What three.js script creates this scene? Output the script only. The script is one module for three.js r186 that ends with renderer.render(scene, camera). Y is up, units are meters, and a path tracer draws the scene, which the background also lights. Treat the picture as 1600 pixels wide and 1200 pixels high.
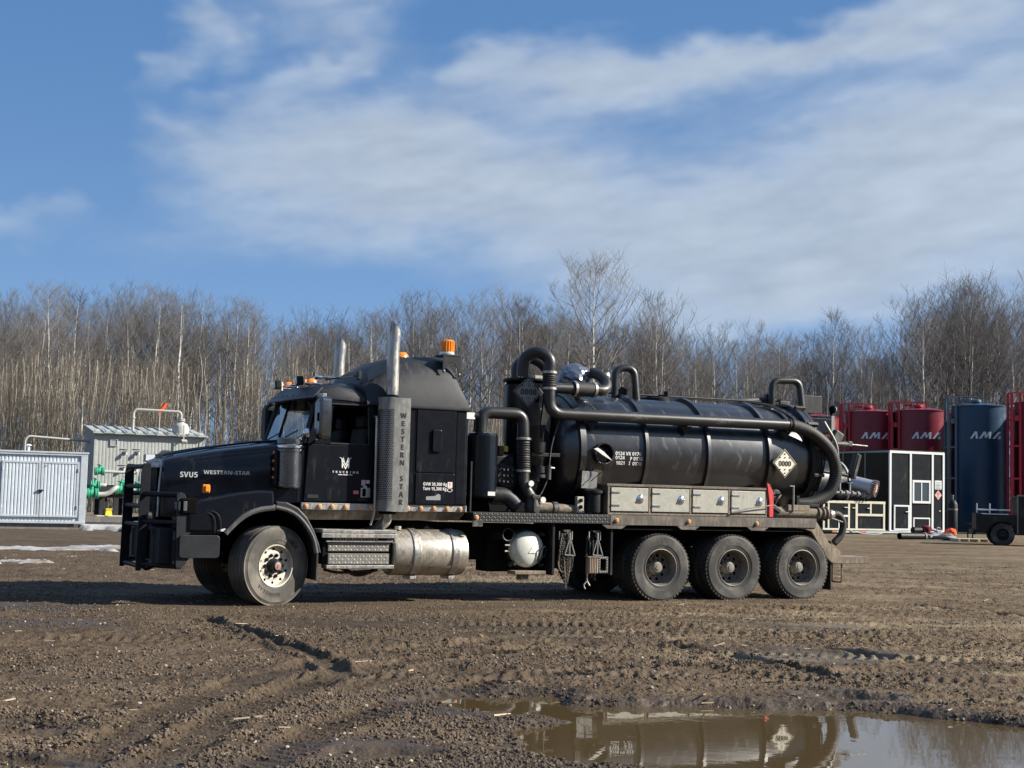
import * as THREE from 'three';
import { RoundedBoxGeometry } from 'three/addons/geometries/RoundedBoxGeometry.js';
import { TextGeometry } from 'three/addons/geometries/TextGeometry.js';
import { FontLoader } from 'three/addons/loaders/FontLoader.js';
import { mergeGeometries, toCreasedNormals } from 'three/addons/utils/BufferGeometryUtils.js';

// ------------------------------------------------------------------ camera, sky, sun, exposure
const scene = new THREE.Scene();
const camera = new THREE.PerspectiveCamera(30.27, 4 / 3, 0.1, 2000);
camera.position.set(0, 1.6412, 0);
camera.rotation.order = 'YXZ';
camera.rotation.set(0.076, 0, 0.0257);
scene.add(camera);
const renderer = new THREE.WebGLRenderer();
renderer.toneMapping = THREE.LinearToneMapping;
renderer.toneMappingExposure = 2.0;
renderer.shadowMap.enabled = true;
const SUN_AZ = -2, SUN_EL = 31;                      // degrees: towards the right, all but square to the view
const D2R = Math.PI / 180;
const sunDir = new THREE.Vector3(Math.cos(SUN_AZ * D2R) * Math.cos(SUN_EL * D2R), Math.sin(SUN_EL * D2R), -Math.sin(SUN_AZ * D2R) * Math.cos(SUN_EL * D2R));
const sun = new THREE.DirectionalLight(new THREE.Color(1, 0.93, 0.82), 5.0);
sun.position.copy(sunDir).multiplyScalar(120).add(new THREE.Vector3(0, 0, -30));
sun.target.position.set(0, 0, -30);
sun.castShadow = true;
sun.shadow.mapSize.set(4096, 4096);
Object.assign(sun.shadow.camera, { left: -70, right: 70, top: 60, bottom: -60, near: 1, far: 320 });
scene.add(sun, sun.target);

// ------------------------------------------------------------------ random numbers and noise
function rng(seed) { let s = seed >>> 0; return () => { s = (s + 0x6d2b79f5) | 0; let t = Math.imul(s ^ (s >>> 15), 1 | s); t = (t + Math.imul(t ^ (t >>> 7), 61 | t)) ^ t; return ((t ^ (t >>> 14)) >>> 0) / 4294967296; }; }
const HT = new Float32Array(65536); { const r = rng(77); for (let i = 0; i < 65536; i++) HT[i] = r(); }
const h2 = (x, y) => HT[((x * 73 + y * 4177) ^ (y * 97 + (x >> 3) * 1999)) & 65535];
const fl = Math.floor, mix = (a, b, t) => a + (b - a) * t, clamp = (x, a = 0, b = 1) => Math.min(b, Math.max(a, x));
const sstep = (a, b, x) => { const t = clamp((x - a) / (b - a)); return t * t * (3 - 2 * t); };
function vn(x, y) {                                   // value noise 0..1
  const ix = fl(x), iy = fl(y), fx = x - ix, fy = y - iy, u = fx * fx * (3 - 2 * fx), v = fy * fy * (3 - 2 * fy);
  const a = h2(ix, iy), b = h2(ix + 1, iy), c = h2(ix, iy + 1), d = h2(ix + 1, iy + 1);
  return a + (b - a) * u + (c - a) * v + (a - b - c + d) * u * v;
}
function fbm(x, y, o = 4) { let s = 0, a = 0.5, n = 0; for (let i = 0; i < o; i++) { s += a * vn(x, y); n += a; x = x * 2.03 + 17.3; y = y * 2.03 + 9.1; a *= 0.5; } return s / n; }
function ridge(x, y, o = 3) { let s = 0, a = 0.5, n = 0; for (let i = 0; i < o; i++) { s += a * (1 - Math.abs(2 * vn(x, y) - 1)); n += a; x = x * 2.1 + 5.3; y = y * 2.1 + 31.1; a *= 0.5; } return s / n; }

// ------------------------------------------------------------------ sky: blue with soft streaked cloud, computed per direction
function makeSky() {
  const W = 3072, H = 1536, data = new Float32Array(W * H * 4);
  // soft banks of cloud: azimuth (0 = -z, right positive), elevation, half sizes and tilt, all in degrees; weight
  const banks = [
    // the large middle bank with its firm upper edge
    [-10.2, 13.6, 3.2, 1.5, 6, 0.5], [-6.5, 13.2, 4.6, 2.3, 6, 0.9], [-3.8, 14.3, 2.6, 1.5, -4, 0.75], [-1, 12.6, 5.2, 2.6, -10, 0.85], [3, 11.6, 5.5, 2.5, -4, 0.75], [-4, 11.6, 6, 1.4, 3, 0.4],
    // grey veil thickening to the right
    [8, 10.6, 5.5, 2.3, 12, 0.75], [12.5, 12.3, 6, 2.9, 18, 1.0], [18, 13.6, 5.5, 3.6, 15, 1.2], [10.5, 8.5, 4.5, 1.5, 16, 0.9], [15.5, 10.3, 5, 1.6, 18, 0.8], [24, 14, 7, 5, 12, 0.9],
    // upper streak, rising to the right
    [-2.2, 17.1, 2.2, 0.8, 20, 0.5], [1.2, 17.4, 3.2, 1.1, 4, 0.6], [3.2, 16.4, 4.2, 1.2, -5, 0.95], [7.5, 16.8, 4.2, 0.9, 8, 0.95], [12, 17.7, 4, 0.9, 11, 0.95], [17, 19.0, 4.4, 1.2, 12, 1.25],
    // wisps top left
    [-8.0, 19.0, 2.8, 0.9, 8, 0.6], [-9.0, 16.5, 3.2, 0.8, 20, 0.5], [-7.2, 17.5, 1.8, 0.8, 30, 0.35], [-12.4, 18.4, 1.7, 0.7, -38, 0.55], [-14.2, 16.6, 1.9, 0.7, 35, 0.4], [-13.6, 13.6, 1.9, 0.5, -12, 0.35], [-10.5, 15, 3, 0.9, 15, 0.25],
    [-19.6, 9.8, 2.2, 0.6, 0, 0.3], [-10, 9.9, 5, 1.0, 5, 0.18],
  ].map(([a, e, w, h, t, k]) => [a, e, w, h, Math.cos(t * D2R), Math.sin(t * D2R), k]);
  const S = sunDir;
  for (let row = 0; row < H; row++) {
    const el = ((row + 0.5) / H - 0.5) * 180, y = Math.sin(el * D2R), ce = Math.cos(el * D2R);
    for (let col = 0; col < W; col++) {
      const lon = ((col + 0.5) / W - 0.5) * 2 * Math.PI, x = Math.cos(lon) * ce, z = Math.sin(lon) * ce, o = (row * W + col) * 4;
      const cs = x * S.x + y * S.y + z * S.z, e = Math.max(0, y);
      // clear air
      const hz = Math.exp(-e * 4.9), glow = Math.pow(Math.max(0, cs * 0.5 + 0.5), 6);
      let r = mix(0.046, 0.34, hz) + 0.10 * glow, g = mix(0.168, 0.555, hz) + 0.11 * glow, b = mix(0.43, 0.86, hz) + 0.11 * glow;
      if (el > -2) {
        const az = Math.atan2(x, -z) / D2R;
        // warp the direction a little with slow and quick noise, stretched along the wind
        const n1 = fbm(az * 0.16 + 40, el * 0.34 + 11, 4) - 0.5, n2 = fbm(az * 0.17 + 90, el * 0.36 + 70, 4) - 0.5;
        const n3 = fbm(az * 0.75 + 4, el * 1.5 + 33, 4) - 0.5, n4 = fbm(az * 0.8 + 61, el * 1.6 + 7, 4) - 0.5, wa = az + n1 * 4.6 + n3 * 2.2, we = el + n2 * 2.0 + n4 * 1.1;
        let d = 0;
        if (Math.abs(az) < 55 && el < 40) for (const [ba, be, w, h, c, s, k] of banks) { const dx = wa - ba, dy = we - be, p = (dx * c + dy * s) / w, q = (dy * c - dx * s) / h; const m = p * p + q * q * (q > 0 ? 1.9 : 0.8); if (m < 8) d += k * Math.exp(-m * 1.0); }
        // the same kind of streaked cloud all round the rest of the sky
        const out = sstep(22, 34, Math.abs(az)) + sstep(21, 30, el) * (1 - sstep(22, 34, Math.abs(az)));
        if (out > 0) { const px = x / (y + 0.25) * 2.2, pz = z / (y + 0.25) * 2.2; d += out * sstep(0.42, 0.72, fbm(px + 7, pz * 1.7 + 3, 4)) * 0.95; }
        const t = az * 0.55 + el * 0.12, streak = fbm(t * 0.8 + 3, el * 1.7 - az * 0.22 + 50, 5), fine = fbm(t * 2.2 + 9, el * 3.6 - az * 0.5 + 5, 4);
        const thread = fbm(t * 1.3 + el * 0.5 + 70, el * 7.5 - az * 1.7 + 20, 4); d *= 0.60 + 0.55 * streak + 0.14 * (fine - 0.5) + 0.42 * (thread - 0.5);
        let a = 1 - Math.exp(-1.75 * Math.max(0, d - 0.03));
        a *= sstep(-1, 3, el);
        const body = clamp(d * 0.9), lit = 0.93 + 0.26 * (streak - 0.45) + 0.07 * (fine - 0.5) - 0.10 * sstep(0.5, 1.3, body) + 0.5 * glow;
        const cr = 0.56 * lit, cg = 0.645 * lit, cb = 0.755 * lit;
        a *= 0.9;
        r = mix(r, cr, a); g = mix(g, cg, a); b = mix(b, cb, a);
      } else { const k = sstep(-2, -8, el); r = mix(r, 0.10, k); g = mix(g, 0.085, k); b = mix(b, 0.07, k); }
      data[o] = r / 2; data[o + 1] = g / 2; data[o + 2] = b / 2; data[o + 3] = 1;
    }
  }
  const t = new THREE.DataTexture(data, W, H, THREE.RGBAFormat, THREE.FloatType);
  t.mapping = THREE.EquirectangularReflectionMapping; t.magFilter = THREE.LinearFilter; t.needsUpdate = true;
  return t;
}
scene.background = makeSky();
scene.environment = scene.background;

// ------------------------------------------------------------------ texture and material helpers
const TS = 512;
function tileNoise(f0, oct, sx = 1, sy = 1, seed = 0, ridged = false) {  // tileable, 0..1, TS x TS
  const a = new Float32Array(TS * TS);
  for (let y = 0; y < TS; y++) for (let x = 0; x < TS; x++) {
    let s = 0, w = 0.5, n = 0;
    for (let k = 0; k < oct; k++) {
      const px = f0 * sx * (1 << k), py = f0 * sy * (1 << k), X = x / TS * px, Y = y / TS * py, ix = fl(X), iy = fl(Y), fx = X - ix, fy = Y - iy, u = fx * fx * (3 - 2 * fx), v = fy * fy * (3 - 2 * fy);
      const q = seed * 31 + k * 57, A = h2(ix % px + q, iy % py + q), B = h2((ix + 1) % px + q, iy % py + q), C = h2(ix % px + q, (iy + 1) % py + q), D = h2((ix + 1) % px + q, (iy + 1) % py + q);
      let m = A + (B - A) * u + (C - A) * v + (A - B - C + D) * u * v;
      if (ridged) m = 1 - Math.abs(2 * m - 1);
      s += w * m; n += w; w *= 0.55;
    }
    a[y * TS + x] = s / n;
  }
  return a;
}
const NA = tileNoise(4, 6, 1, 1, 1), NB = tileNoise(16, 5, 1, 1, 2), NC = tileNoise(8, 5, 4, 1, 3), ND = tileNoise(64, 2, 1, 1, 4), NR = tileNoise(6, 5, 1, 1, 5, true);
const enc = (c) => { c = clamp(c); return 255 * (c <= 0.0031308 ? c * 12.92 : 1.055 * Math.pow(c, 1 / 2.4) - 0.055); };
function texFrom(fn, srgb) {
  const d = new Uint8Array(TS * TS * 4);
  for (let i = 0; i < TS * TS; i++) { const c = fn(i); for (let k = 0; k < 3; k++) d[i * 4 + k] = srgb ? enc(c[k]) : clamp(c[k]) * 255; d[i * 4 + 3] = 255; }
  const t = new THREE.DataTexture(d, TS, TS); t.wrapS = t.wrapT = THREE.RepeatWrapping; t.magFilter = THREE.LinearFilter; t.minFilter = THREE.LinearMipmapLinearFilter; t.generateMipmaps = true;
  if (srgb) t.colorSpace = THREE.SRGBColorSpace; t.needsUpdate = true; return t;
}
// A worn surface: base colour, dust that collects in blotches and runs, roughness of both. Tile size in metres.
function worn(name, base, dust, amount, { rough = 0.4, dustRough = 0.85, streak = 0.5, size = 1.6, metal = 0, coat = 0, coatRough = 0.15, bump = 0, speck = 0.15, spec = 1, ior = 1.5, lite = false } = {}) {
  const mask = new Float32Array(TS * TS);
  for (let i = 0; i < TS * TS; i++) {
    const n = NA[i] * (1 - streak) + NC[i] * streak;
    mask[i] = clamp(sstep(0.62 - amount * 0.5, 0.92 - amount * 0.3, n) * 0.9 + amount * 0.25 + (NB[i] - 0.5) * 0.25 * amount + (ND[i] > 0.86 ? speck : 0));
  }
  const map = texFrom((i) => { const m = mask[i], v = 0.86 + 0.28 * NB[i]; return [0, 1, 2].map((k) => mix(base[k], dust[k], m) * v); }, true);
  const rm = lite ? null : texFrom((i) => { const r = mix(rough, dustRough, mask[i]) + (NB[i] - 0.5) * 0.12; return [r, r, metal ? mix(1, 0.25, mask[i]) : 0]; }, false);
  map.repeat.set(1 / size, 1 / size); if (rm) rm.repeat.set(1 / size, 1 / size);
  const m = new THREE.MeshPhysicalMaterial({ name, map, roughnessMap: rm, roughness: lite ? mix(rough, dustRough, amount) : 1, metalness: metal, clearcoat: coat, clearcoatRoughness: coatRough, specularIntensity: spec, ior });
  if (metal) m.metalnessMap = rm;
  if (bump) { const bt = texFrom((i) => [NB[i] * 0.6 + ND[i] * 0.4, 0, 0], false); bt.repeat.set(1 / size, 1 / size); m.bumpMap = bt; m.bumpScale = bump; }
  return m;
}
const lin = (r, g, b) => new THREE.Color().setRGB(r, g, b);
const plain = (name, c, rough = 0.6, metal = 0, more = {}) => new THREE.MeshPhysicalMaterial({ name, color: lin(...c), roughness: rough, metalness: metal, ...more });
const M = {
  paint: worn('black paint', [0.004, 0.0055, 0.0095], [0.035, 0.035, 0.035], 0.04, { rough: 0.3, streak: 0.6, coat: 0.55, coatRough: 0.08, speck: 0.04, spec: 0.25 }),
  cab: worn('dusty black cab paint', [0.0042, 0.0058, 0.0096], [0.034, 0.034, 0.034], 0.05, { rough: 0.42, streak: 0.6, coat: 0.28, coatRough: 0.16, speck: 0.07, spec: 0.22 }),
  satin: worn('satin grey black', [0.015, 0.017, 0.021], [0.06, 0.059, 0.059], 0.14, { rough: 0.5, streak: 0.45, spec: 0.7 }),
  steel: worn('black steel', [0.010, 0.011, 0.014], [0.06, 0.055, 0.048], 0.12, { rough: 0.5, streak: 0.4, spec: 0.45 }),
  guard: worn('powder coated guard', [0.009, 0.0105, 0.015], [0.045, 0.044, 0.043], 0.08, { rough: 0.52, streak: 0.3, spec: 0.4 }),
  tank: worn('tank paint', [0.0042, 0.0052, 0.0075], [0.05, 0.05, 0.048], 0.05, { rough: 0.36, streak: 0.9, coat: 0.5, coatRough: 0.14, size: 2.6, speck: 0.02, ior: 1.8 }),
  pipe: worn('pipe paint', [0.014, 0.016, 0.017], [0.09, 0.085, 0.075], 0.18, { rough: 0.36, streak: 0.4 }),
  rubber: worn('rubber hose', [0.010, 0.010, 0.010], [0.075, 0.07, 0.062], 0.2, { rough: 0.62, streak: 0.3 }),
  tyre: worn('tyre rubber', [0.018, 0.018, 0.018], [0.10, 0.094, 0.084], 0.5, { rough: 0.8, streak: 0.2, size: 1.1 }),
  tyreFront: worn('muddy tyre rubber', [0.036, 0.034, 0.03], [0.16, 0.145, 0.12], 0.62, { rough: 0.85, streak: 0.15, size: 1.3 }),
  tread: worn('tread rubber', [0.015, 0.015, 0.015], [0.10, 0.088, 0.072], 0.3, { rough: 0.85, streak: 0.2 }),
  rimLight: worn('aluminium wheel', [0.50, 0.465, 0.39], [0.34, 0.295, 0.22], 0.3, { rough: 0.5, size: 1 }),
  rimDark: worn('dusty wheel', [0.15, 0.142, 0.125], [0.27, 0.24, 0.19], 0.35, { rough: 0.5, metal: 0.3, size: 1 }),
  alu: worn('tank aluminium', [0.46, 0.43, 0.37], [0.26, 0.22, 0.165], 0.4, { rough: 0.34, metal: 0.8, size: 1.2, streak: 0.7 }),
  stainless: worn('stainless', [0.50, 0.49, 0.46], [0.30, 0.26, 0.20], 0.34, { rough: 0.3, metal: 0.9, size: 0.9, streak: 0.6 }),
  box: worn('tool box door', [0.40, 0.395, 0.34], [0.24, 0.22, 0.17], 0.3, { rough: 0.42, metal: 0.3, size: 0.9, streak: 0.6 }),
  shield: worn('grey shield', [0.18, 0.185, 0.178], [0.28, 0.27, 0.245], 0.35, { rough: 0.42, metal: 0.2, size: 0.9, streak: 0.7 }),
  stack: worn('exhaust stack', [0.46, 0.46, 0.44], [0.30, 0.25, 0.19], 0.32, { rough: 0.3, metal: 0.9, size: 0.8 }),
  rust: worn('muddy steel', [0.085, 0.068, 0.05], [0.26, 0.21, 0.15], 0.55, { rough: 0.75, streak: 0.5, size: 1 }),
  deck: worn('dark deck steel', [0.035, 0.036, 0.037], [0.16, 0.145, 0.12], 0.3, { rough: 0.5, metal: 0.4, size: 0.9 }),
  deckRear: worn('brown deck edge', [0.06, 0.05, 0.042], [0.19, 0.165, 0.13], 0.5, { rough: 0.65, size: 0.9 }),
  under: plain('underbody', [0.005, 0.005, 0.0055], 0.85, 0, { specularIntensity: 0.3 }),
  hole: plain('dark hollow', [0.002, 0.002, 0.002], 0.9, 0, { specularIntensity: 0.2 }),
  white: plain('white print', [0.66, 0.66, 0.64], 0.55),
  offwhite: plain('faded print', [0.52, 0.53, 0.53], 0.6),
  letterDark: plain('dark letters', [0.008, 0.008, 0.008], 0.6),
  amber: plain('amber lens', [0.78, 0.27, 0.03], 0.18, 0, { clearcoat: 1, clearcoatRoughness: 0.05 }),
  amberDeep: plain('deep amber lens', [0.80, 0.22, 0.008], 0.25, 0, { clearcoat: 1 }),
  lampRed: plain('red lens', [0.55, 0.03, 0.015], 0.2, 0, { clearcoat: 1 }),
  clear: plain('clear lens', [0.6, 0.62, 0.62], 0.12, 0.3, { clearcoat: 1 }),
  chrome: plain('chrome', [0.75, 0.75, 0.75], 0.16, 1),
  glass: new THREE.MeshPhysicalMaterial({ name: 'window glass', color: lin(0.80, 0.86, 0.86), transmission: 1, thickness: 0, roughness: 0.02, ior: 2.1 }),
  tint: plain('dark tinted window', [0.006, 0.008, 0.012], 0.3),
  gunmetal: worn('dark chrome', [0.17, 0.175, 0.18], [0.13, 0.125, 0.12], 0.03, { rough: 0.26, metal: 0.95, size: 1.6, speck: 0 }),
  seat: plain('seat cloth', [0.035, 0.036, 0.042], 0.85),
  red: plain('red tape', [0.55, 0.035, 0.04], 0.55),
  foil: plain('foil wrap', [0.22, 0.24, 0.28], 0.34, 0.85),
};

// ------------------------------------------------------------------ geometry helpers
const V = (x, y, z) => new THREE.Vector3(x, y, z);
function boxUV(g) {                                    // uv in metres from the dominant axis of each face, so that grain keeps its real size
  const p = g.attributes.position, uv = new Float32Array(p.count * 2), a = V(), b = V(), c = V(), n = V();
  for (let i = 0; i < p.count; i += 3) {
    a.fromBufferAttribute(p, i); b.fromBufferAttribute(p, i + 1); c.fromBufferAttribute(p, i + 2);
    n.copy(b).sub(a).cross(c.sub(a)); const ax = Math.abs(n.x), ay = Math.abs(n.y), az = Math.abs(n.z);
    for (let k = i; k < i + 3; k++) { const x = p.getX(k), y = p.getY(k), z = p.getZ(k); const [u, v] = ax >= ay && ax >= az ? [z, y] : ay >= az ? [x, z] : [x, y]; uv[k * 2] = u + 0.37 * ay / (ax + ay + az + 1e-9); uv[k * 2 + 1] = v; }
  }
  g.setAttribute('uv', new THREE.BufferAttribute(uv, 2)); return g;
}
function prep(g) {
  g = g.index ? g.toNonIndexed() : g;
  for (const k of Object.keys(g.attributes)) if (!['position', 'normal', 'uv'].includes(k)) g.deleteAttribute(k);
  if (!g.attributes.normal) g.computeVertexNormals();
  return boxUV(g);
}
const merged = (list) => { const l = [].concat(list).flat(9).map(prep); return l.length > 1 ? mergeGeometries(l, false) : l[0]; };
function mesh(name, geoms, material) { const m = new THREE.Mesh(merged(geoms), material); m.name = name; m.castShadow = m.receiveShadow = true; return m; }
function part(parent, name, geoms, material, extra = {}) { const m = mesh(name, geoms, material); if (extra.kind) m.userData.kind = extra.kind; if (extra.label) m.userData.label = extra.label; parent.add(m); return m; }
const used = {};
function numbered(n) { used[n] = (used[n] ?? -1) + 1; return used[n] ? n + '_' + String(used[n]).padStart(3, '0') : n; }
function tag(o, label, category, group, kind) { if (label) o.userData.label = label; if (category) o.userData.category = category; if (group) o.userData.group = group; if (kind) o.userData.kind = kind; return o; }
function thing(name, label, category, [x, y, z] = [0, 0, 0], turn = 0, group) { const o = new THREE.Group(); o.name = numbered(name); o.position.set(x, y, z); o.rotation.y = turn; scene.add(o); return tag(o, label, category, group); }
function single(name, geoms, material, label, category, [x, y, z] = [0, 0, 0], turn = 0, group) { const o = mesh(numbered(name), geoms, material); o.position.set(x, y, z); o.rotation.y = turn; scene.add(o); return tag(o, label, category, group); }
const put = (g, x = 0, y = 0, z = 0, rx = 0, ry = 0, rz = 0) => { const m = new THREE.Matrix4().makeRotationFromEuler(new THREE.Euler(rx, ry, rz)).setPosition(x, y, z); g.applyMatrix4(m); return g; };
function bx(w, h, d, x = 0, y = 0, z = 0, r = 0.008, rot = [0, 0, 0]) { const k = Math.min(r, w * 0.45, h * 0.45, d * 0.45); const g = k > 0.002 ? new RoundedBoxGeometry(w, h, d, 1, k) : new THREE.BoxGeometry(w, h, d); return put(g, x, y, z, ...rot); }
// box between corners
const bb = (x0, x1, y0, y1, z0, z1, r = 0.008) => bx(Math.abs(x1 - x0), Math.abs(y1 - y0), Math.abs(z1 - z0), (x0 + x1) / 2, (y0 + y1) / 2, (z0 + z1) / 2, r);
function cy(r, len, axis, x, y, z, { r2 = r, seg = 20, open = false, bevel = 0 } = {}) {
  let g;
  if (bevel) g = new THREE.LatheGeometry([[0, -len / 2], [r - bevel, -len / 2], [r, -len / 2 + bevel], [r2, len / 2 - bevel], [r2 - bevel, len / 2], [0, len / 2]].map((p) => new THREE.Vector2(...p)), seg), g = toCreasedNormals(g, 0.6);
  else g = new THREE.CylinderGeometry(r2, r, len, seg, 1, open);
  if (axis === 'x') g.rotateZ(-Math.PI / 2); if (axis === 'z') g.rotateX(Math.PI / 2);
  return g.translate(x, y, z);
}
function lathe(profile, axis, x, y, z, seg = 40, crease = 0.5) { let g = new THREE.LatheGeometry(profile.map((p) => new THREE.Vector2(...p)), seg); g = toCreasedNormals(g, crease); if (axis === 'x') g.rotateZ(-Math.PI / 2); if (axis === 'z') g.rotateX(Math.PI / 2); return g.translate(x, y, z); }
// sweep along a path with rounded corners; rad may be a function of the length walked
function pipe(pts, rad, { bend = 0.12, seg = 14, caps = true, step = 0.03, smooth = false } = {}) {
  const P = pts.map((p) => p.isVector3 ? p : V(...p)); let line = [];
  if (smooth) { const c = new THREE.CatmullRomCurve3(P, false, 'centripetal'); line = c.getSpacedPoints(Math.max(8, Math.ceil(c.getLength() / step))); }
  else { line.push(P[0]); for (let i = 1; i < P.length - 1; i++) { const a = P[i - 1], b = P[i], c = P[i + 1], l1 = a.distanceTo(b), l2 = b.distanceTo(c), k = Math.min(bend, l1 * 0.49, l2 * 0.49), s = b.clone().lerp(a, k / l1), e = b.clone().lerp(c, k / l2), n = 7; for (let j = 0; j <= n; j++) { const t = j / n; line.push(s.clone().multiplyScalar((1 - t) * (1 - t)).addScaledVector(b, 2 * t * (1 - t)).addScaledVector(e, t * t)); } } line.push(P[P.length - 1]); }
  if (typeof rad === 'function') { const c = new THREE.CurvePath(); for (let i = 1; i < line.length; i++) if (line[i].distanceTo(line[i - 1]) > 1e-5) c.add(new THREE.LineCurve3(line[i - 1], line[i])); const L = c.getLength(); line = c.getSpacedPoints(Math.ceil(L / step)); }
  line = line.filter((p, i) => !i || p.distanceTo(line[i - 1]) > 1e-5);
  const pos = [], idx = []; let walked = 0, n0 = null;
  line.forEach((p, i) => {
    const t = (line[i + 1] ?? p).clone().sub(line[i - 1] ?? p).normalize(); if (i) walked += p.distanceTo(line[i - 1]);
    if (!n0) n0 = Math.abs(t.y) < 0.9 ? V(0, 1, 0) : V(1, 0, 0); n0 = n0.clone().addScaledVector(t, -n0.dot(t)).normalize(); const b = t.clone().cross(n0), r = typeof rad === 'function' ? rad(walked) : rad;
    for (let k = 0; k < seg; k++) { const a = k / seg * 2 * Math.PI, q = p.clone().addScaledVector(n0, Math.cos(a) * r).addScaledVector(b, Math.sin(a) * r); pos.push(q.x, q.y, q.z); }
  });
  const R = line.length;
  for (let i = 0; i < R - 1; i++) for (let k = 0; k < seg; k++) { const a = i * seg + k, b = i * seg + (k + 1) % seg, c = a + seg, d = b + seg; idx.push(a, b, c, b, d, c); }
  if (caps) for (const [i, f] of [[0, 1], [R - 1, 0]]) { const p = line[i]; pos.push(p.x, p.y, p.z); const c = pos.length / 3 - 1; for (let k = 0; k < seg; k++) { const a = i * seg + k, b = i * seg + (k + 1) % seg; f ? idx.push(c, b, a) : idx.push(c, a, b); } }
  const g = new THREE.BufferGeometry(); g.setAttribute('position', new THREE.Float32BufferAttribute(pos, 3)); g.setIndex(idx); return toCreasedNormals(g, 0.75);
}
// rings of equal count joined into a skin; crease in radians
function loft(rings, { caps = true, closed = true, crease = 0.55 } = {}) {
  const n = rings[0].length, pos = rings.flat(2), idx = [];
  for (let i = 0; i < rings.length - 1; i++) for (let k = 0; k < (closed ? n : n - 1); k++) { const a = i * n + k, b = i * n + (k + 1) % n; idx.push(a, a + n, b, b, a + n, b + n); }
  if (caps) for (const [i, f] of [[0, 1], [rings.length - 1, 0]]) { const c = rings[i].reduce((s, p) => [s[0] + p[0] / n, s[1] + p[1] / n, s[2] + p[2] / n], [0, 0, 0]); pos.push(...c); const ci = pos.length / 3 - 1; for (let k = 0; k < n; k++) { const a = i * n + k, b = i * n + (k + 1) % n; f ? idx.push(ci, a, b) : idx.push(ci, b, a); } }
  const g = new THREE.BufferGeometry(); g.setAttribute('position', new THREE.Float32BufferAttribute(pos, 3)); g.setIndex(idx); return toCreasedNormals(g, crease);
}
// outline in x,y pushed along z from z0 to z1
function ext(pts, z0, z1, { bevel = 0.006, holes = [], seg = 1, curve = 6 } = {}) {
  const s = new THREE.Shape(pts.map((p) => new THREE.Vector2(...p))); for (const h of holes) s.holes.push(new THREE.Path(h.map((p) => new THREE.Vector2(...p))));
  const lo = Math.min(z0, z1), d = Math.abs(z1 - z0), b = Math.min(bevel, d * 0.4);
  return new THREE.ExtrudeGeometry(s, { depth: d - 2 * b, bevelEnabled: b > 0, bevelThickness: b, bevelSize: b, bevelOffset: -b, bevelSegments: seg, curveSegments: curve }).translate(0, 0, lo + b);
}
const circ = (cx, cyy, r, n = 20) => Array.from({ length: n }, (_, i) => [cx + r * Math.cos(i / n * 2 * Math.PI), cyy + r * Math.sin(i / n * 2 * Math.PI)]);
const rrect = (x0, x1, y0, y1, r, n = 5) => { const o = []; for (const [cx, c2, a] of [[x1 - r, y1 - r, 0], [x0 + r, y1 - r, 90], [x0 + r, y0 + r, 180], [x1 - r, y0 + r, 270]]) for (let i = 0; i <= n; i++) { const t = (a + 90 * i / n) * D2R; o.push([cx + r * Math.cos(t), c2 + r * Math.sin(t)]); } return o; };
const fontB = await new FontLoader().loadAsync('fonts/droid/droid_sans_bold.typeface.json');
const fontR = await new FontLoader().loadAsync('fonts/droid/droid_sans_regular.typeface.json');
function text(str, size, x, y, z, { font = fontB, depth = 0.004, ry = 0, slant = 0, wide = 1, rx = 0 } = {}) {
  const g = new TextGeometry(str, { font, size, depth, curveSegments: 3, bevelEnabled: false }); g.computeBoundingBox(); const b = g.boundingBox; g.translate(-(b.min.x + b.max.x) / 2, -(b.min.y + b.max.y) / 2, 0);
  if (slant) g.applyMatrix4(new THREE.Matrix4().makeShear(0, 0, slant, 0, 0, 0)); g.scale(wide, 1, 1); return put(g, x, y, z, rx, ry, 0);
}

// ================================================================== GROUND
const PUDDLE = [[-0.74,-11.32],[-0.51,-11.68],[0.38,-11.81],[0.47,-11.33],[1.07,-11.29],[1.59,-11.45],[2.09,-11.40],[2.67,-11.50],[3.18,-11.29],[3.53,-11.12],[3.91,-10.82],[4.33,-10.11],[4.25,-8.59],[2.81,-6.93],[1.56,-6.81],[0.77,-7.67],[0.90,-8.90],[0.69,-8.95],[0.46,-8.96],[0.27,-9.24],[0.13,-9.75],[0.06,-10.10],[0.39,-10.38],[0.56,-10.58],[0.30,-10.72],[0.02,-10.70],[-0.33,-11.02]];
const POOL2 = [[2.5,-12.05],[2.9,-12.25],[3.3,-12.1],[3.15,-11.8],[2.7,-11.75]];
const POOLS = [[[-3.25,-8.42],[-2.9,-8.52],[-2.62,-8.44],[-2.85,-8.36]],[[-3.5,-9.6],[-3.2,-9.7],[-2.98,-9.62],[-3.2,-9.52]],[[-1.0,-9.0],[-0.7,-9.08],[-0.45,-9.02],[-0.7,-8.95]]];
const WATER = -0.03;
function sdPoly(x, z, P) {                              // signed distance, positive inside
  let d = 1e9, inside = false;
  for (let i = 0, j = P.length - 1; i < P.length; j = i++) {
    const [ax, az] = P[j], [bx2, bz] = P[i], ex = bx2 - ax, ez = bz - az, wx = x - ax, wz = z - az, t = clamp((wx * ex + wz * ez) / (ex * ex + ez * ez)), dx = wx - ex * t, dz = wz - ez * t;
    d = Math.min(d, dx * dx + dz * dz);
    if ((az > z) !== (bz > z) && x < (bx2 - ax) * (z - az) / (bz - az) + ax) inside = !inside;
  }
  return (inside ? 1 : -1) * Math.sqrt(d);
}
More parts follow.
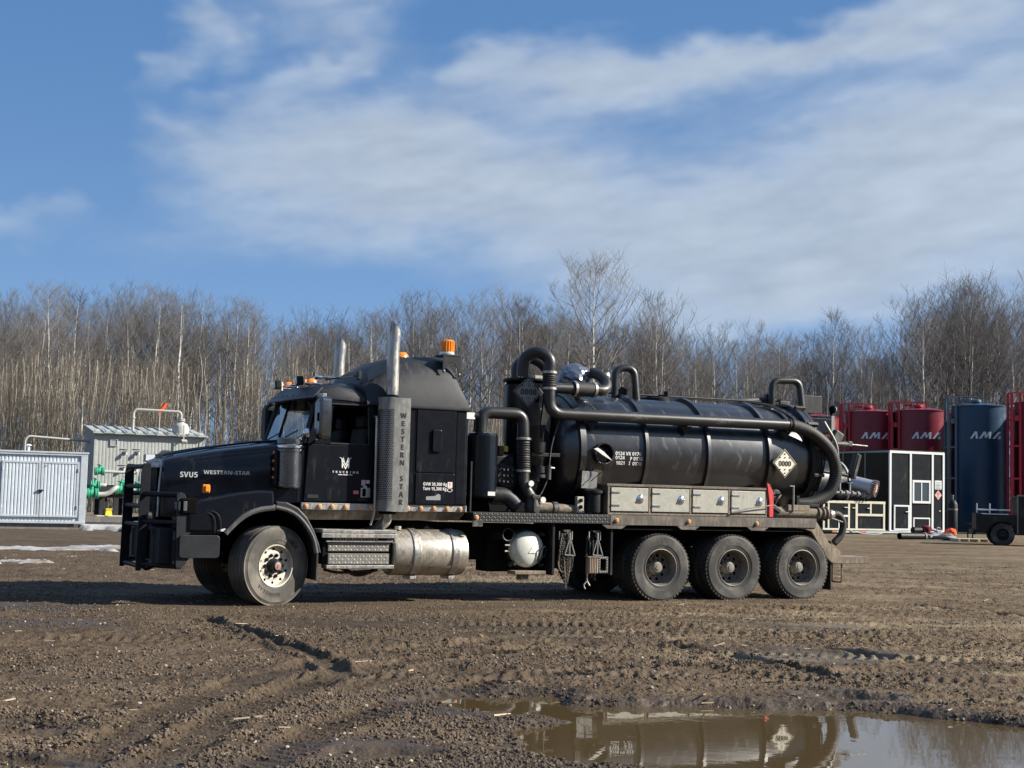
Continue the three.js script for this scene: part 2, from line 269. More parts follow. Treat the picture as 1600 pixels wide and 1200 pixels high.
// ruts pressed into the mud: points, half width, depth, tread lugs
const RUTS = [
  { p: [[-3.96,-18.09],[-2.77,-15.96],[-1.77,-13.75],[-1.37,-12.43]], w: 0.10, d: 0.085, l: 0 },
  { p: [[3.23,-16.07],[4.09,-15.04],[5.17,-14.29],[6.4,-13.6]], w: 0.13, d: 0.075, l: 0 },
  { p: [[1.53,-16.34],[2.36,-14.66],[2.88,-13.73],[3.10,-12.87]], w: 0.12, d: 0.055, l: 0 },
  { p: [[4.2,-26.2],[5.41,-24.75],[6.24,-22.93],[7.59,-21.00],[9.2,-19.0]], w: 0.14, d: 0.07, l: 0 },
  { p: [[-2.5,-7.2],[-2.44,-8.6],[-2.44,-10.44],[-2.05,-12.51],[-1.3,-14.3],[0.4,-16.4]], w: 0.17, d: 0.065, l: 1 },
  { p: [[-2.08,-7.2],[-2.0,-8.6],[-1.95,-10.3],[-1.5,-12.4],[-0.6,-14.1],[1.2,-15.9]], w: 0.16, d: 0.06, l: 1 },
  { p: [[-1.5,-7.2],[-1.42,-8.5],[-1.2,-9.9],[-0.75,-11.2],[0.1,-12.6],[1.6,-14.0]], w: 0.15, d: 0.05, l: 1 },
  { p: [[0.9,-14.3],[1.88,-13.52],[2.88,-12.62],[4.31,-11.92],[6,-11.3]], w: 0.18, d: 0.06, l: 1 },
  { p: [[-6.5,-11.8],[-3.4,-11.9],[-0.6,-12.6],[3.0,-13.2],[7,-13.3]], w: 0.17, d: 0.045, l: 1 },
  { p: [[-6.5,-14.6],[-3.4,-15.2],[0.4,-15.3],[4.0,-15.0],[8,-14.9]], w: 0.18, d: 0.05, l: 1 },
  { p: [[-1,-17.4],[1.5,-18.2],[6,-17.6],[12,-17.2]], w: 0.2, d: 0.055, l: 1 }, { p: [[0,-16.8],[2,-17.3],[6,-16.7],[12,-16.2]], w: 0.2, d: 0.05, l: 1 }, { p: [[3,-21.5],[8,-20.4],[15,-19.8]], w: 0.22, d: 0.06, l: 1 }, { p: [[4,-23.4],[9,-22.4],[16,-21.6]], w: 0.22, d: 0.06, l: 1 },
  { p: [[6,-29],[11,-27.5],[18,-27]], w: 0.25, d: 0.06, l: 0 }, { p: [[7,-34],[13,-31.5],[22,-31]], w: 0.3, d: 0.08, l: 0 }, { p: [[9,-40],[15,-38],[25,-38]], w: 0.35, d: 0.09, l: 0 },
];
function rutDepth(x, z) {                              // [height, how smooth the tyre has pressed the mud]
  let h = 0, pressed = 0;
  for (const r of RUTS) {
    const P = r.p; let best = 9, along = 0, run = 0, side = 0;
    if (x < r.x0 || x > r.x1 || z < r.z0 || z > r.z1) continue;
    for (let i = 1; i < P.length; i++) {
      const ex = P[i][0] - P[i - 1][0], ez = P[i][1] - P[i - 1][1], wx = x - P[i - 1][0], wz = z - P[i - 1][1], L = Math.sqrt(ex * ex + ez * ez), t = clamp((wx * ex + wz * ez) / (L * L)), dx = wx - ex * t, dz = wz - ez * t, d = Math.sqrt(dx * dx + dz * dz);
      if (d < best) { best = d; along = run + t * L; side = Math.sign(ex * wz - ez * wx); } run += L;
    }
    const fade = sstep(0, 0.8, along) * sstep(0, 0.8, run - along), q = best / r.w;
    if (q > 3) continue;
    let g = -r.d * (r.l ? 0.55 : 0.9) * Math.exp(-Math.pow(q, 4)) + r.d * (r.l ? 0.26 : 0.5) * Math.exp(-Math.pow((q - 1.55) / 0.42, 2));
    if (r.l && q < 1.1) g += 0.02 * clamp(1.6 * Math.sin(along * 46 + side * q * 2.6), -1, 1) * (1 - q * 0.4);
    h += g * fade * (0.55 + 0.75 * vn(along * 1.7, r.w * 100)); pressed = Math.max(pressed, fade * sstep(1.25, 0.85, q));
  }
  return [h, pressed];
}
for (const r of RUTS) { const xs = r.p.map((p) => p[0]), zs = r.p.map((p) => p[1]); r.x0 = Math.min(...xs) - 0.7; r.x1 = Math.max(...xs) + 0.7; r.z0 = Math.min(...zs) - 0.7; r.z1 = Math.max(...zs) + 0.7; }
const TRUCK = { x: -3.7637, z: -20.8044, a: 0.4592 };
const tc = Math.cos(TRUCK.a), tsn = Math.sin(TRUCK.a);
function groundAt(x, z) {                               // [height, wetness, streak]
  const d = -z;
  // distance from the truck's footprint, where the ground is pressed flat
  const qx = x - TRUCK.x, qz = z - TRUCK.z, u = qx * tc - qz * tsn, w = qx * tsn + qz * tc;
  const foot = sstep(1.6, 0.2, Math.max(Math.abs(u - 4.2) - 5.4, Math.abs(w) - 1.3));
  const near = sstep(60, 22, d), rough = mix(0.30, 1.0, sstep(0.3, 0.68, fbm(x * 0.42 + 13, z * 0.42 + 7, 3))) * mix(1, 0.6, sstep(2, 9, x) * sstep(11, 16, d));
  const [rut, pressed] = near > 0 ? rutDepth(x, z) : [0, 0];
  const film0 = Math.exp(-Math.pow((x + 5.3) / 1.3, 2) - Math.pow((z + 16.7) / 0.5, 2)) + Math.exp(-Math.pow((x + 6.2) / 1.0, 2) - Math.pow((z + 18.3) / 0.3, 2)), film = sstep(0.2, 0.6, film0 * (0.4 + fbm(x * 2, z * 4, 3))) + (1 - sstep(0.2, 0.6, film0)) * sstep(0.60, 0.72, fbm(x * 0.30 + 31, z * 0.8 + 4, 3)) * sstep(34, 20, d) * (1 - foot), flat = (1 - 0.75 * film) * (1 - 0.72 * pressed);
  let h = (fbm(x * 0.16 + 3, z * 0.16 + 8, 3) - 0.5) * 0.09 * (1 - foot) * sstep(200, 60, d);
  if (near > 0) {
    const c2 = fbm(x * 7.2, z * 7.2, 3), c3 = ridge(x * 17, z * 17, 2);
    h += near * (1 - 0.75 * foot) * ((fbm(x * 1.3 + 5, z * 2.1, 3) - 0.5) * 0.04 * flat + (c2 - 0.5) * 0.028 * rough * flat + (sstep(0.52, 0.78, c2)) * 0.016 * rough * flat + (c3 - 0.6) * 0.040 * (0.4 + 0.6 * rough) * flat + (vn(x * 37, z * 37) - 0.5) * 0.026 * flat);
    const sx = x * 0.97 - z * 0.2, sz = x * 0.2 + z * 0.97;                                     // combed tracks running across the yard
    h += near * (1 - foot) * (fbm(sx * 0.4, sz * 5.5 + 3, 3) - 0.5) * 0.06 * sstep(9, 14, d);
    h += rut * (1 - foot);
  }
  h *= 1 - 0.5 * foot;
  let wet = film * 0.8 + sstep(0.0, -0.05, h) * 0.25;
  if (d > 5 && d < 15 && x > -4 && x < 8) {
    const n = (fbm(x * 2.3 + 2, z * 2.3, 3) - 0.5) * 0.5 + (fbm(x * 8, z * 8, 2) - 0.5) * 0.16;
    const s = Math.max(sdPoly(x, z, PUDDLE), sdPoly(x, z, POOL2) - 0.03, ...POOLS.map((p) => sdPoly(x, z, p) - 0.02)) + n * 0.42 + 0.05;
    h = h < 0 ? mix(h, h * 0.6, sstep(-0.9, 0, s)) : h;
    h = mix(h, -0.085 + 0.01 * n, sstep(-0.12, 0.16, s));
    if (s < -0.45) h = Math.max(h, WATER + 0.012);
    wet = Math.max(wet, sstep(-0.42, 0.0, s));
  }
  return [h, clamp(Math.max(wet, pressed * 0.45)), pressed];
}
{
  const axis = (list) => { const o = [list[0][0]]; for (let i = 1; i < list.length; i++) { const [to, step0, step1 = step0] = list[i]; let x = o[o.length - 1], a = x; while (x < to - 1e-6) { const st = mix(step0, step1, (x - a) / (to - a)); x = Math.min(to, x + st); o.push(x); } } return o; };
  const xs = axis([[-420], [-60, 40, 8], [-24, 4, 0.8], [-9, 0.5, 0.08], [-3.6, 0.06, 0.03], [4.6, 0.021], [10, 0.035, 0.09], [26, 0.1, 0.9], [70, 1, 8], [420, 10, 50]]);
  const zs = axis([[-900], [-170, 80, 20], [-60, 12, 1.2], [-30, 0.9, 0.25], [-19, 0.16, 0.06], [-12.5, 0.055, 0.036], [-7.9, 0.022], [-4, 0.05, 0.4], [60, 1, 8]]);
  const nx = xs.length, nz = zs.length, pos = new Float32Array(nx * nz * 3), col = new Float32Array(nx * nz * 3), uv = new Float32Array(nx * nz * 2), wet = new Float32Array(nx * nz);
  for (let j = 0; j < nz; j++) for (let i = 0; i < nx; i++) {
    const k = j * nx + i, x = xs[i], z = zs[j], d = -z, [h, w] = groundAt(x, z);
    pos[k * 3] = x; pos[k * 3 + 1] = h; pos[k * 3 + 2] = z; uv[k * 2] = x; uv[k * 2 + 1] = z; wet[k] = w;
    const m = fbm(x * 0.5 + 70, z * 0.9 + 20, 4), dry = sstep(-2, 9, x + (d - 12) * 0.22) * sstep(9, 16, d), tan = sstep(0.5, 0.66, fbm(x * 0.35 - z * 0.08, z * 2.2 + 60, 4)) * sstep(0.05, 0.5, dry);
    let c = [mix(0.104, 0.162, dry), mix(0.076, 0.117, dry), mix(0.050, 0.071, dry)];
    const v = 0.72 + 0.56 * m; c = c.map((q) => q * v);
    c = [mix(c[0], 0.25, tan * 0.7), mix(c[1], 0.195, tan * 0.7), mix(c[2], 0.125, tan * 0.7)];
    const wf = mix(0.94, 0.62, w); c = c.map((q) => q * wf);
    if (d > 62) { const k2 = sstep(62, 72, d); c = [mix(c[0], 0.2, k2), mix(c[1], 0.165, k2), mix(c[2], 0.105, k2)]; }
    col.set(c, k * 3);
  }
  const dry = [], damp = [];
  for (let j = 0; j < nz - 1; j++) for (let i = 0; i < nx - 1; i++) { const a = j * nx + i, b = a + 1, c = a + nx, e = c + 1; (wet[a] > 0.62 ? damp : dry).push(a, c, b, b, c, e); }
  const g = new THREE.BufferGeometry();
  g.setAttribute('position', new THREE.BufferAttribute(pos, 3)); g.setAttribute('color', new THREE.BufferAttribute(col, 3)); g.setAttribute('uv', new THREE.BufferAttribute(uv, 2));
  const ix = new Uint32Array(dry.length + damp.length); ix.set(dry); ix.set(damp, dry.length); g.setIndex(new THREE.BufferAttribute(ix, 1)); g.computeVertexNormals();
  g.addGroup(0, dry.length, 0); g.addGroup(dry.length, damp.length, 1);
  const map = texFrom((i) => { const v = 0.55 + 0.5 * NA[i] + 0.6 * (NB[i] - 0.5) + 0.35 * (ND[i] - 0.5) + (ND[i] > 0.8 ? 0.22 : 0) - (ND[i] < 0.16 ? 0.22 : 0); return [v, v * 0.985, v * 0.965]; }, true); map.repeat.set(1 / 1.9, 1 / 1.9);
  const bump = texFrom((i) => [NB[i] * 0.5 + ND[i] * 0.5, 0, 0], false); bump.repeat.set(1 / 1.3, 1 / 1.3);
  const rd = texFrom((i) => [0, 0.62 + 0.4 * NB[i], 0], false); rd.repeat.set(0.5, 0.5);
  const dryM = new THREE.MeshPhysicalMaterial({ specularIntensity: 0.35, name: 'drying mud', vertexColors: true, map, bumpMap: bump, bumpScale: 0.026, roughness: 1, roughnessMap: rd });
  const wetM = new THREE.MeshPhysicalMaterial({ name: 'wet mud', vertexColors: true, map, bumpMap: bump, bumpScale: 0.016, roughness: 0.5, specularIntensity: 0.7 });
  const m = new THREE.Mesh(g, [dryM, wetM]); m.name = 'ground'; m.receiveShadow = m.castShadow = true; scene.add(tag(m, 'churned brown mud yard with tyre ruts', null, null, 'structure'));
  // standing water
  const W = new THREE.PlaneGeometry(9, 6.6, 1, 1).rotateX(-Math.PI / 2).translate(0.6, WATER, -9.4);
  const rip = texFrom((i) => [NA[i] * 0.7 + NB[i] * 0.3, 0, 0], false); rip.repeat.set(2, 2);
  const water = new THREE.Mesh(W, new THREE.MeshPhysicalMaterial({ name: 'muddy water', color: lin(0.075, 0.053, 0.026), roughness: 0.015, ior: 1.65, bumpMap: rip, bumpScale: 0.0012 })); water.name = 'puddle_water'; water.receiveShadow = true;
  scene.add(tag(water, 'still brown puddle mirroring the tank truck', null, null, 'structure'));
}
// pebbles, clods and straw that nobody could count
function scatter(name, label, geo, material, n, seed, place, tint) {
  const r = rng(seed), im = new THREE.InstancedMesh(geo, material, n), m = new THREE.Matrix4(), q = new THREE.Quaternion(), c = new THREE.Color(); let k = 0, guard = 0;
  while (k < n && guard++ < n * 20) { const s = place(r); if (!s) continue; const [x, z, sx, sy, sz, tilt] = s, [h, w, pr] = groundAt(x, z); if (h < WATER - 0.004 || r() < pr * 0.85) continue; q.setFromEuler(new THREE.Euler((r() - 0.5) * tilt, r() * 6.28, (r() - 0.5) * tilt)); m.compose(V(x, h + sy * 0.18, z), q, V(sx, sy, sz)); im.setMatrixAt(k, m); im.setColorAt(k, tint(r, w, c)); k++; }
  im.count = k; im.name = name; im.castShadow = im.receiveShadow = true; scene.add(tag(im, label, null, null, 'stuff'));
}
{
  const stone = new THREE.IcosahedronGeometry(1, 0); { const p = stone.attributes.position; for (let i = 0; i < p.count; i++) { const x = p.getX(i), y = p.getY(i), z = p.getZ(i), k = 0.6 + 0.75 * vn(x * 2.1 + 9, y * 1.9 + z * 2.6 + 4); p.setXYZ(i, x * k, y * k, z * k); } stone.computeVertexNormals(); }
  const spot = (r, spread = 1) => { const d = 8 + Math.pow(r(), 1.5) * 26, x = (r() - 0.5) * d * 0.86 * spread; return [x, -d]; };
  scatter('mud_clods', 'small dark clods of mud strewn over the yard', stone, plain('clod mud', [1, 1, 1], 0.95), 120000, 5, (r) => { const d = 8 + Math.pow(r(), 1.5) * 30, x = (r() - 0.5) * d * 0.84, z = -d, sx = x * 0.97 - z * 0.2, sz = x * 0.2 + z * 0.97, k = 0.6 * fbm(x * 0.9 + 4, z * 1.1, 3) + 0.4 * fbm(sx * 0.5, sz * 3.4, 2); if (sstep(0.40, 0.60, k) < r() + 0.06) return null; const s = (0.004 + Math.pow(r(), 3) * 0.0125) * mix(1, 0.75, sstep(-10, -24, z)); return [x, z, s * (0.8 + r() * 1.2), s * (0.7 + 0.5 * r()), s, 1.4]; }, (r, w, c) => { const v = (0.6 + r() * 0.6) * (1 - 0.45 * w); return c.setRGB(0.125 * v, 0.092 * v, 0.063 * v); });
  scatter('gravel', 'pale pebbles scattered through the mud', stone, plain('pebble', [1, 1, 1], 0.7), 3500, 6, (r) => { const [x, z] = spot(r, 1.1), s = 0.004 + Math.pow(r(), 3) * 0.014; return [x, z, s * 1.2, s * 0.8, s, 1]; }, (r, w, c) => { const v = 0.6 + r() * 0.9; return c.setRGB(0.25 * v, 0.21 * v, 0.16 * v); });
  scatter('straw', 'pale bits of straw and twig lying on the mud', new THREE.BoxGeometry(1, 1, 1), plain('straw', [1, 1, 1], 0.8), 260, 8, (r) => { const [x, z] = spot(r); return [x, z, 0.05 + r() * r() * 0.35, 0.006 + r() * 0.006, 0.007 + r() * 0.008, 0.25]; }, (r, w, c) => { const v = 0.5 + r() * 0.7; return c.setRGB(0.36 * v, 0.29 * v, 0.20 * v); });
}
// old snow by the left-hand buildings
const snowM = worn('old snow', [0.42, 0.45, 0.49], [0.16, 0.135, 0.105], 0.5, { lite: true, rough: 0.6, streak: 0.3, size: 2.2 });
[['long low strip of old snow across the mud left of the truck', [[-12.6, -33.2], [-11.9, -33.9], [-10.8, -35.2], [-9.6, -36.4], [-9.0, -35.2], [-9.9, -33.6], [-10.9, -32.6], [-12.3, -32.6]], 0.045], ['small patch of slushy snow at the left edge of the yard', [[-10.6, -28.2], [-9.9, -28.9], [-9.1, -28.6], [-9.2, -27.6], [-10, -27.2], [-10.7, -27.5]], 0.04], ['dirty snow bank beside the steel skid behind the grille guard', [[-14.6, -49.5], [-13.4, -51.5], [-11.2, -52.5], [-10.2, -50.5], [-11.4, -48.6], [-13.6, -47.9]], 0.14], ['thin crust of snow near the front of the guard', [[-8.4, -31], [-7.6, -31.8], [-6.9, -31.2], [-7.5, -30.3]], 0.03]].forEach(([label, P, hgt], n) => {
  const x0 = Math.min(...P.map((p) => p[0])) - 0.3, x1 = Math.max(...P.map((p) => p[0])) + 0.3, z0 = Math.min(...P.map((p) => p[1])) - 0.3, z1 = Math.max(...P.map((p) => p[1])) + 0.3, g = new THREE.PlaneGeometry(x1 - x0, z1 - z0, 60, 50).rotateX(-Math.PI / 2).translate((x0 + x1) / 2, 0, (z0 + z1) / 2), p = g.attributes.position;
  for (let i = 0; i < p.count; i++) { const x = p.getX(i), z = p.getZ(i), s = sdPoly(x, z, P) + (fbm(x * 1.4 + n * 9, z * 2.4, 4) - 0.5) * 2.6; p.setY(i, groundAt(x, z)[0] + mix(-0.12, hgt, sstep(-0.25, 0.35, s)) + (fbm(x * 5, z * 5, 2) - 0.5) * 0.03); }
  g.computeVertexNormals(); g.setAttribute('uv', g.attributes.uv); const m = new THREE.Mesh(g, snowM); m.name = numbered('snow_patch'); m.castShadow = m.receiveShadow = true; scene.add(tag(m, label, null, null, 'structure'));
});

// ================================================================== WOODS
function tubeInto(out, pts, rads, sides) {               // tapered strip through pts, appended to out = {pos, idx}
  let n0 = V(1, 0, 0); const base = out.pos.length / 3, n = pts.length, t = V(), b = V(), q = V();
  for (let i = 0; i < n; i++) {
    t.copy(pts[Math.min(n - 1, i + 1)]).sub(pts[Math.max(0, i - 1)]).normalize(); if (Math.abs(t.dot(n0)) > 0.95) n0 = V(0, 0, 1); n0 = n0.clone().addScaledVector(t, -n0.dot(t)).normalize(); b.copy(t).cross(n0);
    for (let k = 0; k < sides; k++) { const a = k / sides * 2 * Math.PI; q.copy(pts[i]).addScaledVector(n0, Math.cos(a) * rads[i]).addScaledVector(b, Math.sin(a) * rads[i]); out.pos.push(q.x, q.y, q.z); out.nor.push((q.x - pts[i].x) / rads[i], (q.y - pts[i].y) / rads[i], (q.z - pts[i].z) / rads[i]); out.uv.push(k / sides, pts[i].y * 0.35); }
  }
  for (let i = 0; i < n - 1; i++) for (let k = 0; k < sides; k++) { const a = base + i * sides + k, b2 = base + i * sides + (k + 1) % sides; out.idx.push(a, b2, a + sides, b2, b2 + sides, a + sides); }
}
const strip = () => ({ pos: [], nor: [], uv: [], idx: [] });
function finish(o) { const g = new THREE.BufferGeometry(); g.setAttribute('position', new THREE.Float32BufferAttribute(o.pos, 3)); g.setAttribute('normal', new THREE.Float32BufferAttribute(o.nor, 3)); g.setAttribute('uv', new THREE.Float32BufferAttribute(o.uv, 2)); g.setIndex(o.idx); return g; }
function growTree(seed, { H, r0, first, limbs, spread, rise = 0.55, subs = 5, twigs = 4, crook = 0.02, twigR = 0.0075, lobe = 1.0 }) {
  const r = rng(seed), trunk = strip(), crown = strip(), P = [], R = []; let x = 0, z = 0;
  for (let i = 0; i <= 10; i++) { const t = i / 10; P.push(V(x, t * H, z)); R.push(Math.max(0.012, r0 * Math.pow(1 - t, 0.8) * (i ? 1 : 1.25))); x += (r() - 0.5) * 2 * crook * H * 0.35; z += (r() - 0.5) * 2 * crook * H * 0.35; }
  tubeInto(trunk, P, R, 6);
  const at = (t) => { const f = t * 10, i = Math.min(9, fl(f)); return [P[i].clone().lerp(P[i + 1], f - i), mix(R[i], R[i + 1], f - i)]; };
  const path = (p, dir, len, n, lift, wob) => { const o = [p.clone()], d = dir.clone(); for (let i = 0; i < n; i++) { d.add(V((r() - 0.5) * wob, lift / n, (r() - 0.5) * wob)).normalize(); o.push(o[i].clone().addScaledVector(d, len / n)); } return o; };
  for (let k = 0; k < limbs; k++) {
    const t = first + (1 - first) * Math.pow((k + r() * 0.8) / limbs, 0.9) * 0.985, [p, rt] = at(Math.min(0.985, t)), s = (t - first) / (1 - first), a = k * 2.4 + r() * 1.2, prof = Math.max(0.28 * sstep(1.02, 0.8, s), Math.pow(Math.max(0.02, Math.sin(Math.PI * Math.pow(clamp(0.12 + s * 0.86), lobe))), 0.8)), len = H * spread * (0.16 + prof * 0.84) * (0.7 + r() * 0.5), up = rise + s * 0.6 + (r() - 0.5) * 0.3, dir = V(Math.cos(a), up, Math.sin(a)).normalize(), rl = Math.min(rt * 0.62, 0.010 + len * 0.011);
    const L = path(p, dir, len, 5, 0.55, 0.28); tubeInto(crown, L, [rl, rl * 0.8, rl * 0.62, rl * 0.46, rl * 0.32, twigR], 4);
    const tw = (q, d, l) => { const T = path(q, d, l, 2, 0.3, 0.5); tubeInto(crown, T, [twigR, twigR * 0.8, twigR * 0.55], 3); };
    for (let j = 0; j < subs; j++) {
      const f = 0.22 + 0.74 * (j + r() * 0.7) / subs, i = Math.min(4, fl(f * 5)), q = L[i].clone().lerp(L[i + 1], f * 5 - i), along = L[i + 1].clone().sub(L[i]).normalize(), d = along.multiplyScalar(0.75).add(V((r() - 0.5) * 2, (r() - 0.25) * 1.1, (r() - 0.5) * 2).normalize()).normalize(), sl = Math.max(0.35, len * (0.5 - 0.28 * f) * (0.6 + 0.7 * r())), S = path(q, d, sl, 3, 0.5, 0.4), rs = Math.max(twigR, rl * 0.42);
      tubeInto(crown, S, [rs, rs * 0.8, rs * 0.6, twigR * 0.7], 3);
      for (let w = 0; w < twigs; w++) { const g = 0.25 + 0.75 * (w + r()) / twigs, i2 = Math.min(2, fl(g * 3)), q2 = S[i2].clone().lerp(S[i2 + 1], clamp(g * 3 - i2)); tw(q2, V((r() - 0.5) * 2, 0.1 + r() * 1.1, (r() - 0.5) * 2).normalize(), 0.28 + r() * 0.5 + len * 0.06); }
    }
    for (let w = 0; w < 3; w++) tw(L[5], V((r() - 0.5) * 1.6, 0.5 + r(), (r() - 0.5) * 1.6).normalize(), 0.3 + r() * 0.5);
  }
  return { trunk: finish(trunk), crown: finish(crown) };
}
const barkTex = texFrom((i) => { const x = i % TS, y = fl(i / TS); const m = NC[(x % TS) * TS + y], dark = sstep(0.66, 0.78, m), k = 0.75 + 0.5 * NA[i]; return [mix(0.60, 0.12, dark) * k, mix(0.58, 0.112, dark) * k, mix(0.535, 0.10, dark) * k]; }, true);
const barkPale = new THREE.MeshStandardMaterial({ name: 'pale aspen bark', map: barkTex, roughness: 0.9 });
const barkGrey = new THREE.MeshStandardMaterial({ name: 'grey bark', map: barkTex, color: lin(0.56, 0.54, 0.52), roughness: 0.9 });
const twigGrey = new THREE.MeshStandardMaterial({ name: 'grey twigs', color: lin(0.15, 0.14, 0.131), roughness: 0.9 });
const twigBrown = new THREE.MeshStandardMaterial({ name: 'brown twigs', color: lin(0.155, 0.138, 0.121), roughness: 0.9 });
const twigPale = new THREE.MeshStandardMaterial({ name: 'pale twigs', color: lin(0.17, 0.155, 0.14), roughness: 0.9 });
const twigDark = new THREE.MeshStandardMaterial({ name: 'dark twigs', color: lin(0.105, 0.095, 0.087), roughness: 0.9 });
const KINDS = [
  { g: growTree(11, { H: 15, r0: 0.15, first: 0.52, limbs: 24, spread: 0.23, subs: 5, twigs: 3 }), b: barkPale, c: twigGrey },
  { g: growTree(12, { H: 15, r0: 0.14, first: 0.48, limbs: 24, spread: 0.25, subs: 5, twigs: 3, crook: 0.035 }), b: barkGrey, c: twigGrey },
  { g: growTree(13, { H: 15, r0: 0.15, first: 0.55, limbs: 22, spread: 0.27, subs: 6, twigs: 3, rise: 0.8 }), b: barkPale, c: twigBrown },
  { g: growTree(14, { H: 15, r0: 0.14, first: 0.46, limbs: 24, spread: 0.29, subs: 6, twigs: 3, rise: 0.7, crook: 0.04 }), b: barkGrey, c: twigDark },
  { g: growTree(15, { H: 15, r0: 0.14, first: 0.55, limbs: 18, spread: 0.19, subs: 5, twigs: 4, rise: 0.9 }), b: barkPale, c: twigDark },
  { g: growTree(16, { H: 15, r0: 0.17, first: 0.32, limbs: 28, spread: 0.32, subs: 6, twigs: 4, rise: 0.75, crook: 0.045, lobe: 0.9 }), b: barkGrey, c: twigDark },
];
const protos = KINDS.map((k) => { const t = new THREE.Group(), a = new THREE.Mesh(k.g.trunk, k.b), c = new THREE.Mesh(k.g.crown, k.c); a.name = 'trunk'; c.name = 'crown'; for (const m of [a, c]) m.castShadow = m.receiveShadow = true; t.add(a, c); return t; });
function plantTree(kind, x, z, height, turn, label, group, name = 'bare_tree') {
  const t = protos[kind].clone(); t.name = numbered(name); const s = height / 15; t.position.set(x, -0.05, z); t.scale.set(s * (0.9 + 0.2 * vn(x, z)), s, s * (0.9 + 0.2 * vn(z, x))); t.rotation.set((vn(x * 3, z) - 0.5) * 0.14, turn, (vn(z * 3, x) - 0.5) * 0.14); scene.add(t); return tag(t, label, 'tree', group);
}
// the height of the skyline of the wood, in metres at 100 m, against x at 100 m
const SKYLINE = [[-60,14.1],[-40.1,14.1],[-36.4,14.0],[-33.8,15.1],[-32.0,15.5],[-29.2,14.4],[-26.1,15.9],[-22.9,15.6],[-21.0,14.2],[-18.3,14.7],[-16.5,13.8],[-13.7,14.1],[-11.0,13.9],[-7.4,15.1],[-4.7,14.8],[-2.0,15.5],[1.2,15.9],[3.0,14.7],[9.4,14.5],[10.1,15.0],[12.2,13.0],[14.0,13.7],[17.6,13.8],[22.6,13.8],[25.3,13.5],[26.7,12.2],[28.0,14.5],[28.9,16.6],[31.6,17.7],[34.4,17.0],[36.2,17.0],[60,16.9]];
function skyline(x, d) { const q = x / d * 100; let i = 1; while (i < SKYLINE.length - 1 && SKYLINE[i][0] < q) i++; const [a, b] = [SKYLINE[i - 1], SKYLINE[i]], h = mix(a[1], b[1], clamp((q - a[0]) / (b[0] - a[0]))); return 1.64 + (h - 1.64) * d / 100; }
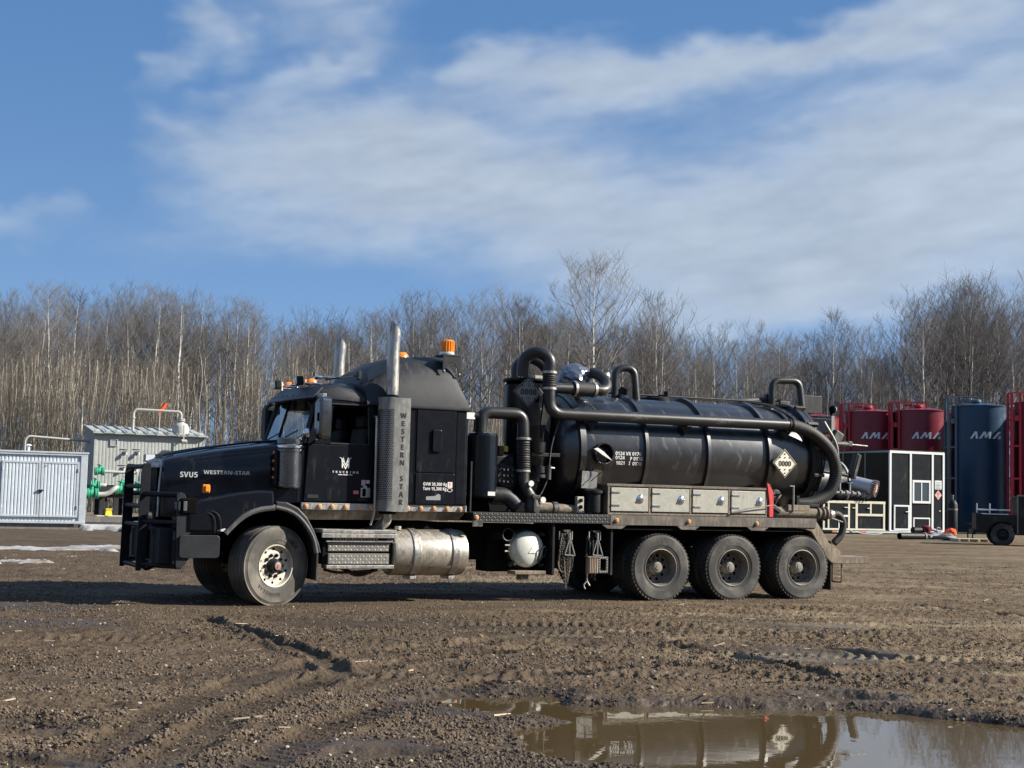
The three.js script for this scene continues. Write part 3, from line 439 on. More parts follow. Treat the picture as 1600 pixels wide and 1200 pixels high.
{
  const r = rng(4242), ZONES = [[-30, 'above the white container'], [-21.6, 'above the grey steel building'], [-16.7, 'above the truck hood'], [-12.4, 'above the cab roof'], [-8, 'between the two exhaust stacks'], [-3.2, 'above the sleeper'], [1.4, 'in the gap between cab and tank'], [9, 'above the front of the black tank'], [17.6, 'above the middle of the black tank'], [23, 'above the rear of the black tank'], [30.6, 'above the two red storage tanks'], [34.7, 'above the blue storage tank'], [99, 'in the tall clump at the right edge']];
  const LOOK = ['slim pale-trunked bare tree', 'crooked grey-barked bare tree', 'upswept pale-trunked bare tree', 'broad grey-barked bare tree', 'sparse high-crowned bare tree', 'wide dark many-limbed bare tree'];
  const plant = (q, d, k, hf) => { const x = q * d / 100, zone = ZONES.find((z) => q < z[0])[1], label = LOOK[k] + ' in the wood ' + zone; plantTree(k, x, -d, skyline(x, d) * hf, r() * 6.28, label, label.replace('bare tree', 'bare trees')); };
  for (let q = -38; q < 38.5; q += 0.78) {                 // the front rows, one tree at a time
    const right = q > 27.5, k = right ? [5, 3, 5, 0, 3][fl(r() * 5)] : [0, 1, 2, 4, 0, 3, 1][fl(r() * 7)];
    plant(q + (r() - 0.5) * 0.9, q > 16 ? 101 + r() * 13 : 88 + r() * 14, k, 0.85 + r() * 0.11);
  }
  // the tall pale-trunked aspen that stands clear of the others, and a few that one can pick out
  const tall = growTree(99, { H: 15.9, r0: 0.17, first: 0.34, limbs: 40, spread: 0.33, subs: 8, twigs: 5, rise: 0.42, crook: 0.012, lobe: 0.8 });
  const t = new THREE.Group(); t.name = numbered('bare_tree'); t.position.set(5.44, -0.05, -92); for (const [n, g, m] of [['trunk', tall.trunk, barkPale], ['crown', tall.crown, twigPale]]) { const o = new THREE.Mesh(g, m); o.name = n; o.castShadow = o.receiveShadow = true; t.add(o); } scene.add(tag(t, 'tallest bare aspen with a rounded crown and white trunk, above the black tank', 'tree'));
  plantTree(2, 10.0, -96, skyline(10.0, 96) * 1.0, 1.2, 'pale slender aspen to the right of the tallest tree', null);
  plantTree(4, 15.4, -94, 11.0, 2, 'white trunk leaning far over behind the rear half of the tank', null).rotation.set(0.1, 2, 0.42);
  plantTree(4, 22.6, -100, skyline(22.6, 100) * 1.04, 0.4, 'dark forked spiky tree behind the rear end of the tank', null);
  // everything deeper in the wood, and the thicket of young poplars in front of it
  const wood = new THREE.Group(); wood.name = 'woodland'; scene.add(tag(wood, 'grey bare wood filling the background behind the yard', null, null, 'stuff'));
  const stand = (geos, mats, n, place, name) => { const g = mergeGeometries(geos, true), im = new THREE.InstancedMesh(g, mats, n), m = new THREE.Matrix4(), q = new THREE.Quaternion(); for (let i = 0; i < n; i++) { const [x, z, s, sy] = place(); q.setFromEuler(new THREE.Euler((r() - 0.5) * 0.16, r() * 6.28, (r() - 0.5) * 0.16)); m.compose(V(x, -0.1, z), q, V(s, sy, s)); im.setMatrixAt(i, m); } im.name = name; im.castShadow = im.receiveShadow = true; im.userData.kind = 'stuff'; return im; };
  KINDS.forEach((k) => wood.add(stand([k.g.trunk, k.g.crown], [k.b, k.c], 105, () => { const d = 97 + Math.pow(r(), 1.2) * 60, x = (Math.pow(r(), 0.9) - 0.5) * 1.5 * d, h = skyline(x, d) * (x / d > 0.27 || d < 104 ? 0.84 : 0.93 - 0.0022 * (d - 97)) * (0.84 + 0.16 * r()), s = h / 15; return [x, -d, s, s]; }, 'distant_trees')));
  const young = [21, 22, 23, 24].map((s) => growTree(s, { H: 7, r0: 0.027, first: 0.36, limbs: 9, spread: 0.10, subs: 2, twigs: 1, rise: 1.9, twigR: 0.006, crook: 0.04 }));
  const poplarBark = new THREE.MeshStandardMaterial({ name: 'tan sapling bark', map: barkTex, color: lin(0.70, 0.66, 0.58), roughness: 0.9 }), poplarTwig = new THREE.MeshStandardMaterial({ name: 'tan sapling twigs', color: lin(0.14, 0.12, 0.095), roughness: 0.9 });
  const thicket = new THREE.Group(); thicket.name = 'sapling_thicket'; scene.add(tag(thicket, 'tan thicket of thin young poplars behind the pale steel buildings', null, null, 'stuff'));
  young.forEach((y) => thicket.add(stand([y.trunk, y.crown], [poplarBark, poplarTwig], 680, () => { let d, q; do { d = 76 + r() * 14; q = -64 + Math.pow(r(), 0.85) * 68; } while (fbm(q * 0.35 + 8, d * 0.2, 3) < 0.3 + 0.32 * r()); const x = q * d / 100, h = mix(8.3, 6.2, sstep(-18, 2, q)) * (0.42 + 0.66 * r()), s = h / 7; return [x, -d, s * (0.5 + 0.9 * r()), s]; }, 'saplings')));
  const under = new THREE.Group(); under.name = 'undergrowth'; scene.add(tag(under, 'grey undergrowth of thin stems below the bare trees', null, null, 'stuff'));
  young.forEach((y) => under.add(stand([y.trunk, y.crown], [barkGrey, twigDark], 420, () => { const d = 92 + r() * 40, q = -10 + r() * 70, x = q * d / 100, h = (5 + 5 * r()), s = h / 7; return [x, -d, s, s]; }, 'thin_stems')));
  // wood out of view behind the camera, placed to darken reflections in the paint
  const back = new THREE.Group(); back.name = 'unseen_woodland'; scene.add(tag(back, 'bare wood out of view behind the camera, placed to darken the reflections', null, null, 'stuff'));
  KINDS.forEach((k) => back.add(stand([k.g.trunk, k.g.crown], [k.b, k.c], 130, () => { const a = (r() - 0.5) * 2.7, d = 62 + Math.pow(r(), 1.3) * 45, s = (13 + 4 * r()) / 15; return [Math.sin(a) * d, Math.cos(a) * d, s, s]; }, 'unseen_trees')));
  young.forEach((y) => back.add(stand([y.trunk, y.crown], [barkGrey, twigGrey], 420, () => { const a = (r() - 0.5) * 2.7, d = 58 + r() * 30, s = (5 + 4 * r()) / 7; return [Math.sin(a) * d, Math.cos(a) * d, s * 1.3, s]; }, 'unseen_stems')));
}

// ================================================================== LEFT: WHITE CONTAINER, GREY STEEL BUILDING, VALVES
const BK = {
  whiteSteel: worn('white steel', [0.56, 0.62, 0.67], [0.42, 0.42, 0.42], 0.1, { rough: 0.42, size: 2 }),
  whiteTrim: worn('grey white trim', [0.44, 0.49, 0.53], [0.36, 0.36, 0.36], 0.18, { lite: true, rough: 0.45, size: 2 }),
  greySteel: worn('pale grey cladding', [0.36, 0.38, 0.355], [0.32, 0.315, 0.29], 0.18, { rough: 0.5, size: 2.4 }),
  greyTrim: worn('grey trim', [0.27, 0.30, 0.30], [0.33, 0.33, 0.31], 0.25, { lite: true, rough: 0.5, size: 2 }),
  pipeGrey: worn('grey pipe', [0.40, 0.40, 0.37], [0.30, 0.27, 0.22], 0.25, { rough: 0.5, size: 1.2 }),
  green: worn('green valve paint', [0.045, 0.36, 0.215], [0.08, 0.26, 0.17], 0.2, { lite: true, rough: 0.4, size: 0.8 }),
  yellow: plain('yellow paint', [0.70, 0.52, 0.03], 0.5), wood: worn('pale board', [0.55, 0.47, 0.33], [0.42, 0.36, 0.27], 0.3, { lite: true, rough: 0.8, size: 0.8 }),
  skid: worn('skid steel', [0.12, 0.125, 0.13], [0.25, 0.22, 0.19], 0.35, { lite: true, rough: 0.6, size: 1.4 }), dark: worn('dark frame', [0.012, 0.013, 0.016], [0.05, 0.048, 0.044], 0.2, { lite: true, rough: 0.6, size: 1.4 }),
  orange: plain('orange cloth', [0.85, 0.10, 0.02], 0.7),
};
// turns the faces of a geometry over, for shapes that are mirrored afterwards
function flip(g) { g = g.index ? g.toNonIndexed() : g; for (const a of Object.values(g.attributes)) for (let i = 0; i < a.count; i += 3) for (let k = 0; k < a.itemSize; k++) { const x = (i + 1) * a.itemSize + k, y = (i + 2) * a.itemSize + k, t = a.array[x]; a.array[x] = a.array[y]; a.array[y] = t; } return g; }
// ribbed sheet: profile along x pushed up y; ribs of given pitch and depth
function ribbed(x0, x1, y0, y1, z, pitch, depth, flat = 0.45) { const n = Math.max(1, Math.round((x1 - x0) / pitch)), p = (x1 - x0) / n, top = []; for (let i = 0; i < n; i++) { const a = x0 + i * p; top.push([a, 0], [a + p * flat * 0.5, 0], [a + p * 0.5 - p * 0.08, depth], [a + p - p * 0.08, depth]); } top.push([x1, 0]); const s = [...top, [x1, -0.02], [x0, -0.02]]; return flip(ext(s, y0, y1, { bevel: 0 })).rotateX(-Math.PI / 2).applyMatrix4(new THREE.Matrix4().makeScale(1, 1, -1)).translate(0, 0, z); }
{
  const t = thing('storage_container', 'white ribbed steel container with double doors at the left edge of the yard', 'container', [-14.3, 0, -48.2], 0.38);
  const L = -5.6, T = 2.55, B = 0.2;
  part(t, 'wall', [bb(L, L + 0.05, B, T, -2.4, -0.04), bb(-0.05, 0, B, T, -2.4, -0.04), bb(L, 0, B, T, -2.42, -2.38)], BK.whiteSteel);
  part(t, 'wall', [ribbed(L + 0.1, -0.1, B + 0.08, T - 0.06, -0.06, 0.118, 0.02)], BK.whiteSteel);
  part(t, 'roof', [bb(L - 0.02, 0.03, T, T + 0.06, -2.45, 0.035)], BK.whiteTrim);
  for (const x of [-0.11, L + 0.11]) part(t, 'corner_post', [bb(x - 0.11, x + 0.11, B, T, -0.1, 0.012)], BK.whiteTrim);
  part(t, 'bottom_rail', [bb(L, 0, B, B + 0.09, -0.08, 0.016)], BK.whiteTrim); part(t, 'top_rail', [bb(L, 0, T - 0.07, T - 0.002, -0.08, 0.016)], BK.whiteTrim);
  for (const [a, b] of [[-1.49, -0.27], [-2.73, -1.51]]) {
    const d = new THREE.Group(); d.name = 'door'; t.add(d); part(d, 'panel', [ribbed(a + 0.07, b - 0.07, 0.48, 2.2, 0.0, 0.112, 0.016)], BK.whiteSteel);
    part(d, 'frame', [bb(a, b, 2.2, 2.27, -0.03, 0.03), bb(a, b, 0.41, 0.48, -0.03, 0.03), bb(a, a + 0.07, 0.41, 2.27, -0.03, 0.028), bb(b - 0.07, b, 0.41, 2.27, -0.03, 0.028)], BK.whiteTrim);
    if (a > -1.5) part(d, 'latch', [bx(0.19, 0.055, 0.06, a + 0.02, 1.3, 0.06, 0.02), bx(0.05, 0.1, 0.05, a + 0.03, 1.27, 0.05, 0.02)], M.letterDark), part(d, 'plate', [bx(0.08, 0.03, 0.006, a + 0.14, 2.12, 0.035)], BK.skid);
    for (const y of [0.75, 2.0]) part(d, 'hinge', [cy(0.02, 0.12, 'y', a > -1.5 ? b - 0.02 : a + 0.02, y, 0.035, { seg: 8 })], BK.whiteTrim);
  }
  part(t, 'skid_base', [bb(L, -0.35, 0.06, B, -0.25, -0.1), bb(L, -0.35, 0.06, B, -2.3, -2.1), bb(L, -0.2, 0.0, 0.07, -0.3, 0.0)], BK.skid);
  part(t, 'roof_vent', [cy(0.05, 0.2, 'y', -1.9, 2.7, -0.6, { seg: 12 }), cy(0.13, 0.05, 'y', -1.9, 2.82, -0.6, { r2: 0.05, seg: 14 })], BK.whiteSteel);
}
{
  const t = thing('equipment_building', 'pale grey ribbed steel building with a shed roof and vents, behind the grille guard', 'building', [-18.15, 0, -62], 0.42);
  part(t, 'wall', [ribbed(0, 4.8, 1.5, 3.72, 0, 0.152, 0.007, 0.6)], BK.greySteel);
  part(t, 'wall', [bb(4.76, 4.8, 1.5, 3.75, -3, -0.02)], BK.greyTrim); part(t, 'wall', [bb(0.04, 4.76, 1.5, 4.1, -3, -2.96)], BK.greyTrim);
  part(t, 'end_wall', [loft([[[0, 1.5, -3], [0, 4.12, -3], [0, 3.74, -0.03], [0, 1.5, -0.03]], [[0.05, 1.5, -3], [0.05, 4.12, -3], [0.05, 3.74, -0.03], [0.05, 1.5, -0.03]]])], BK.greyTrim);
  const up = Math.atan2(0.4, 3.2), n = 11, w = 5.0 / n;
  for (let i = 0; i < n; i++) part(t, 'roof_panel', [bx(w - 0.03, 0.03, 3.4, -0.1 + w * (i + 0.5), 3.96 + (i % 2) * 0.012, -1.45, 0.004, [up, 0, 0]), bx(0.05, 0.09, 3.4, -0.1 + w * i + 0.02, 3.99, -1.45, 0.01, [up, 0, 0]), bx(w * 0.5, 0.05, 0.5, -0.1 + w * (i + 0.5), 3.87, -0.2, 0.01, [up + 0.12, 0, 0])], i % 2 ? BK.greyTrim : BK.greySteel);  // two greys alternate to paint in the light and shade of the ribs
  part(t, 'eave_trim', [bb(-0.1, 4.92, 3.70, 3.80, 0.03, 0.16)], BK.greyTrim);
  part(t, 'corner_trim', [bb(-0.015, 0.09, 1.5, 3.7, -0.03, 0.034)], BK.greySteel);
  for (const [a, b, c, d] of [[0.66, 0.98, 3.2, 3.52]]) { const f = part(t, 'window', [bb(a, b, d - 0.035, d, 0, 0.06), bb(a, b, c, c + 0.035, 0, 0.06), bb(a, a + 0.035, c, d, 0, 0.058), bb(b - 0.035, b, c, d, 0, 0.058)], BK.greySteel); part(f, 'pane', [bb(a + 0.035, b - 0.035, c + 0.035, d - 0.035, 0.0, 0.032)], BK.greyTrim); }
  for (const [x, y] of [[1.28, 2.94], [1.82, 2.96], [1.22, 2.24], [1.76, 2.2]]) { part(t, 'drip_hood', [bx(0.34, 0.02, 0.03, x + 0.02, y + 0.16, 0.03, 0.005)], BK.greySteel); part(t, 'vent_spout', [cy(0.055, 0.14, 'z', x + 0.06, y + 0.01, 0.08, { seg: 12, open: true }), cy(0.1, 0.03, 'z', x + 0.06, y + 0.01, 0.03, { seg: 12 }), cy(0.065, 0.13, 'y', x + 0.06, y - 0.04, 0.15, { r2: 0.055, seg: 10 })], BK.greySteel); }
  const sg = part(t, 'wall_sign', [bb(2.2, 2.68, 2.6, 2.92, 0.02, 0.04)], M.letterDark); part(sg, 'sign_face', [bb(2.22, 2.66, 2.62, 2.90, 0.03, 0.046)], BK.whiteSteel);
  part(t, 'light_bracket', [bb(3.78, 3.84, 3.35, 4.25, 0.2, 0.24), bb(3.78, 3.84, 3.55, 3.6, 0.02, 0.24)], BK.pipeGrey); part(t, 'flood_light', [bx(0.26, 0.16, 0.2, 3.8, 3.5, 0.42, 0.03, [0.5, 0, 0])], BK.greySteel);
  part(t, 'stay', [pipe([[4.62, 3.25, 0.05], [4.86, 3.72, 0.16]], 0.014, { seg: 6 })], BK.greyTrim);
  const v = part(t, 'vessel', [lathe([[0, 0.52], [0.1, 0.5], [0.14, 0.44], [0.3, 0.36], [0.37, 0.22], [0.38, 0], [0.38, -0.3]], 'y', 3.8, 3.95, -0.5, 28, 0.8)], BK.pipeGrey); part(v, 'flange', [cy(0.19, 0.05, 'y', 3.8, 4.46, -0.5, { bevel: 0.01 }), cy(0.19, 0.05, 'y', 3.8, 4.53, -0.5, { bevel: 0.01 })], BK.pipeGrey);
  part(t, 'roof_pipe', [pipe([[3.8, 4.5, -0.5], [3.8, 4.86, -0.5], [1.72, 4.9, -0.7], [1.72, 3.85, -0.7]], 0.062, { bend: 0.24, seg: 12 }), cy(0.1, 0.05, 'y', 1.72, 4.52, -0.7)], BK.pipeGrey);
  part(t, 'side_pipe', [pipe([[0.0, 3.42, -1.6], [-2.6, 3.55, -1.4], [-2.75, 3.4, -1.4], [-2.75, 2.2, -1.4]], 0.05, { bend: 0.2, seg: 10 }), cy(0.11, 0.06, 'x', -0.02, 3.42, -1.6)], BK.pipeGrey);
  part(t, 'base_frame', [bb(0.02, 4.78, 1.12, 1.5, -2.9, -0.04)], BK.dark);
  for (const x of [0.5, 1.5, 2.5, 3.6, 4.5]) for (const z of [-0.3, -2.6]) part(t, 'leg', [bb(x, x + 0.22, 0, 1.12, z - 0.22, z)], BK.dark);
  const s = thing('windsock', 'small orange windsock above the pipe of the grey building', 'windsock', [-15.95, 0, -64.6], 0.3);
  part(s, 'pole', [cy(0.025, 4.9, 'y', -0.05, 2.45, 0, { seg: 8 })], BK.pipeGrey); part(s, 'sock', [pipe([[-0.12, 4.86, 0], [0.05, 5.04, 0.02], [0.2, 5.26, 0.04]], (d) => 0.115 - d * 0.06, { smooth: true, seg: 12, step: 0.05 }), pipe([[0.2, 5.22, 0.04], [0.3, 5.28, 0.04]], 0.02, { seg: 6 })], BK.orange);
}
{
  const o = [-17.6, 0, -58], a = 0.42, at = (x, y, z = 0) => [o[0] + x * Math.cos(a) + z * Math.sin(a), y, o[2] - x * Math.sin(a) + z * Math.cos(a)];
  const t = thing('valve_manifold', 'grey pipe manifold with bright green valves in front of the grey building', 'pipework', o, a);
  const valve = (x, y, z, ax = 'x', s = 1) => { const g = new THREE.Group(); g.name = 'valve'; t.add(g); const k = (d) => ax === 'x' ? [x + d * s, y, z] : [x, y, z + d * s]; part(g, 'flange', [cy(0.17 * s, 0.045 * s, ax, ...k(-0.17), { bevel: 0.01, seg: 18 }), cy(0.17 * s, 0.045 * s, ax, ...k(-0.11), { bevel: 0.01, seg: 18 }), cy(0.17 * s, 0.045 * s, ax, ...k(0.11), { bevel: 0.01, seg: 18 }), cy(0.17 * s, 0.045 * s, ax, ...k(0.17), { bevel: 0.01, seg: 18 })], BK.green); part(g, 'valve_body', [lathe([[0.09 * s, -0.12 * s], [0.13 * s, -0.04 * s], [0.13 * s, 0.04 * s], [0.09 * s, 0.12 * s]], ax, x, y, z, 16), cy(0.05 * s, 0.2 * s, 'y', x, y + 0.16 * s, z, { seg: 10 }), cy(0.11 * s, 0.03 * s, 'y', x, y + 0.27 * s, z, { seg: 14 })], BK.green); };
  valve(0.86, 2.06, 0, 'x', 1); valve(0.7, 1.5, 0.1, 'x', 1); valve(0.55, 1.15, 0.3, 'x', 1.3); valve(1.72, 1.33, 0.1, 'x', 1.25); valve(2.35, 1.36, 0, 'x', 1.1); valve(1.95, 1.62, -0.2, 'x', 0.9);
  part(t, 'pipe', [pipe([[1.05, 2.06, 0], [2.1, 2.04, 0], [2.4, 2.04, -0.6]], 0.065, { bend: 0.2 })], BK.pipeGrey); part(t, 'pipe', [pipe([[0.75, 1.12, 0.3], [1.15, 1.12, 0.3], [1.5, 1.42, 0.3], [1.72, 1.42, -0.2]], 0.1, { bend: 0.2 })], BK.pipeGrey);
  part(t, 'pipe', [pipe([[1.95, 1.33, 0.1], [2.5, 1.34, 0], [2.55, 2.0, -0.1], [2.8, 2.3, -0.6]], 0.11, { bend: 0.25 })], BK.pipeGrey); part(t, 'pipe', [pipe([[0.9, 1.5, 0.1], [1.1, 1.5, 0.1], [1.1, 1.5, -2]], 0.07, { bend: 0.1 })], BK.pipeGrey); part(t, 'pipe', [pipe([[-0.2, 1.15, 0.3], [0.4, 1.15, 0.3]], 0.1)], BK.pipeGrey);
  for (const x of [1.0, 1.56]) part(t, 'stand', [bb(x - 0.1, x + 0.1, 0.24, 1.2, -0.1, 0.12)], BK.dark); part(t, 'cross_beam', [bb(0.4, 3.6, 0.98, 1.12, -0.08, 0.1)], BK.dark);
  const s = thing('steel_skid', 'low grey steel skid on the snow under the green valves', 'skid', at(0, 0, 0), a);
  part(s, 'rail', [bb(-0.2, 4.2, 0.0, 0.24, 0.75, 0.9)], BK.skid); part(s, 'rail', [bb(-0.2, 4.2, 0.0, 0.24, -1.5, -1.35)], BK.skid); part(s, 'deck', [bb(-0.2, 4.2, 0.16, 0.23, -1.34, 0.74)], BK.skid); for (const x of [0, 1.4, 2.8, 4]) part(s, 'cross_member', [bb(x, x + 0.1, 0.02, 0.155, -1.34, 0.74)], BK.dark);
  single('loose_board', [bx(0.6, 0.03, 0.62, 0, 0, 0, 0.006)], BK.wood, 'longer pale board lying on the steel skid', 'board', at(1.45, 0.256, 0.35), a + 0.1); single('loose_board', [bx(0.32, 0.03, 0.55, 0, 0, 0, 0.006)], BK.wood, 'short pale board lying on the steel skid, nearest the white container', 'board', at(0.85, 0.256, 0.38), a + 0.2);
  const y = thing('step_block', 'small yellow block standing between the dark legs under the valves', 'block', at(1.28, 0.235, 0.05), a); part(y, 'top', [bx(0.26, 0.05, 0.26, 0, 0.29, 0, 0.01)], BK.yellow); part(y, 'body', [loft([[[-0.15, 0, 0.15], [0.15, 0, 0.15], [0.15, 0, -0.15], [-0.15, 0, -0.15]], [[-0.1, 0.27, 0.1], [0.1, 0.27, 0.1], [0.1, 0.27, -0.1], [-0.1, 0.27, -0.1]]])], BK.yellow);
}

// ================================================================== RIGHT: STORAGE TANKS, BLACK EQUIPMENT BUILDING, SERVICE TRUCK, YARD CLUTTER
const RT = {
  red: worn('red tank paint', [0.17, 0.009, 0.022], [0.20, 0.04, 0.045], 0.08, { rough: 0.38, size: 3 }), redRail: plain('red rail', [0.42, 0.022, 0.035], 0.45),
  blue: worn('blue tank paint', [0.008, 0.042, 0.09], [0.04, 0.07, 0.10], 0.1, { rough: 0.38, size: 3 }), blueRail: plain('blue grey rail', [0.10, 0.15, 0.17], 0.5),
  black: worn('black panel', [0.006, 0.008, 0.0105], [0.04, 0.04, 0.039], 0.1, { rough: 0.4, size: 2.4, spec: 0.4 }), frame: plain('white frame', [0.66, 0.68, 0.67], 0.45), cream: worn('cream frame', [0.58, 0.555, 0.42], [0.38, 0.34, 0.26], 0.15, { lite: true, rough: 0.5, size: 1.6 }),
  logo: plain('logo white', [0.66, 0.69, 0.74], 0.5), silver: worn('silver cladding', [0.42, 0.43, 0.44], [0.3, 0.29, 0.27], 0.2, { rough: 0.36, metal: 0.6, size: 1.4 }), truck: worn('dark service truck', [0.010, 0.0105, 0.011], [0.06, 0.055, 0.046], 0.28, { rough: 0.5, size: 1.3, spec: 0.5 }),
};
function bend(g, R) { const p = g.attributes.position; for (let i = 0; i < p.count; i++) { const t = p.getX(i) / R, r = R + p.getZ(i); p.setX(i, Math.sin(t) * r); p.setZ(i, Math.cos(t) * r); } g.computeVertexNormals(); return g; }
const LOGO = [[[0, 0], [0.62, 1], [0.92, 1], [1.02, 0], [0.74, 0], [0.71, 0.58], [0.66, 0.58], [0.30, 0]], [[1.12, 0], [1.74, 1], [2.02, 1], [2.1, 0.5], [2.4, 1], [2.72, 1], [2.66, 0], [2.36, 0], [2.4, 0.62], [2.1, 0.12], [1.9, 0.12], [1.84, 0.62], [1.42, 0]], [[2.86, 0], [3.72, 1], [4.2, 1], [3.22, 0]], [[3.62, 0], [4.14, 0], [4.08, 0.55]]];
function storageTank(x, z, top, paint, rail, label, logoY, ladder = true) {
  const R = 1.62, H = top, t = thing('storage_tank', label, 'tank', [x, 0, z], -0.1, null);
  part(t, 'shell', [lathe([[0, 0], [R, 0], [R, H - 0.03], [R + 0.05, H - 0.02], [R + 0.05, H + 0.02], [R - 0.02, H + 0.02]], 'y', 0, 0, 0, 56)], paint);
  part(t, 'roof', [lathe([[R - 0.01, H + 0.015], [0.3, H + 0.26], [0, H + 0.27]], 'y', 0, 0, 0, 40, 0.3)], paint);
  part(t, 'roof_hatch', [cy(0.3, 0.16, 'y', -0.3, H + 0.32, 0.3, { bevel: 0.02 })], rail);
  if (logoY) for (const L of LOGO) part(t, 'logo_letter', [bend(subdiv(ext(L.map(([a, b]) => [(a - 2.1) * 0.43, (b - 0.5) * 0.40]), 0.012, 0.022, { bevel: 0 })), R).translate(0, logoY, 0)], RT.logo);
  if (!ladder) return t;
  const fx = -R - 0.22;                                  // stair tower on the left with a rail that turns over the roof
  for (const [px, pz] of [[fx - 0.12, 0.7], [fx + 0.32, 0.7], [fx - 0.12, -0.2]]) part(t, 'tower_post', [bx(0.13, H + 0.5, 0.13, px, (H + 0.5) / 2, pz, 0.01)], rail);
  for (const y of [1.2, 3.1, 4.9, 6.4]) part(t, 'tower_brace', [bx(0.5, 0.11, 0.1, fx + 0.1, y, 0.7, 0.01), bx(0.1, 0.1, 0.9, fx - 0.12, y, 0.25, 0.01)], rail);
  part(t, 'tower_screen', [bb(fx - 0.02, fx + 0.02, 0.3, H - 0.6, -0.15, 0.62)], rail);
  part(t, 'guard_rail', [bx(2.15, 0.07, 0.07, fx + 0.93, H + 0.52, 0.7, 0.01), bx(0.07, 0.07, 0.9, fx - 0.1, H + 0.52, 0.25, 0.01), bx(1.0, 0.05, 0.05, fx + 1.2, H + 0.36, -0.2, 0.01), bx(0.08, 0.55, 0.08, fx + 1.98, H + 0.25, 0.7, 0.01), bx(0.06, 0.5, 0.06, fx + 0.75, H + 0.26, -0.2, 0.01), bx(0.06, 0.5, 0.06, fx + 1.25, H + 0.3, -0.2, 0.01), bx(0.5, 0.16, 0.03, fx + 1.0, H + 0.4, -0.2, 0.01)], rail);
  part(t, 'lettered_box', [bx(0.22, 0.3, 0.2, fx + 0.12, H - 0.9, 0.7, 0.02)], rail);
  return t;
}
function subdiv(g) { g = g.index ? g.toNonIndexed() : g; for (let k = 0; k < 2; k++) { const p = g.attributes.position, o = []; const P = (i) => [p.getX(i), p.getY(i), p.getZ(i)], mid = (a, b) => a.map((v, i) => (v + b[i]) / 2); for (let i = 0; i < p.count; i += 3) { const a = P(i), b = P(i + 1), c = P(i + 2), d = mid(a, b), e = mid(b, c), f = mid(c, a); o.push(a, d, f, d, b, e, f, e, c, d, e, f); } g = new THREE.BufferGeometry(); g.setAttribute('position', new THREE.Float32BufferAttribute(o.flat(), 3)); } g.computeVertexNormals(); return g; }
storageTank(20.4, -95, 7.14, RT.red, RT.redRail, 'red storage tank mostly hidden behind the rear of the tank truck', 0, false);
storageTank(22.9, -90, 7.24, RT.red, RT.redRail, 'red storage tank left of the other lettered red tank, above the black building', 5.74);
storageTank(25.5, -88, 7.28, RT.red, RT.redRail, 'red lettered storage tank directly left of the blue tank', 5.73);
storageTank(27.45, -83, 7.31, RT.blue, RT.blueRail, 'dark blue storage tank with white letters', 5.6);
storageTank(30.87, -82.85, 7.2, RT.red, RT.redRail, 'nearly unseen red storage tank right of the blue tank, placed to shade it', 0, false);  // all but out of view, stands here to shade the blue tank
storageTank(28.9, -87.9, 7.2, RT.red, RT.redRail, 'unseen red storage tank behind the blue tank, placed to shade the lettered red tank', 0, false);  // unseen from the camera, keeps sun off the lettered red tank
storageTank(29.75, -79, 7.34, RT.red, RT.redRail, 'red storage tank cut off by the right edge, beside the blue tank', 0);
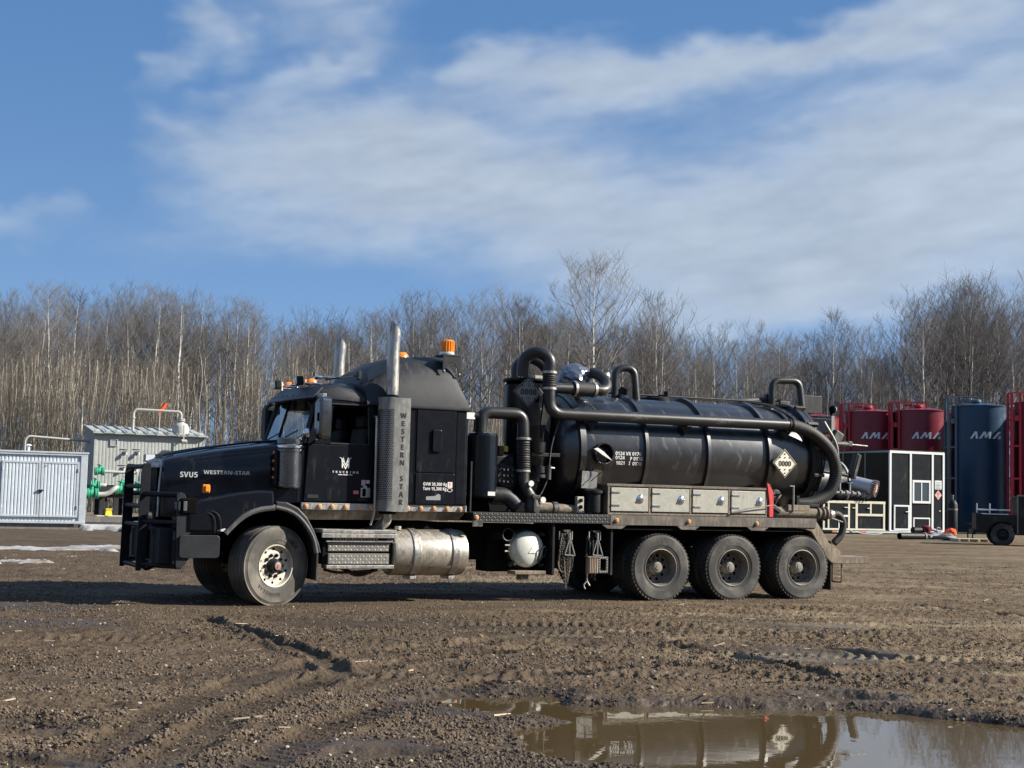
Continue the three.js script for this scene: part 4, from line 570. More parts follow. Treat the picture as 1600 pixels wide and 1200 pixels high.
{
  const t = thing('equipment_building', 'black panelled building with white frames and a sliding window, below the red tanks', 'building', [20.0, 0, -74.5], 0.42), X = [-0.15, 1.24, 2.7, 3.5], T = 4.33, B = 0.17;
  for (let i = 0; i < 3; i++) part(t, 'wall_panel', [bb(X[i] + 0.03, X[i + 1] - 0.03, B, T - 0.1, -0.1, 0)], RT.black);
  for (const x of [X[0] + 0.06, X[1], X[2], X[3] - 0.06]) part(t, 'white_post', [bb(x - 0.065, x + 0.065, B, T - 0.13, -0.06, 0.04)], RT.frame);
  part(t, 'top_rail', [bb(X[0], X[3], T - 0.13, T, -0.06, 0.042)], RT.frame); part(t, 'bottom_rail', [bb(X[0], X[3], B - 0.08, B, -0.06, 0.042)], RT.frame);
  for (let i = 0; i < 4; i++) part(t, 'side_panel', [bb(X[0], X[0] + 0.08, B, T - 0.08, -0.06 - (i + 1) * 1.9 + 0.02, -0.06 - i * 1.9 - 0.02)], RT.black);
  part(t, 'side_rail', [bb(X[0] - 0.02, X[0] + 0.06, T - 0.1, T, -7.7, -0.07)], BK.greyTrim); for (const z of [-1.98, -3.88, -5.78]) part(t, 'side_post', [bb(X[0] - 0.02, X[0] + 0.05, B, T - 0.1, z - 0.03, z + 0.03)], BK.greyTrim);
  part(t, 'roof', [bb(X[0], X[3], T + 0.002, T + 0.05, -7.7, 0.03)], RT.black); part(t, 'back_wall', [bb(X[0] + 0.1, X[3], B, T - 0.01, -7.72, -7.64), bb(X[3] - 0.08, X[3], B, T - 0.01, -7.6, -0.1)], RT.black);
  const w = part(t, 'window', [bb(1.35, 2.55, 2.7, 2.82, -0.02, 0.06), bb(1.35, 2.55, 1.6, 1.72, -0.02, 0.06), bb(1.35, 1.46, 1.6, 2.82, -0.02, 0.058), bb(2.44, 2.55, 1.6, 2.82, -0.02, 0.058), bb(1.92, 1.99, 1.72, 2.7, -0.02, 0.05)], RT.frame);
  const pm = plain('window pane', [0.045, 0.052, 0.048], 0.06, 0, { clearcoat: 1, clearcoatRoughness: 0.02 }); for (const [a, b] of [[1.46, 1.92], [1.99, 2.44]]) part(w, 'pane', [bb(a, b, 1.72, 2.7, 0.0, 0.022)], pm);
  const d = new THREE.Group(); d.name = 'door'; t.add(d); part(d, 'panel', [bb(0.22, 1.06, 0.26, 1.4, 0.0, 0.03)], RT.black); part(d, 'frame', [bb(0.14, 1.15, 1.4, 1.49, 0, 0.06), bb(0.14, 1.15, 0.18, 0.26, 0, 0.06), bb(0.14, 0.22, 0.26, 1.4, 0, 0.058), bb(1.06, 1.15, 0.26, 1.4, 0, 0.058)], RT.frame); part(d, 'handle', [bx(0.26, 0.04, 0.05, 1.0, 1.14, 0.08, 0.015)], RT.frame);
  const hh = new THREE.Group(); hh.name = 'hatch'; t.add(hh); part(hh, 'frame', [bb(1.41, 2.52, 0.78, 0.85, 0, 0.06), bb(1.41, 1.48, 0.18, 0.78, 0, 0.058), bb(2.45, 2.52, 0.18, 0.78, 0, 0.058)], RT.frame); part(hh, 'panel', [bb(1.48, 2.45, 0.18, 0.78, 0, 0.03)], RT.black);
  const sg = part(t, 'notice', [bb(2.86, 3.32, 2.36, 2.83, 0.0, 0.02)], RT.frame); part(sg, 'notice_lines', [0, 1, 2, 3, 4].map((i) => bb(2.91, 3.27 - (i % 2) * 0.06, 2.72 - i * 0.075 - (i ? 0.02 : 0), 2.75 - i * 0.075, 0.018, 0.024, 0)), BK.greyTrim, { kind: 'stuff' });
  const dm = part(t, 'hazard_diamond', [ext([[3.09, 1.8], [3.33, 2.06], [3.09, 2.32], [2.85, 2.06]], 0.0, 0.02)], plain('pink diamond', [0.62, 0.40, 0.34], 0.6)); part(dm, 'diamond_mark', [ext([[3.09, 2.02], [3.2, 2.12], [3.09, 2.24], [2.98, 2.12]], 0.018, 0.025, { bevel: 0 }), bb(3.0, 3.18, 1.94, 1.98, 0.018, 0.025, 0)], plain('red mark', [0.5, 0.16, 0.12], 0.6), { kind: 'stuff' });
  part(t, 'lock', [bx(0.12, 0.035, 0.03, 3.2, 1.22, 0.015, 0.008)], RT.frame);
  part(t, 'skid_base', [bb(X[0] - 4, X[3], 0.0, B - 0.08, -1.2, -0.02)], BK.dark);
}
{
  const t = thing('equipment_cabinet', 'low black cabinet with cream frames standing on a skid left of the black building', 'cabinet', [19.4, 0, -73.5], 0.42), T = 1.64, B = 0.2;
  part(t, 'body', [bb(-3.9, -0.02, B, T - 0.03, -1.1, 0)], RT.black); part(t, 'top_frame', [bb(-3.92, 0, T - 0.13, T, -0.02, 0.05)], RT.cream); part(t, 'bottom_frame', [bb(-3.92, 0, B - 0.05, B + 0.04, -0.02, 0.05)], RT.cream);
  for (const [x, w] of [[-3.85, 0.1], [-3.56, 0.09], [-2.3, 0.12], [-1.82, 0.14], [-0.08, 0.12]]) part(t, 'upright', [bb(x - w / 2, x + w / 2, B + 0.04, T - 0.13, -0.02, 0.047)], RT.cream);
  part(t, 'middle_frame', [bb(-1.75, -0.14, 0.88, 1.0, -0.02, 0.047)], RT.cream); part(t, 'middle_frame', [bb(-0.98, -0.88, 1.0, T - 0.13, -0.02, 0.047)], RT.cream); part(t, 'step_frame', [bb(-2.95, -2.36, 0.82, 0.92, 0, 0.05), bb(-2.95, -2.86, 0.24, 0.82, 0, 0.047), bb(-2.72, -2.64, 0.24, 0.6, 0, 0.05)], RT.frame);
  for (const [x, y] of [[-2.5, 1.3], [-2.0, 1.28], [-1.06, 1.28]]) part(t, 'handle', [bx(0.24, 0.045, 0.05, x, y, 0.07, 0.015)], RT.cream);
  for (const [x0, x1, y0, y1] of [[-3.5, -2.37, 0.26, 1.5], [-2.23, -1.9, 0.26, 1.5], [-1.74, -1.0, 1.02, 1.5], [-0.86, -0.16, 1.02, 1.5]]) part(t, 'door', [bb(x0, x1, y0, y1, -0.01, 0.02)], RT.black);
  const s = thing('equipment_skid', 'long low skid deck with red and white edge under the black cabinet', 'skid', [19.4, 0, -73.5], 0.42);
  part(s, 'deck', [bb(-5, 1.7, 0.06, 0.12, -1.2, 0.9)], BK.skid); part(s, 'edge', [bb(-5, 1.7, 0.05, 0.13, 0.9, 0.93)], BK.whiteTrim); part(s, 'runner', [bb(-5, 1.5, 0, 0.055, 0.6, 0.8)], BK.dark); for (const x of [-4.2, -2.4, 1.2]) part(s, 'red_marking', [bb(x, x + 0.5, 0.06, 0.12, 0.928, 0.936, 0)], M.red);
  single('hanging_cable', [pipe([[-2.9, 0.12, 0.95], [-2.2, 0.0, 1.05], [-1.2, -0.02, 1.05], [-0.7, 0.1, 0.95]], 0.022, { smooth: true, seg: 6 })], BK.whiteTrim, 'pale cable sagging in front of the skid edge', 'cable', [19.4, 0.03, -73.5], 0.42);
  const v = thing('pressure_vessel', 'dark horizontal vessel with a silver nozzle and bolted flange, behind the cream framed cabinet', 'vessel', [19.4, 0, -73.5], 0.42);
  part(v, 'shell', [lathe([[0, -5], [1.25, -4.6], [1.25, 0], [1.15, 0.22], [0.8, 0.36], [0, 0.45]], 'x', -1.5, 2.45, -2.2, 40, 0.7)], RT.black); part(v, 'shell_rim', [lathe([[1.26, -0.06], [1.3, -0.05], [1.3, 0.05], [1.26, 0.06]], 'x', -1.5, 2.45, -2.2, 40)], BK.greyTrim);
  const aim = new THREE.Matrix4().makeRotationFromQuaternion(new THREE.Quaternion().setFromUnitVectors(V(0, 0, 1), V(0.62, -0.22, 0.75).normalize())).setPosition(-0.8, 2.3, 0.15), aimed = (g) => g.applyMatrix4(aim);
  part(v, 'nozzle', [aimed(cy(0.4, 1.1, 'z', 0, 0, -0.6, { seg: 28, bevel: 0.03 }))], RT.silver);
  const f = part(v, 'flange', [aimed(lathe([[0, -0.1], [0.38, -0.1], [0.38, 0.06], [0.3, 0.1], [0, 0.1]], 'z', 0, 0, 0, 28))], plain('brown flange', [0.13, 0.06, 0.05], 0.6)); const bolts = []; for (let i = 0; i < 20; i++) { const a2 = i / 20 * 6.283; bolts.push(aimed(cy(0.035, 0.26, 'z', 0.4 * Math.sin(a2), 0.4 * Math.cos(a2), 0, { seg: 6 }))); } part(f, 'flange_bolts', bolts, BK.skid, { kind: 'stuff' }); part(f, 'plate', [aimed(bx(0.34, 0.36, 0.02, 0, 0, 0.11, 0.006))], plain('rosy plate', [0.48, 0.27, 0.24], 0.6));
  part(v, 'valve_line', [pipe([[-3.4, 2.05, 0.2], [-1.6, 1.98, 0.1], [-0.95, 1.9, 0.0]], (d) => 0.085 + 0.06 * (Math.sin(d * 17) > 0.25 ? 1 : 0) * (d > 0.3), { smooth: true, seg: 12, step: 0.035 })], BK.skid);
  for (const [x, y, z] of [[-3.0, 2.35, 0.2], [-2.3, 2.3, 0.1]]) part(v, 'hand_valve', [cy(0.05, 0.5, 'y', x, y, z, { seg: 8 }), lathe([[0.14, -0.02], [0.17, 0], [0.14, 0.02]], 'y', x, y + 0.25, z, 18), bx(0.3, 0.03, 0.03, x, y + 0.25, z)], RT.silver);
  part(v, 'support', [bb(-5.5, -5.2, 0.2, 1.4, -2.8, -1.6), bb(-2.2, -1.9, 0.2, 1.4, -2.8, -1.6)], BK.dark);
}
{
  const t = thing('service_truck', 'dark muddy service pickup cut off by the right edge', 'pickup truck', [19.8, 0, -57], -0.22);
  part(t, 'bed', [ext([[-1.05, 0.5], [-1.05, 1.2], [0.48, 1.2], [0.48, 0.42], [0.62, 0.42], [0.58, 0.58], [0.44, 0.82], [0.18, 0.98], [-0.18, 0.98], [-0.44, 0.82], [-0.58, 0.55], [-0.62, 0.42], [-1.0, 0.42]].slice(0, 3).concat([[0.48, 0.5], [0.6, 0.5], [0.56, 0.62], [0.42, 0.82], [0.18, 0.95], [-0.18, 0.95], [-0.42, 0.82], [-0.56, 0.62], [-0.6, 0.5]]), -0.06, 0.0, { bevel: 0.015 }), bb(-1.05, 0.48, 0.7, 1.2, -1.75, -1.69, 0.02), bb(-1.05, -1.0, 0.5, 1.2, -1.69, -0.06, 0.02), bb(-1, 0.5, 0.72, 0.76, -1.69, -0.06, 0.01)], RT.truck);
  part(t, 'bed_lid', [ext([[-1.05, 1.2], [-1.05, 1.30], [-0.6, 1.24], [0.4, 1.24], [0.4, 1.2]], -1.7, -0.02, { bevel: 0.01 })], RT.truck);
  part(t, 'tool_cabinet', [bb(0.52, 1.0, 0.5, 2.0, -1.75, 0.02, 0.02)], RT.truck); part(t, 'cabinet_frame', [bb(0.5, 0.56, 0.5, 2.02, 0.0, 0.04, 0.01), bb(0.5, 2.4, 1.98, 2.04, 0.0, 0.04, 0.01)], BK.skid);
  part(t, 'cab', [loft([[1.02, 0.05], [2.5, 0.02]].map(([x, k]) => [[x, 0.5, 0], [x, 1.3, 0], [x, 2.0, -0.15], [x, 2.03, -1.6], [x, 1.3, -1.75], [x, 0.5, -1.75]]))], RT.truck); part(t, 'cab_window', [bb(1.25, 2.3, 1.38, 1.9, -0.1, 0.004)], M.tint); part(t, 'hood', [bb(2.5, 3.9, 0.5, 1.25, -1.7, -0.05, 0.1)], RT.truck); part(t, 'bumper', [bb(-1.18, -1.06, 0.42, 0.62, -1.7, -0.05, 0.03)], RT.truck);
  part(t, 'ladder_rack', [[-1.0, 1.2, 1.68], [-0.5, 1.24, 1.68]].map(([x, a, b]) => bb(x - 0.025, x + 0.025, a, b, -0.3, -0.26)).concat([bb(-1.02, 0.3, 1.4, 1.46, -0.31, -0.25), bb(-0.95, 0.2, 1.245, 1.275, -0.2, -0.03)]), RT.frame);
  for (const x of [-0.03, 3.0]) for (const z of [-0.12, -1.6]) { const w = new THREE.Group(); w.name = 'wheel'; w.position.set(x, 0.45, z); t.add(w); part(w, 'tyre', [lathe([[0.24, -0.12], [0.4, -0.14], [0.455, -0.1], [0.47, 0], [0.455, 0.1], [0.4, 0.14], [0.24, 0.12]], 'z', 0, 0, 0, 32)], M.tyre); part(w, 'rim', [lathe([[0, 0.05], [0.08, 0.09], [0.14, 0.06], [0.2, 0.04], [0.23, 0.11], [0.25, 0.11], [0.25, -0.1]], 'z', 0, 0, 0, 24)], M.steel); }
  part(t, 'fender_lip', [pipe(Array.from({ length: 9 }, (_, i) => [-0.03 + 0.58 * Math.cos(Math.PI * (1 - i / 8)), 0.5 + 0.47 * Math.sin(Math.PI * (1 - i / 8)), 0.01]), 0.03, { seg: 6, smooth: true })], M.steel);
  single('jumper_hose', [pipe([[0.55, 1.95, 0], [0.1, 1.72, 0.05], [-0.25, 1.42, 0.02]], 0.012, { smooth: true, seg: 6 })], M.rubber, 'thin black hose hanging from the pickup rack', 'hose', [19.8, 0, -57], 0.06);
}
{ // clutter on the ground in front of the black building
  const p = thing('black_pipe', 'short fat black pipe lying on the ground in front of the black building', 'pipe', [18.0, 0.14, -63.6], 0.5); part(p, 'barrel', [cy(0.15, 1.5, 'x', 0, 0, 0, { open: true, seg: 20 }), cy(0.13, 1.48, 'x', 0, 0, 0, { open: true, seg: 20 })], M.steel); part(p, 'end_ring', [lathe([[0.13, -0.05], [0.18, -0.04], [0.18, 0.04], [0.13, 0.05]], 'x', 0.74, 0, 0, 20)], BK.skid);
  const hose = (label, pts, r, m) => single('coiled_hose', [pipe(pts, r, { smooth: true, seg: 10 })], m, label, 'hose');
  hose('grey hose looped on the ground beside the black pipe', [[18.9, 0.1, -64], [19.5, 0.2, -64.5], [20.1, 0.1, -64.2], [19.6, 0.12, -63.7], [19.0, 0.1, -64.3], [19.4, 0.24, -64.8]], 0.085, BK.skid);
  hose('long thin black hose lying between the pallets and the pipe', [[19.2, 0.06, -63], [20, 0.08, -63.2], [20.6, 0.05, -62.8], [21.3, 0.07, -63.3]], 0.05, M.rubber);
  const pump = thing('red_pump', 'small dark red pump with a round housing in front of the black building', 'pump', [19.3, 0.0, -66], 0.4); part(pump, 'housing', [cy(0.22, 0.34, 'y', 0, 0.42, 0, { bevel: 0.05 }), cy(0.1, 0.3, 'z', 0, 0.42, 0.2)], RT.red); part(pump, 'motor', [cy(0.16, 0.5, 'x', -0.5, 0.36, 0, { bevel: 0.03 })], M.steel); part(pump, 'base', [bb(-0.8, 0.35, 0, 0.2, -0.25, 0.25)], BK.skid); part(pump, 'outlet', [pipe([[0.1, 0.4, 0], [0.5, 0.4, 0.1], [0.55, 0.1, 0.2]], 0.07)], BK.pipeGrey);
  const jug = thing('white_jug', 'white plastic jug beside the red pump', 'jug', [19.78, 0.0, -65.6], 0.2); part(jug, 'body', [bx(0.26, 0.34, 0.2, 0, 0.24, 0, 0.05)], BK.whiteTrim); part(jug, 'handle', [pipe([[-0.06, 0.4, 0], [-0.06, 0.52, 0], [0.08, 0.52, 0], [0.08, 0.4, 0]], 0.018, { bend: 0.04, seg: 8 })], BK.whiteTrim); part(jug, 'cap', [cy(0.04, 0.05, 'y', 0.09, 0.43, 0.05)], M.red);
  const crump = (seed, s) => { const g = new THREE.IcosahedronGeometry(s, 3), q = g.attributes.position; for (let i = 0; i < q.count; i++) { const x = q.getX(i), y = q.getY(i), z = q.getZ(i), k = 0.6 + 0.75 * fbm(x * 6 / s * 0.3 + seed, (y + z * 1.7) * 6 / s * 0.3 + 4, 3); q.setXYZ(i, x * k * 1.25, Math.max(y * k * 0.9, -s * 0.45), z * k); } g.computeVertexNormals(); return g; };
  single('orange_sheet', [crump(3, 0.22)], BK.orange, 'crumpled orange sheet lying right of the white jug', 'plastic sheet', [20.35, 0.3, -65.6]);
  single('grey_sack', [crump(8, 0.17)], BK.skid, 'slumped grey sack on the ground left of the orange sheet', 'sack', [19.95, 0.14, -64.6]); single('grey_sack', [crump(14, 0.17)], M.steel, 'slumped black sack on the ground below the white jug', 'sack', [19.4, 0.12, -65]);
  for (const [x, z, ry, label] of [[19.9, -62.2, 0.05, 'wooden pallet nearest the black pipe'], [20.85, -62.6, 0.12, 'wooden pallet in the middle of the row'], [21.75, -63.2, -0.05, 'wooden pallet half behind the wheel of the pickup']]) {
    const q = thing('wooden_pallet', label, 'pallet', [x, 0, z], ry, 'pallets lying in front of the blue tank'); for (let i = 0; i < 6; i++) part(q, 'top_board', [bx(0.95, 0.025, 0.12, 0, 0.125, -0.45 + i * 0.18, 0.004)], BK.wood); for (const k of [-0.42, 0, 0.42]) part(q, 'runner', [bb(k - 0.04, k + 0.04, 0.0, 0.11, -0.52, 0.52)], BK.wood);
  }
  const r = thing('pipe_rack', 'low black rack of fittings standing on the pallets', 'rack', [20.9, 0.14, -62.9], 0.1); for (const x of [-0.55, 0.55]) for (const z of [-0.25, 0.25]) part(r, 'leg', [bb(x - 0.025, x + 0.025, 0, 0.62, z - 0.025, z + 0.025)], M.steel); part(r, 'top', [bb(-0.6, 0.6, 0.6, 0.65, -0.3, 0.3)], M.steel); part(r, 'shelf', [bb(-0.58, 0.58, 0.2, 0.23, -0.28, 0.28)], M.steel); for (const x of [-0.35, 0.02, 0.34]) part(r, 'fitting', [cy(0.09, 0.3, 'z', x, 0.33, 0, { bevel: 0.02, seg: 14 })], x ? BK.skid : BK.pipeGrey);
  const fr = thing('bent_frame', 'bent pale steel frame leaning beside the rack of fittings', 'frame', [21.6, 0.0, -63.4], 0.3); part(fr, 'bar', [pipe([[-0.4, 0.9, 0], [-0.1, 0.5, 0], [-0.1, 0.1, 0], [0.5, 0.1, 0.1]], 0.02, { seg: 6 }), pipe([[-0.1, 0.5, 0], [0.5, 0.52, 0.1]], 0.02, { seg: 6 })], BK.whiteTrim); part(fr, 'brace', [pipe([[0.1, 0.5, 0], [0.5, 0.1, 0.1]], 0.015, { seg: 6 })], BK.skid);
  const dr = thing('upright_cylinder', 'dark slim gas cylinder standing before the blue tank', 'cylinder', [22.9, 0, -73.5]); part(dr, 'body', [lathe([[0, 0], [0.24, 0], [0.25, 0.05], [0.25, 1.5], [0.16, 1.68], [0.07, 1.74]], 'y', 0, 0.1, 0, 20, 0.8)], M.steel); part(dr, 'valve', [cy(0.05, 0.24, 'y', 0, 1.95, 0), bx(0.14, 0.05, 0.05, 0, 2.05, 0, 0.01)], BK.skid); part(dr, 'band', [lathe([[0.253, 1.2], [0.253, 1.28]], 'y', 0, 0.1, 0, 20)], BK.skid);
}

// ================================================================== THE BLACK VACUUM TANK TRUCK (x rearwards from the steer axle, y up, z to the near side)
const T = thing('tank_truck', 'black highway truck with a long black vacuum tank, parked side-on across the yard', 'tank truck', [TRUCK.x, -0.02, TRUCK.z], TRUCK.a);
const grp = (name, parent = T, x = 0, y = 0, z = 0, ry = 0) => { const g = new THREE.Group(); g.name = name; g.position.set(x, y, z); g.rotation.y = ry; parent.add(g); return g; };
const P = (name, geoms, m, extra) => part(T, name, geoms, m, extra);
const both = (f) => [f(1), f(-1)];
const quad = (a, b, c, d) => { const g = new THREE.BufferGeometry(); g.setAttribute('position', new THREE.Float32BufferAttribute([...a, ...b, ...c, ...a, ...c, ...d], 3)); g.computeVertexNormals(); return g; };

// ---- wheels
const lugs = (R, rows, n, w, len, h) => { const o = []; rows.forEach((z, j) => { for (let i = 0; i < n; i++) { const a = (i + (j % 2) * 0.5) / n * 2 * Math.PI, g = new THREE.BoxGeometry(len, h, w); g.rotateY((j % 2 ? 1 : -1) * 0.18); g.translate(0, R, z); g.rotateZ(a); o.push(g); } }); return o; };
function rearWheel() {
  const w = new THREE.Group(); w.name = 'wheel';
  part(w, 'tyre', [lathe([[0.292, -0.105], [0.31, -0.13], [0.42, -0.146], [0.49, -0.138], [0.513, -0.128], [0.521, -0.11], [0.521, 0.11], [0.513, 0.128], [0.492, 0.136], [0.486, 0.142], [0.42, 0.146], [0.36, 0.143], [0.352, 0.138], [0.31, 0.13], [0.292, 0.105]], 'z', 0, 0, 0, 64, 0.45)], M.tyre);
  part(w, 'tread', lugs(0.523, [-0.105, -0.053, 0, 0.053, 0.105], 52, 0.047, 0.042, 0.024), M.tread, { kind: 'stuff' });
  return w;
}
function dishRim(w) {
  part(w, 'rim', [lathe([[0.300, 0.122], [0.294, 0.132], [0.284, 0.128], [0.276, 0.09], [0.258, 0.03], [0.252, -0.06], [0.235, -0.082], [0.20, -0.088], [0.11, -0.088]], 'z', 0, 0, 0, 48, 0.5)], M.rimDark);
  part(w, 'rim_lip', [lathe([[0.280, 0.128], [0.288, 0.135], [0.297, 0.132]], 'z', 0, 0, 0, 48, 0.9)], M.rimDark);
  const holes = [], nuts = []; for (let i = 0; i < 10; i++) { const a = (i + 0.5) / 10 * 6.2832; if (i % 5 !== 9) holes.push(cy(0.026, 0.006, 'z', 0.195 * Math.cos(a), 0.195 * Math.sin(a), -0.084, { seg: 12 })); const b = i / 10 * 6.2832; nuts.push(cy(0.017, 0.06, 'z', 0.142 * Math.cos(b), 0.142 * Math.sin(b), -0.058, { seg: 6 })); }
  part(w, 'hand_holes', holes, M.hole, { kind: 'stuff' }); part(w, 'lug_nuts', nuts, M.rimDark, { kind: 'stuff' });
  part(w, 'hub', [lathe([[0.122, -0.09], [0.115, -0.02], [0.095, 0.0], [0.088, 0.035], [0.07, 0.05], [0.045, 0.052], [0.04, 0.062], [0, 0.064]], 'z', 0, 0, 0, 24, 0.5)], M.rimDark);
}
const outer0 = rearWheel(); dishRim(outer0); const inner0 = rearWheel();
const placeWheel = (proto, x, z, flip, spin) => { const w = proto.clone(); w.position.set(x, 0.535, z); w.rotation.set(0, flip ? Math.PI : 0, 0); w.rotation.z = spin; T.add(w); };
[6.276, 7.657, 9.037].forEach((x, i) => { for (const s of [1, -1]) { placeWheel(outer0, x, s * 1.115, s < 0, 0.3 + i * 0.71); placeWheel(inner0, x, s * 0.785, s < 0, i * 0.4); } });
function frontWheel() {
  const w = new THREE.Group(); w.name = 'wheel';
  const prof = [[0.29, -0.15], [0.31, -0.175], [0.42, -0.20], [0.50, -0.196], [0.535, -0.18]]; const tr = []; for (const z of [-0.155, -0.08, 0, 0.08, 0.155]) tr.push([0.552 + (Math.abs(z) < 0.1 ? 0.006 : 0), z - 0.03], [0.552 + (Math.abs(z) < 0.1 ? 0.006 : 0), z + 0.03], [0.540, z + 0.032], [0.540, z + 0.042]);
  part(w, 'tyre', [lathe([...prof, ...tr.slice(0, -2), [0.535, 0.18], [0.505, 0.194], [0.498, 0.2], [0.42, 0.204], [0.36, 0.198], [0.352, 0.19], [0.31, 0.175], [0.29, 0.15]], 'z', 0, 0, 0, 72, 0.4)], M.tyreFront);
  const word = (s, a0, r) => [...s].map((c, i) => c === ' ' ? null : text(c, 0.052, 0, 0, 0, { depth: 0.006 }).translate(0, r, 0.198).rotateZ(a0 - i * 0.135)).filter(Boolean);
  part(w, 'tyre_lettering', [...word('GOODYEAR', -2.35 + 3.05 + 2.55, 0.40), ...word('ARMOR', -0.35, 0.405)], M.letterDark, { kind: 'stuff' });
  part(w, 'rim', [lathe([[0.298, 0.165], [0.293, 0.176], [0.280, 0.172], [0.272, 0.15], [0.268, 0.12], [0.262, 0.108], [0.21, 0.10], [0.185, 0.11], [0.12, 0.10], [0.10, 0.10]], 'z', 0, 0, 0, 56, 0.5)], M.rimLight);
  const h = [], n = []; for (let i = 0; i < 10; i++) { const a = (i + 0.5) / 10 * 6.2832, b = i / 10 * 6.2832; h.push(cy(0.019, 0.006, 'z', 0.232 * Math.cos(a), 0.232 * Math.sin(a), 0.1055, { seg: 12 })); const g = new THREE.ConeGeometry(0.024, 0.045, 7).rotateX(Math.PI / 2); n.push(cy(0.027, 0.028, 'z', 0.148 * Math.cos(b), 0.148 * Math.sin(b), 0.112, { seg: 6 }), g.translate(0.148 * Math.cos(b), 0.148 * Math.sin(b), 0.145)); }
  part(w, 'hand_holes', h, M.hole, { kind: 'stuff' }); part(w, 'lug_nuts', n, M.steel, { kind: 'stuff' });
  part(w, 'hub', [lathe([[0.105, 0.09], [0.1, 0.15], [0.085, 0.165], [0.075, 0.2], [0.06, 0.212], [0, 0.212]], 'z', 0, 0, 0, 28, 0.5)], M.steel); part(w, 'hub_cap', [lathe([[0.055, 0.205], [0.055, 0.222], [0.035, 0.228], [0, 0.226]], 'z', 0, 0, 0, 20)], M.rimDark); part(w, 'hub_badge', [cy(0.02, 0.006, 'z', 0, 0, 0.229, { seg: 14 })], M.red);
  return w;
}
{ const w = frontWheel(); w.position.set(0, 0.558, 0.98); w.rotation.y = 0.36; T.add(w); const f = w.clone(); f.position.set(0, 0.558, -0.98); f.rotation.set(0, Math.PI + 0.36, 0); T.add(f); }
P('steer_axle', [cy(0.06, 1.7, 'z', 0, 0.52, 0), bb(-0.1, 0.1, 0.5, 0.62, -0.5, 0.5)], M.under); for (const x of [6.276, 7.657, 9.037]) P('drive_axle', [cy(0.1, 1.9, 'z', x, 0.535, 0), lathe([[0, -0.26], [0.16, -0.2], [0.24, 0], [0.16, 0.2], [0, 0.26]], 'z', x, 0.54, 0, 20)], M.under);
for (const s of [1, -1]) P('frame_rail', [bb(-1.3, 9.85, 0.84, 1.1, s * 0.42 - 0.04, s * 0.42 + 0.04)], M.under);
P('engine', [bb(-0.9, 0.4, 0.7, 1.9, -0.42, 0.42, 0.05)], M.under); P('gearbox', [cy(0.28, 1.3, 'x', 1.2, 0.95, 0, { seg: 18 })], M.under); P('drive_shaft', [cy(0.06, 4.3, 'x', 4.0, 0.8, 0, { seg: 12 })], M.under);
P('mud_guard', [bb(5.6, 9.7, 1.12, 1.16, -1.22, 1.2)], M.under);

// ---- hood, nose and fenders
const hoodRing = (u, hs, ys, yc, hb, yb) => { const h = [[hb, yb], [hb * 0.995 + 0.003, mix(yb, ys, 0.5)], [hs + 0.012, ys - 0.10], [hs, ys - 0.045], [hs - 0.035, ys - 0.006], [hs - 0.09, ys + 0.012], [hs * 0.55, mix(ys, yc, 0.62)], [hs * 0.28, yc - 0.004]]; const o = h.map(([w, y]) => [u, y, w]); o.push([u, yc, 0]); for (let i = h.length - 1; i >= 0; i--) o.push([u, h[i][1], -h[i][0]]); return o; };
P('hood', [loft([hoodRing(-1.44, 0.50, 1.93, 1.955, 0.56, 1.22), hoodRing(-1.41, 0.545, 1.98, 2.01, 0.59, 1.2), hoodRing(-1.30, 0.59, 2.015, 2.05, 0.62, 1.2), hoodRing(-0.72, 0.745, 2.125, 2.185, 0.79, 1.4), hoodRing(-0.04, 0.89, 2.225, 2.295, 0.94, 1.42), hoodRing(0.40, 0.965, 2.26, 2.325, 1.0, 1.44)], { crease: 0.6 })], M.paint);
P('hood_crease', [pipe([[-1.36, 2.055, 0.26], [-0.72, 2.185, 0.34], [-0.04, 2.29, 0.42], [0.38, 2.322, 0.46]], 0.016, { smooth: true, seg: 8 }), pipe([[-1.36, 2.055, -0.26], [-0.72, 2.185, -0.34], [0.38, 2.322, -0.46]], 0.016, { smooth: true, seg: 8 })], M.paint);
P('hood_ornament_rail', [pipe([[-1.43, 1.96, 0.12], [-1.36, 2.06, 0.12], [-1.2, 2.09, 0.13]], 0.014, { seg: 8 }), pipe([[-1.43, 1.96, -0.12], [-1.36, 2.06, -0.12], [-1.2, 2.09, -0.13]], 0.014, { seg: 8 })], M.satin);
P('grille', [bb(-1.475, -1.44, 1.2, 1.88, -0.46, 0.46, 0.01)], M.hole); const slats = []; for (let i = 0; i < 11; i++) slats.push(bb(-1.50, -1.475, 1.22, 1.86, -0.42 + i * 0.084 - 0.012, -0.42 + i * 0.084 + 0.012, 0.004)); slats.forEach((s) => P('grille_slat', [s], M.deck));
P('grille_surround', [pipe([[-1.47, 1.2, 0.54], [-1.46, 1.6, 0.52], [-1.43, 1.92, 0.49], [-1.42, 1.965, 0.40], [-1.43, 1.965, -0.40], [-1.43, 1.92, -0.49], [-1.47, 1.2, -0.54]], 0.017, { bend: 0.06, seg: 8 })], M.stainless);
const fend = [[-1.2, 1.02], [-1.2, 1.36], [-1.02, 1.46], [-0.55, 1.56], [-0.25, 1.60], [-0.03, 1.60], [0.0, 1.37], [-0.12, 1.352], [-0.27, 1.31], [-0.44, 1.235], [-0.57, 1.13], [-0.66, 1.02]];
const lipPath = (z) => [[-0.69, 1.0, z], [-0.56, 1.14, z], [-0.42, 1.25, z], [-0.24, 1.325, z], [-0.0, 1.362, z]];
M.flare = worn('dusty flare', [0.05, 0.05, 0.052], [0.17, 0.165, 0.155], 0.35, { lite: true, rough: 0.6, size: 0.8 });
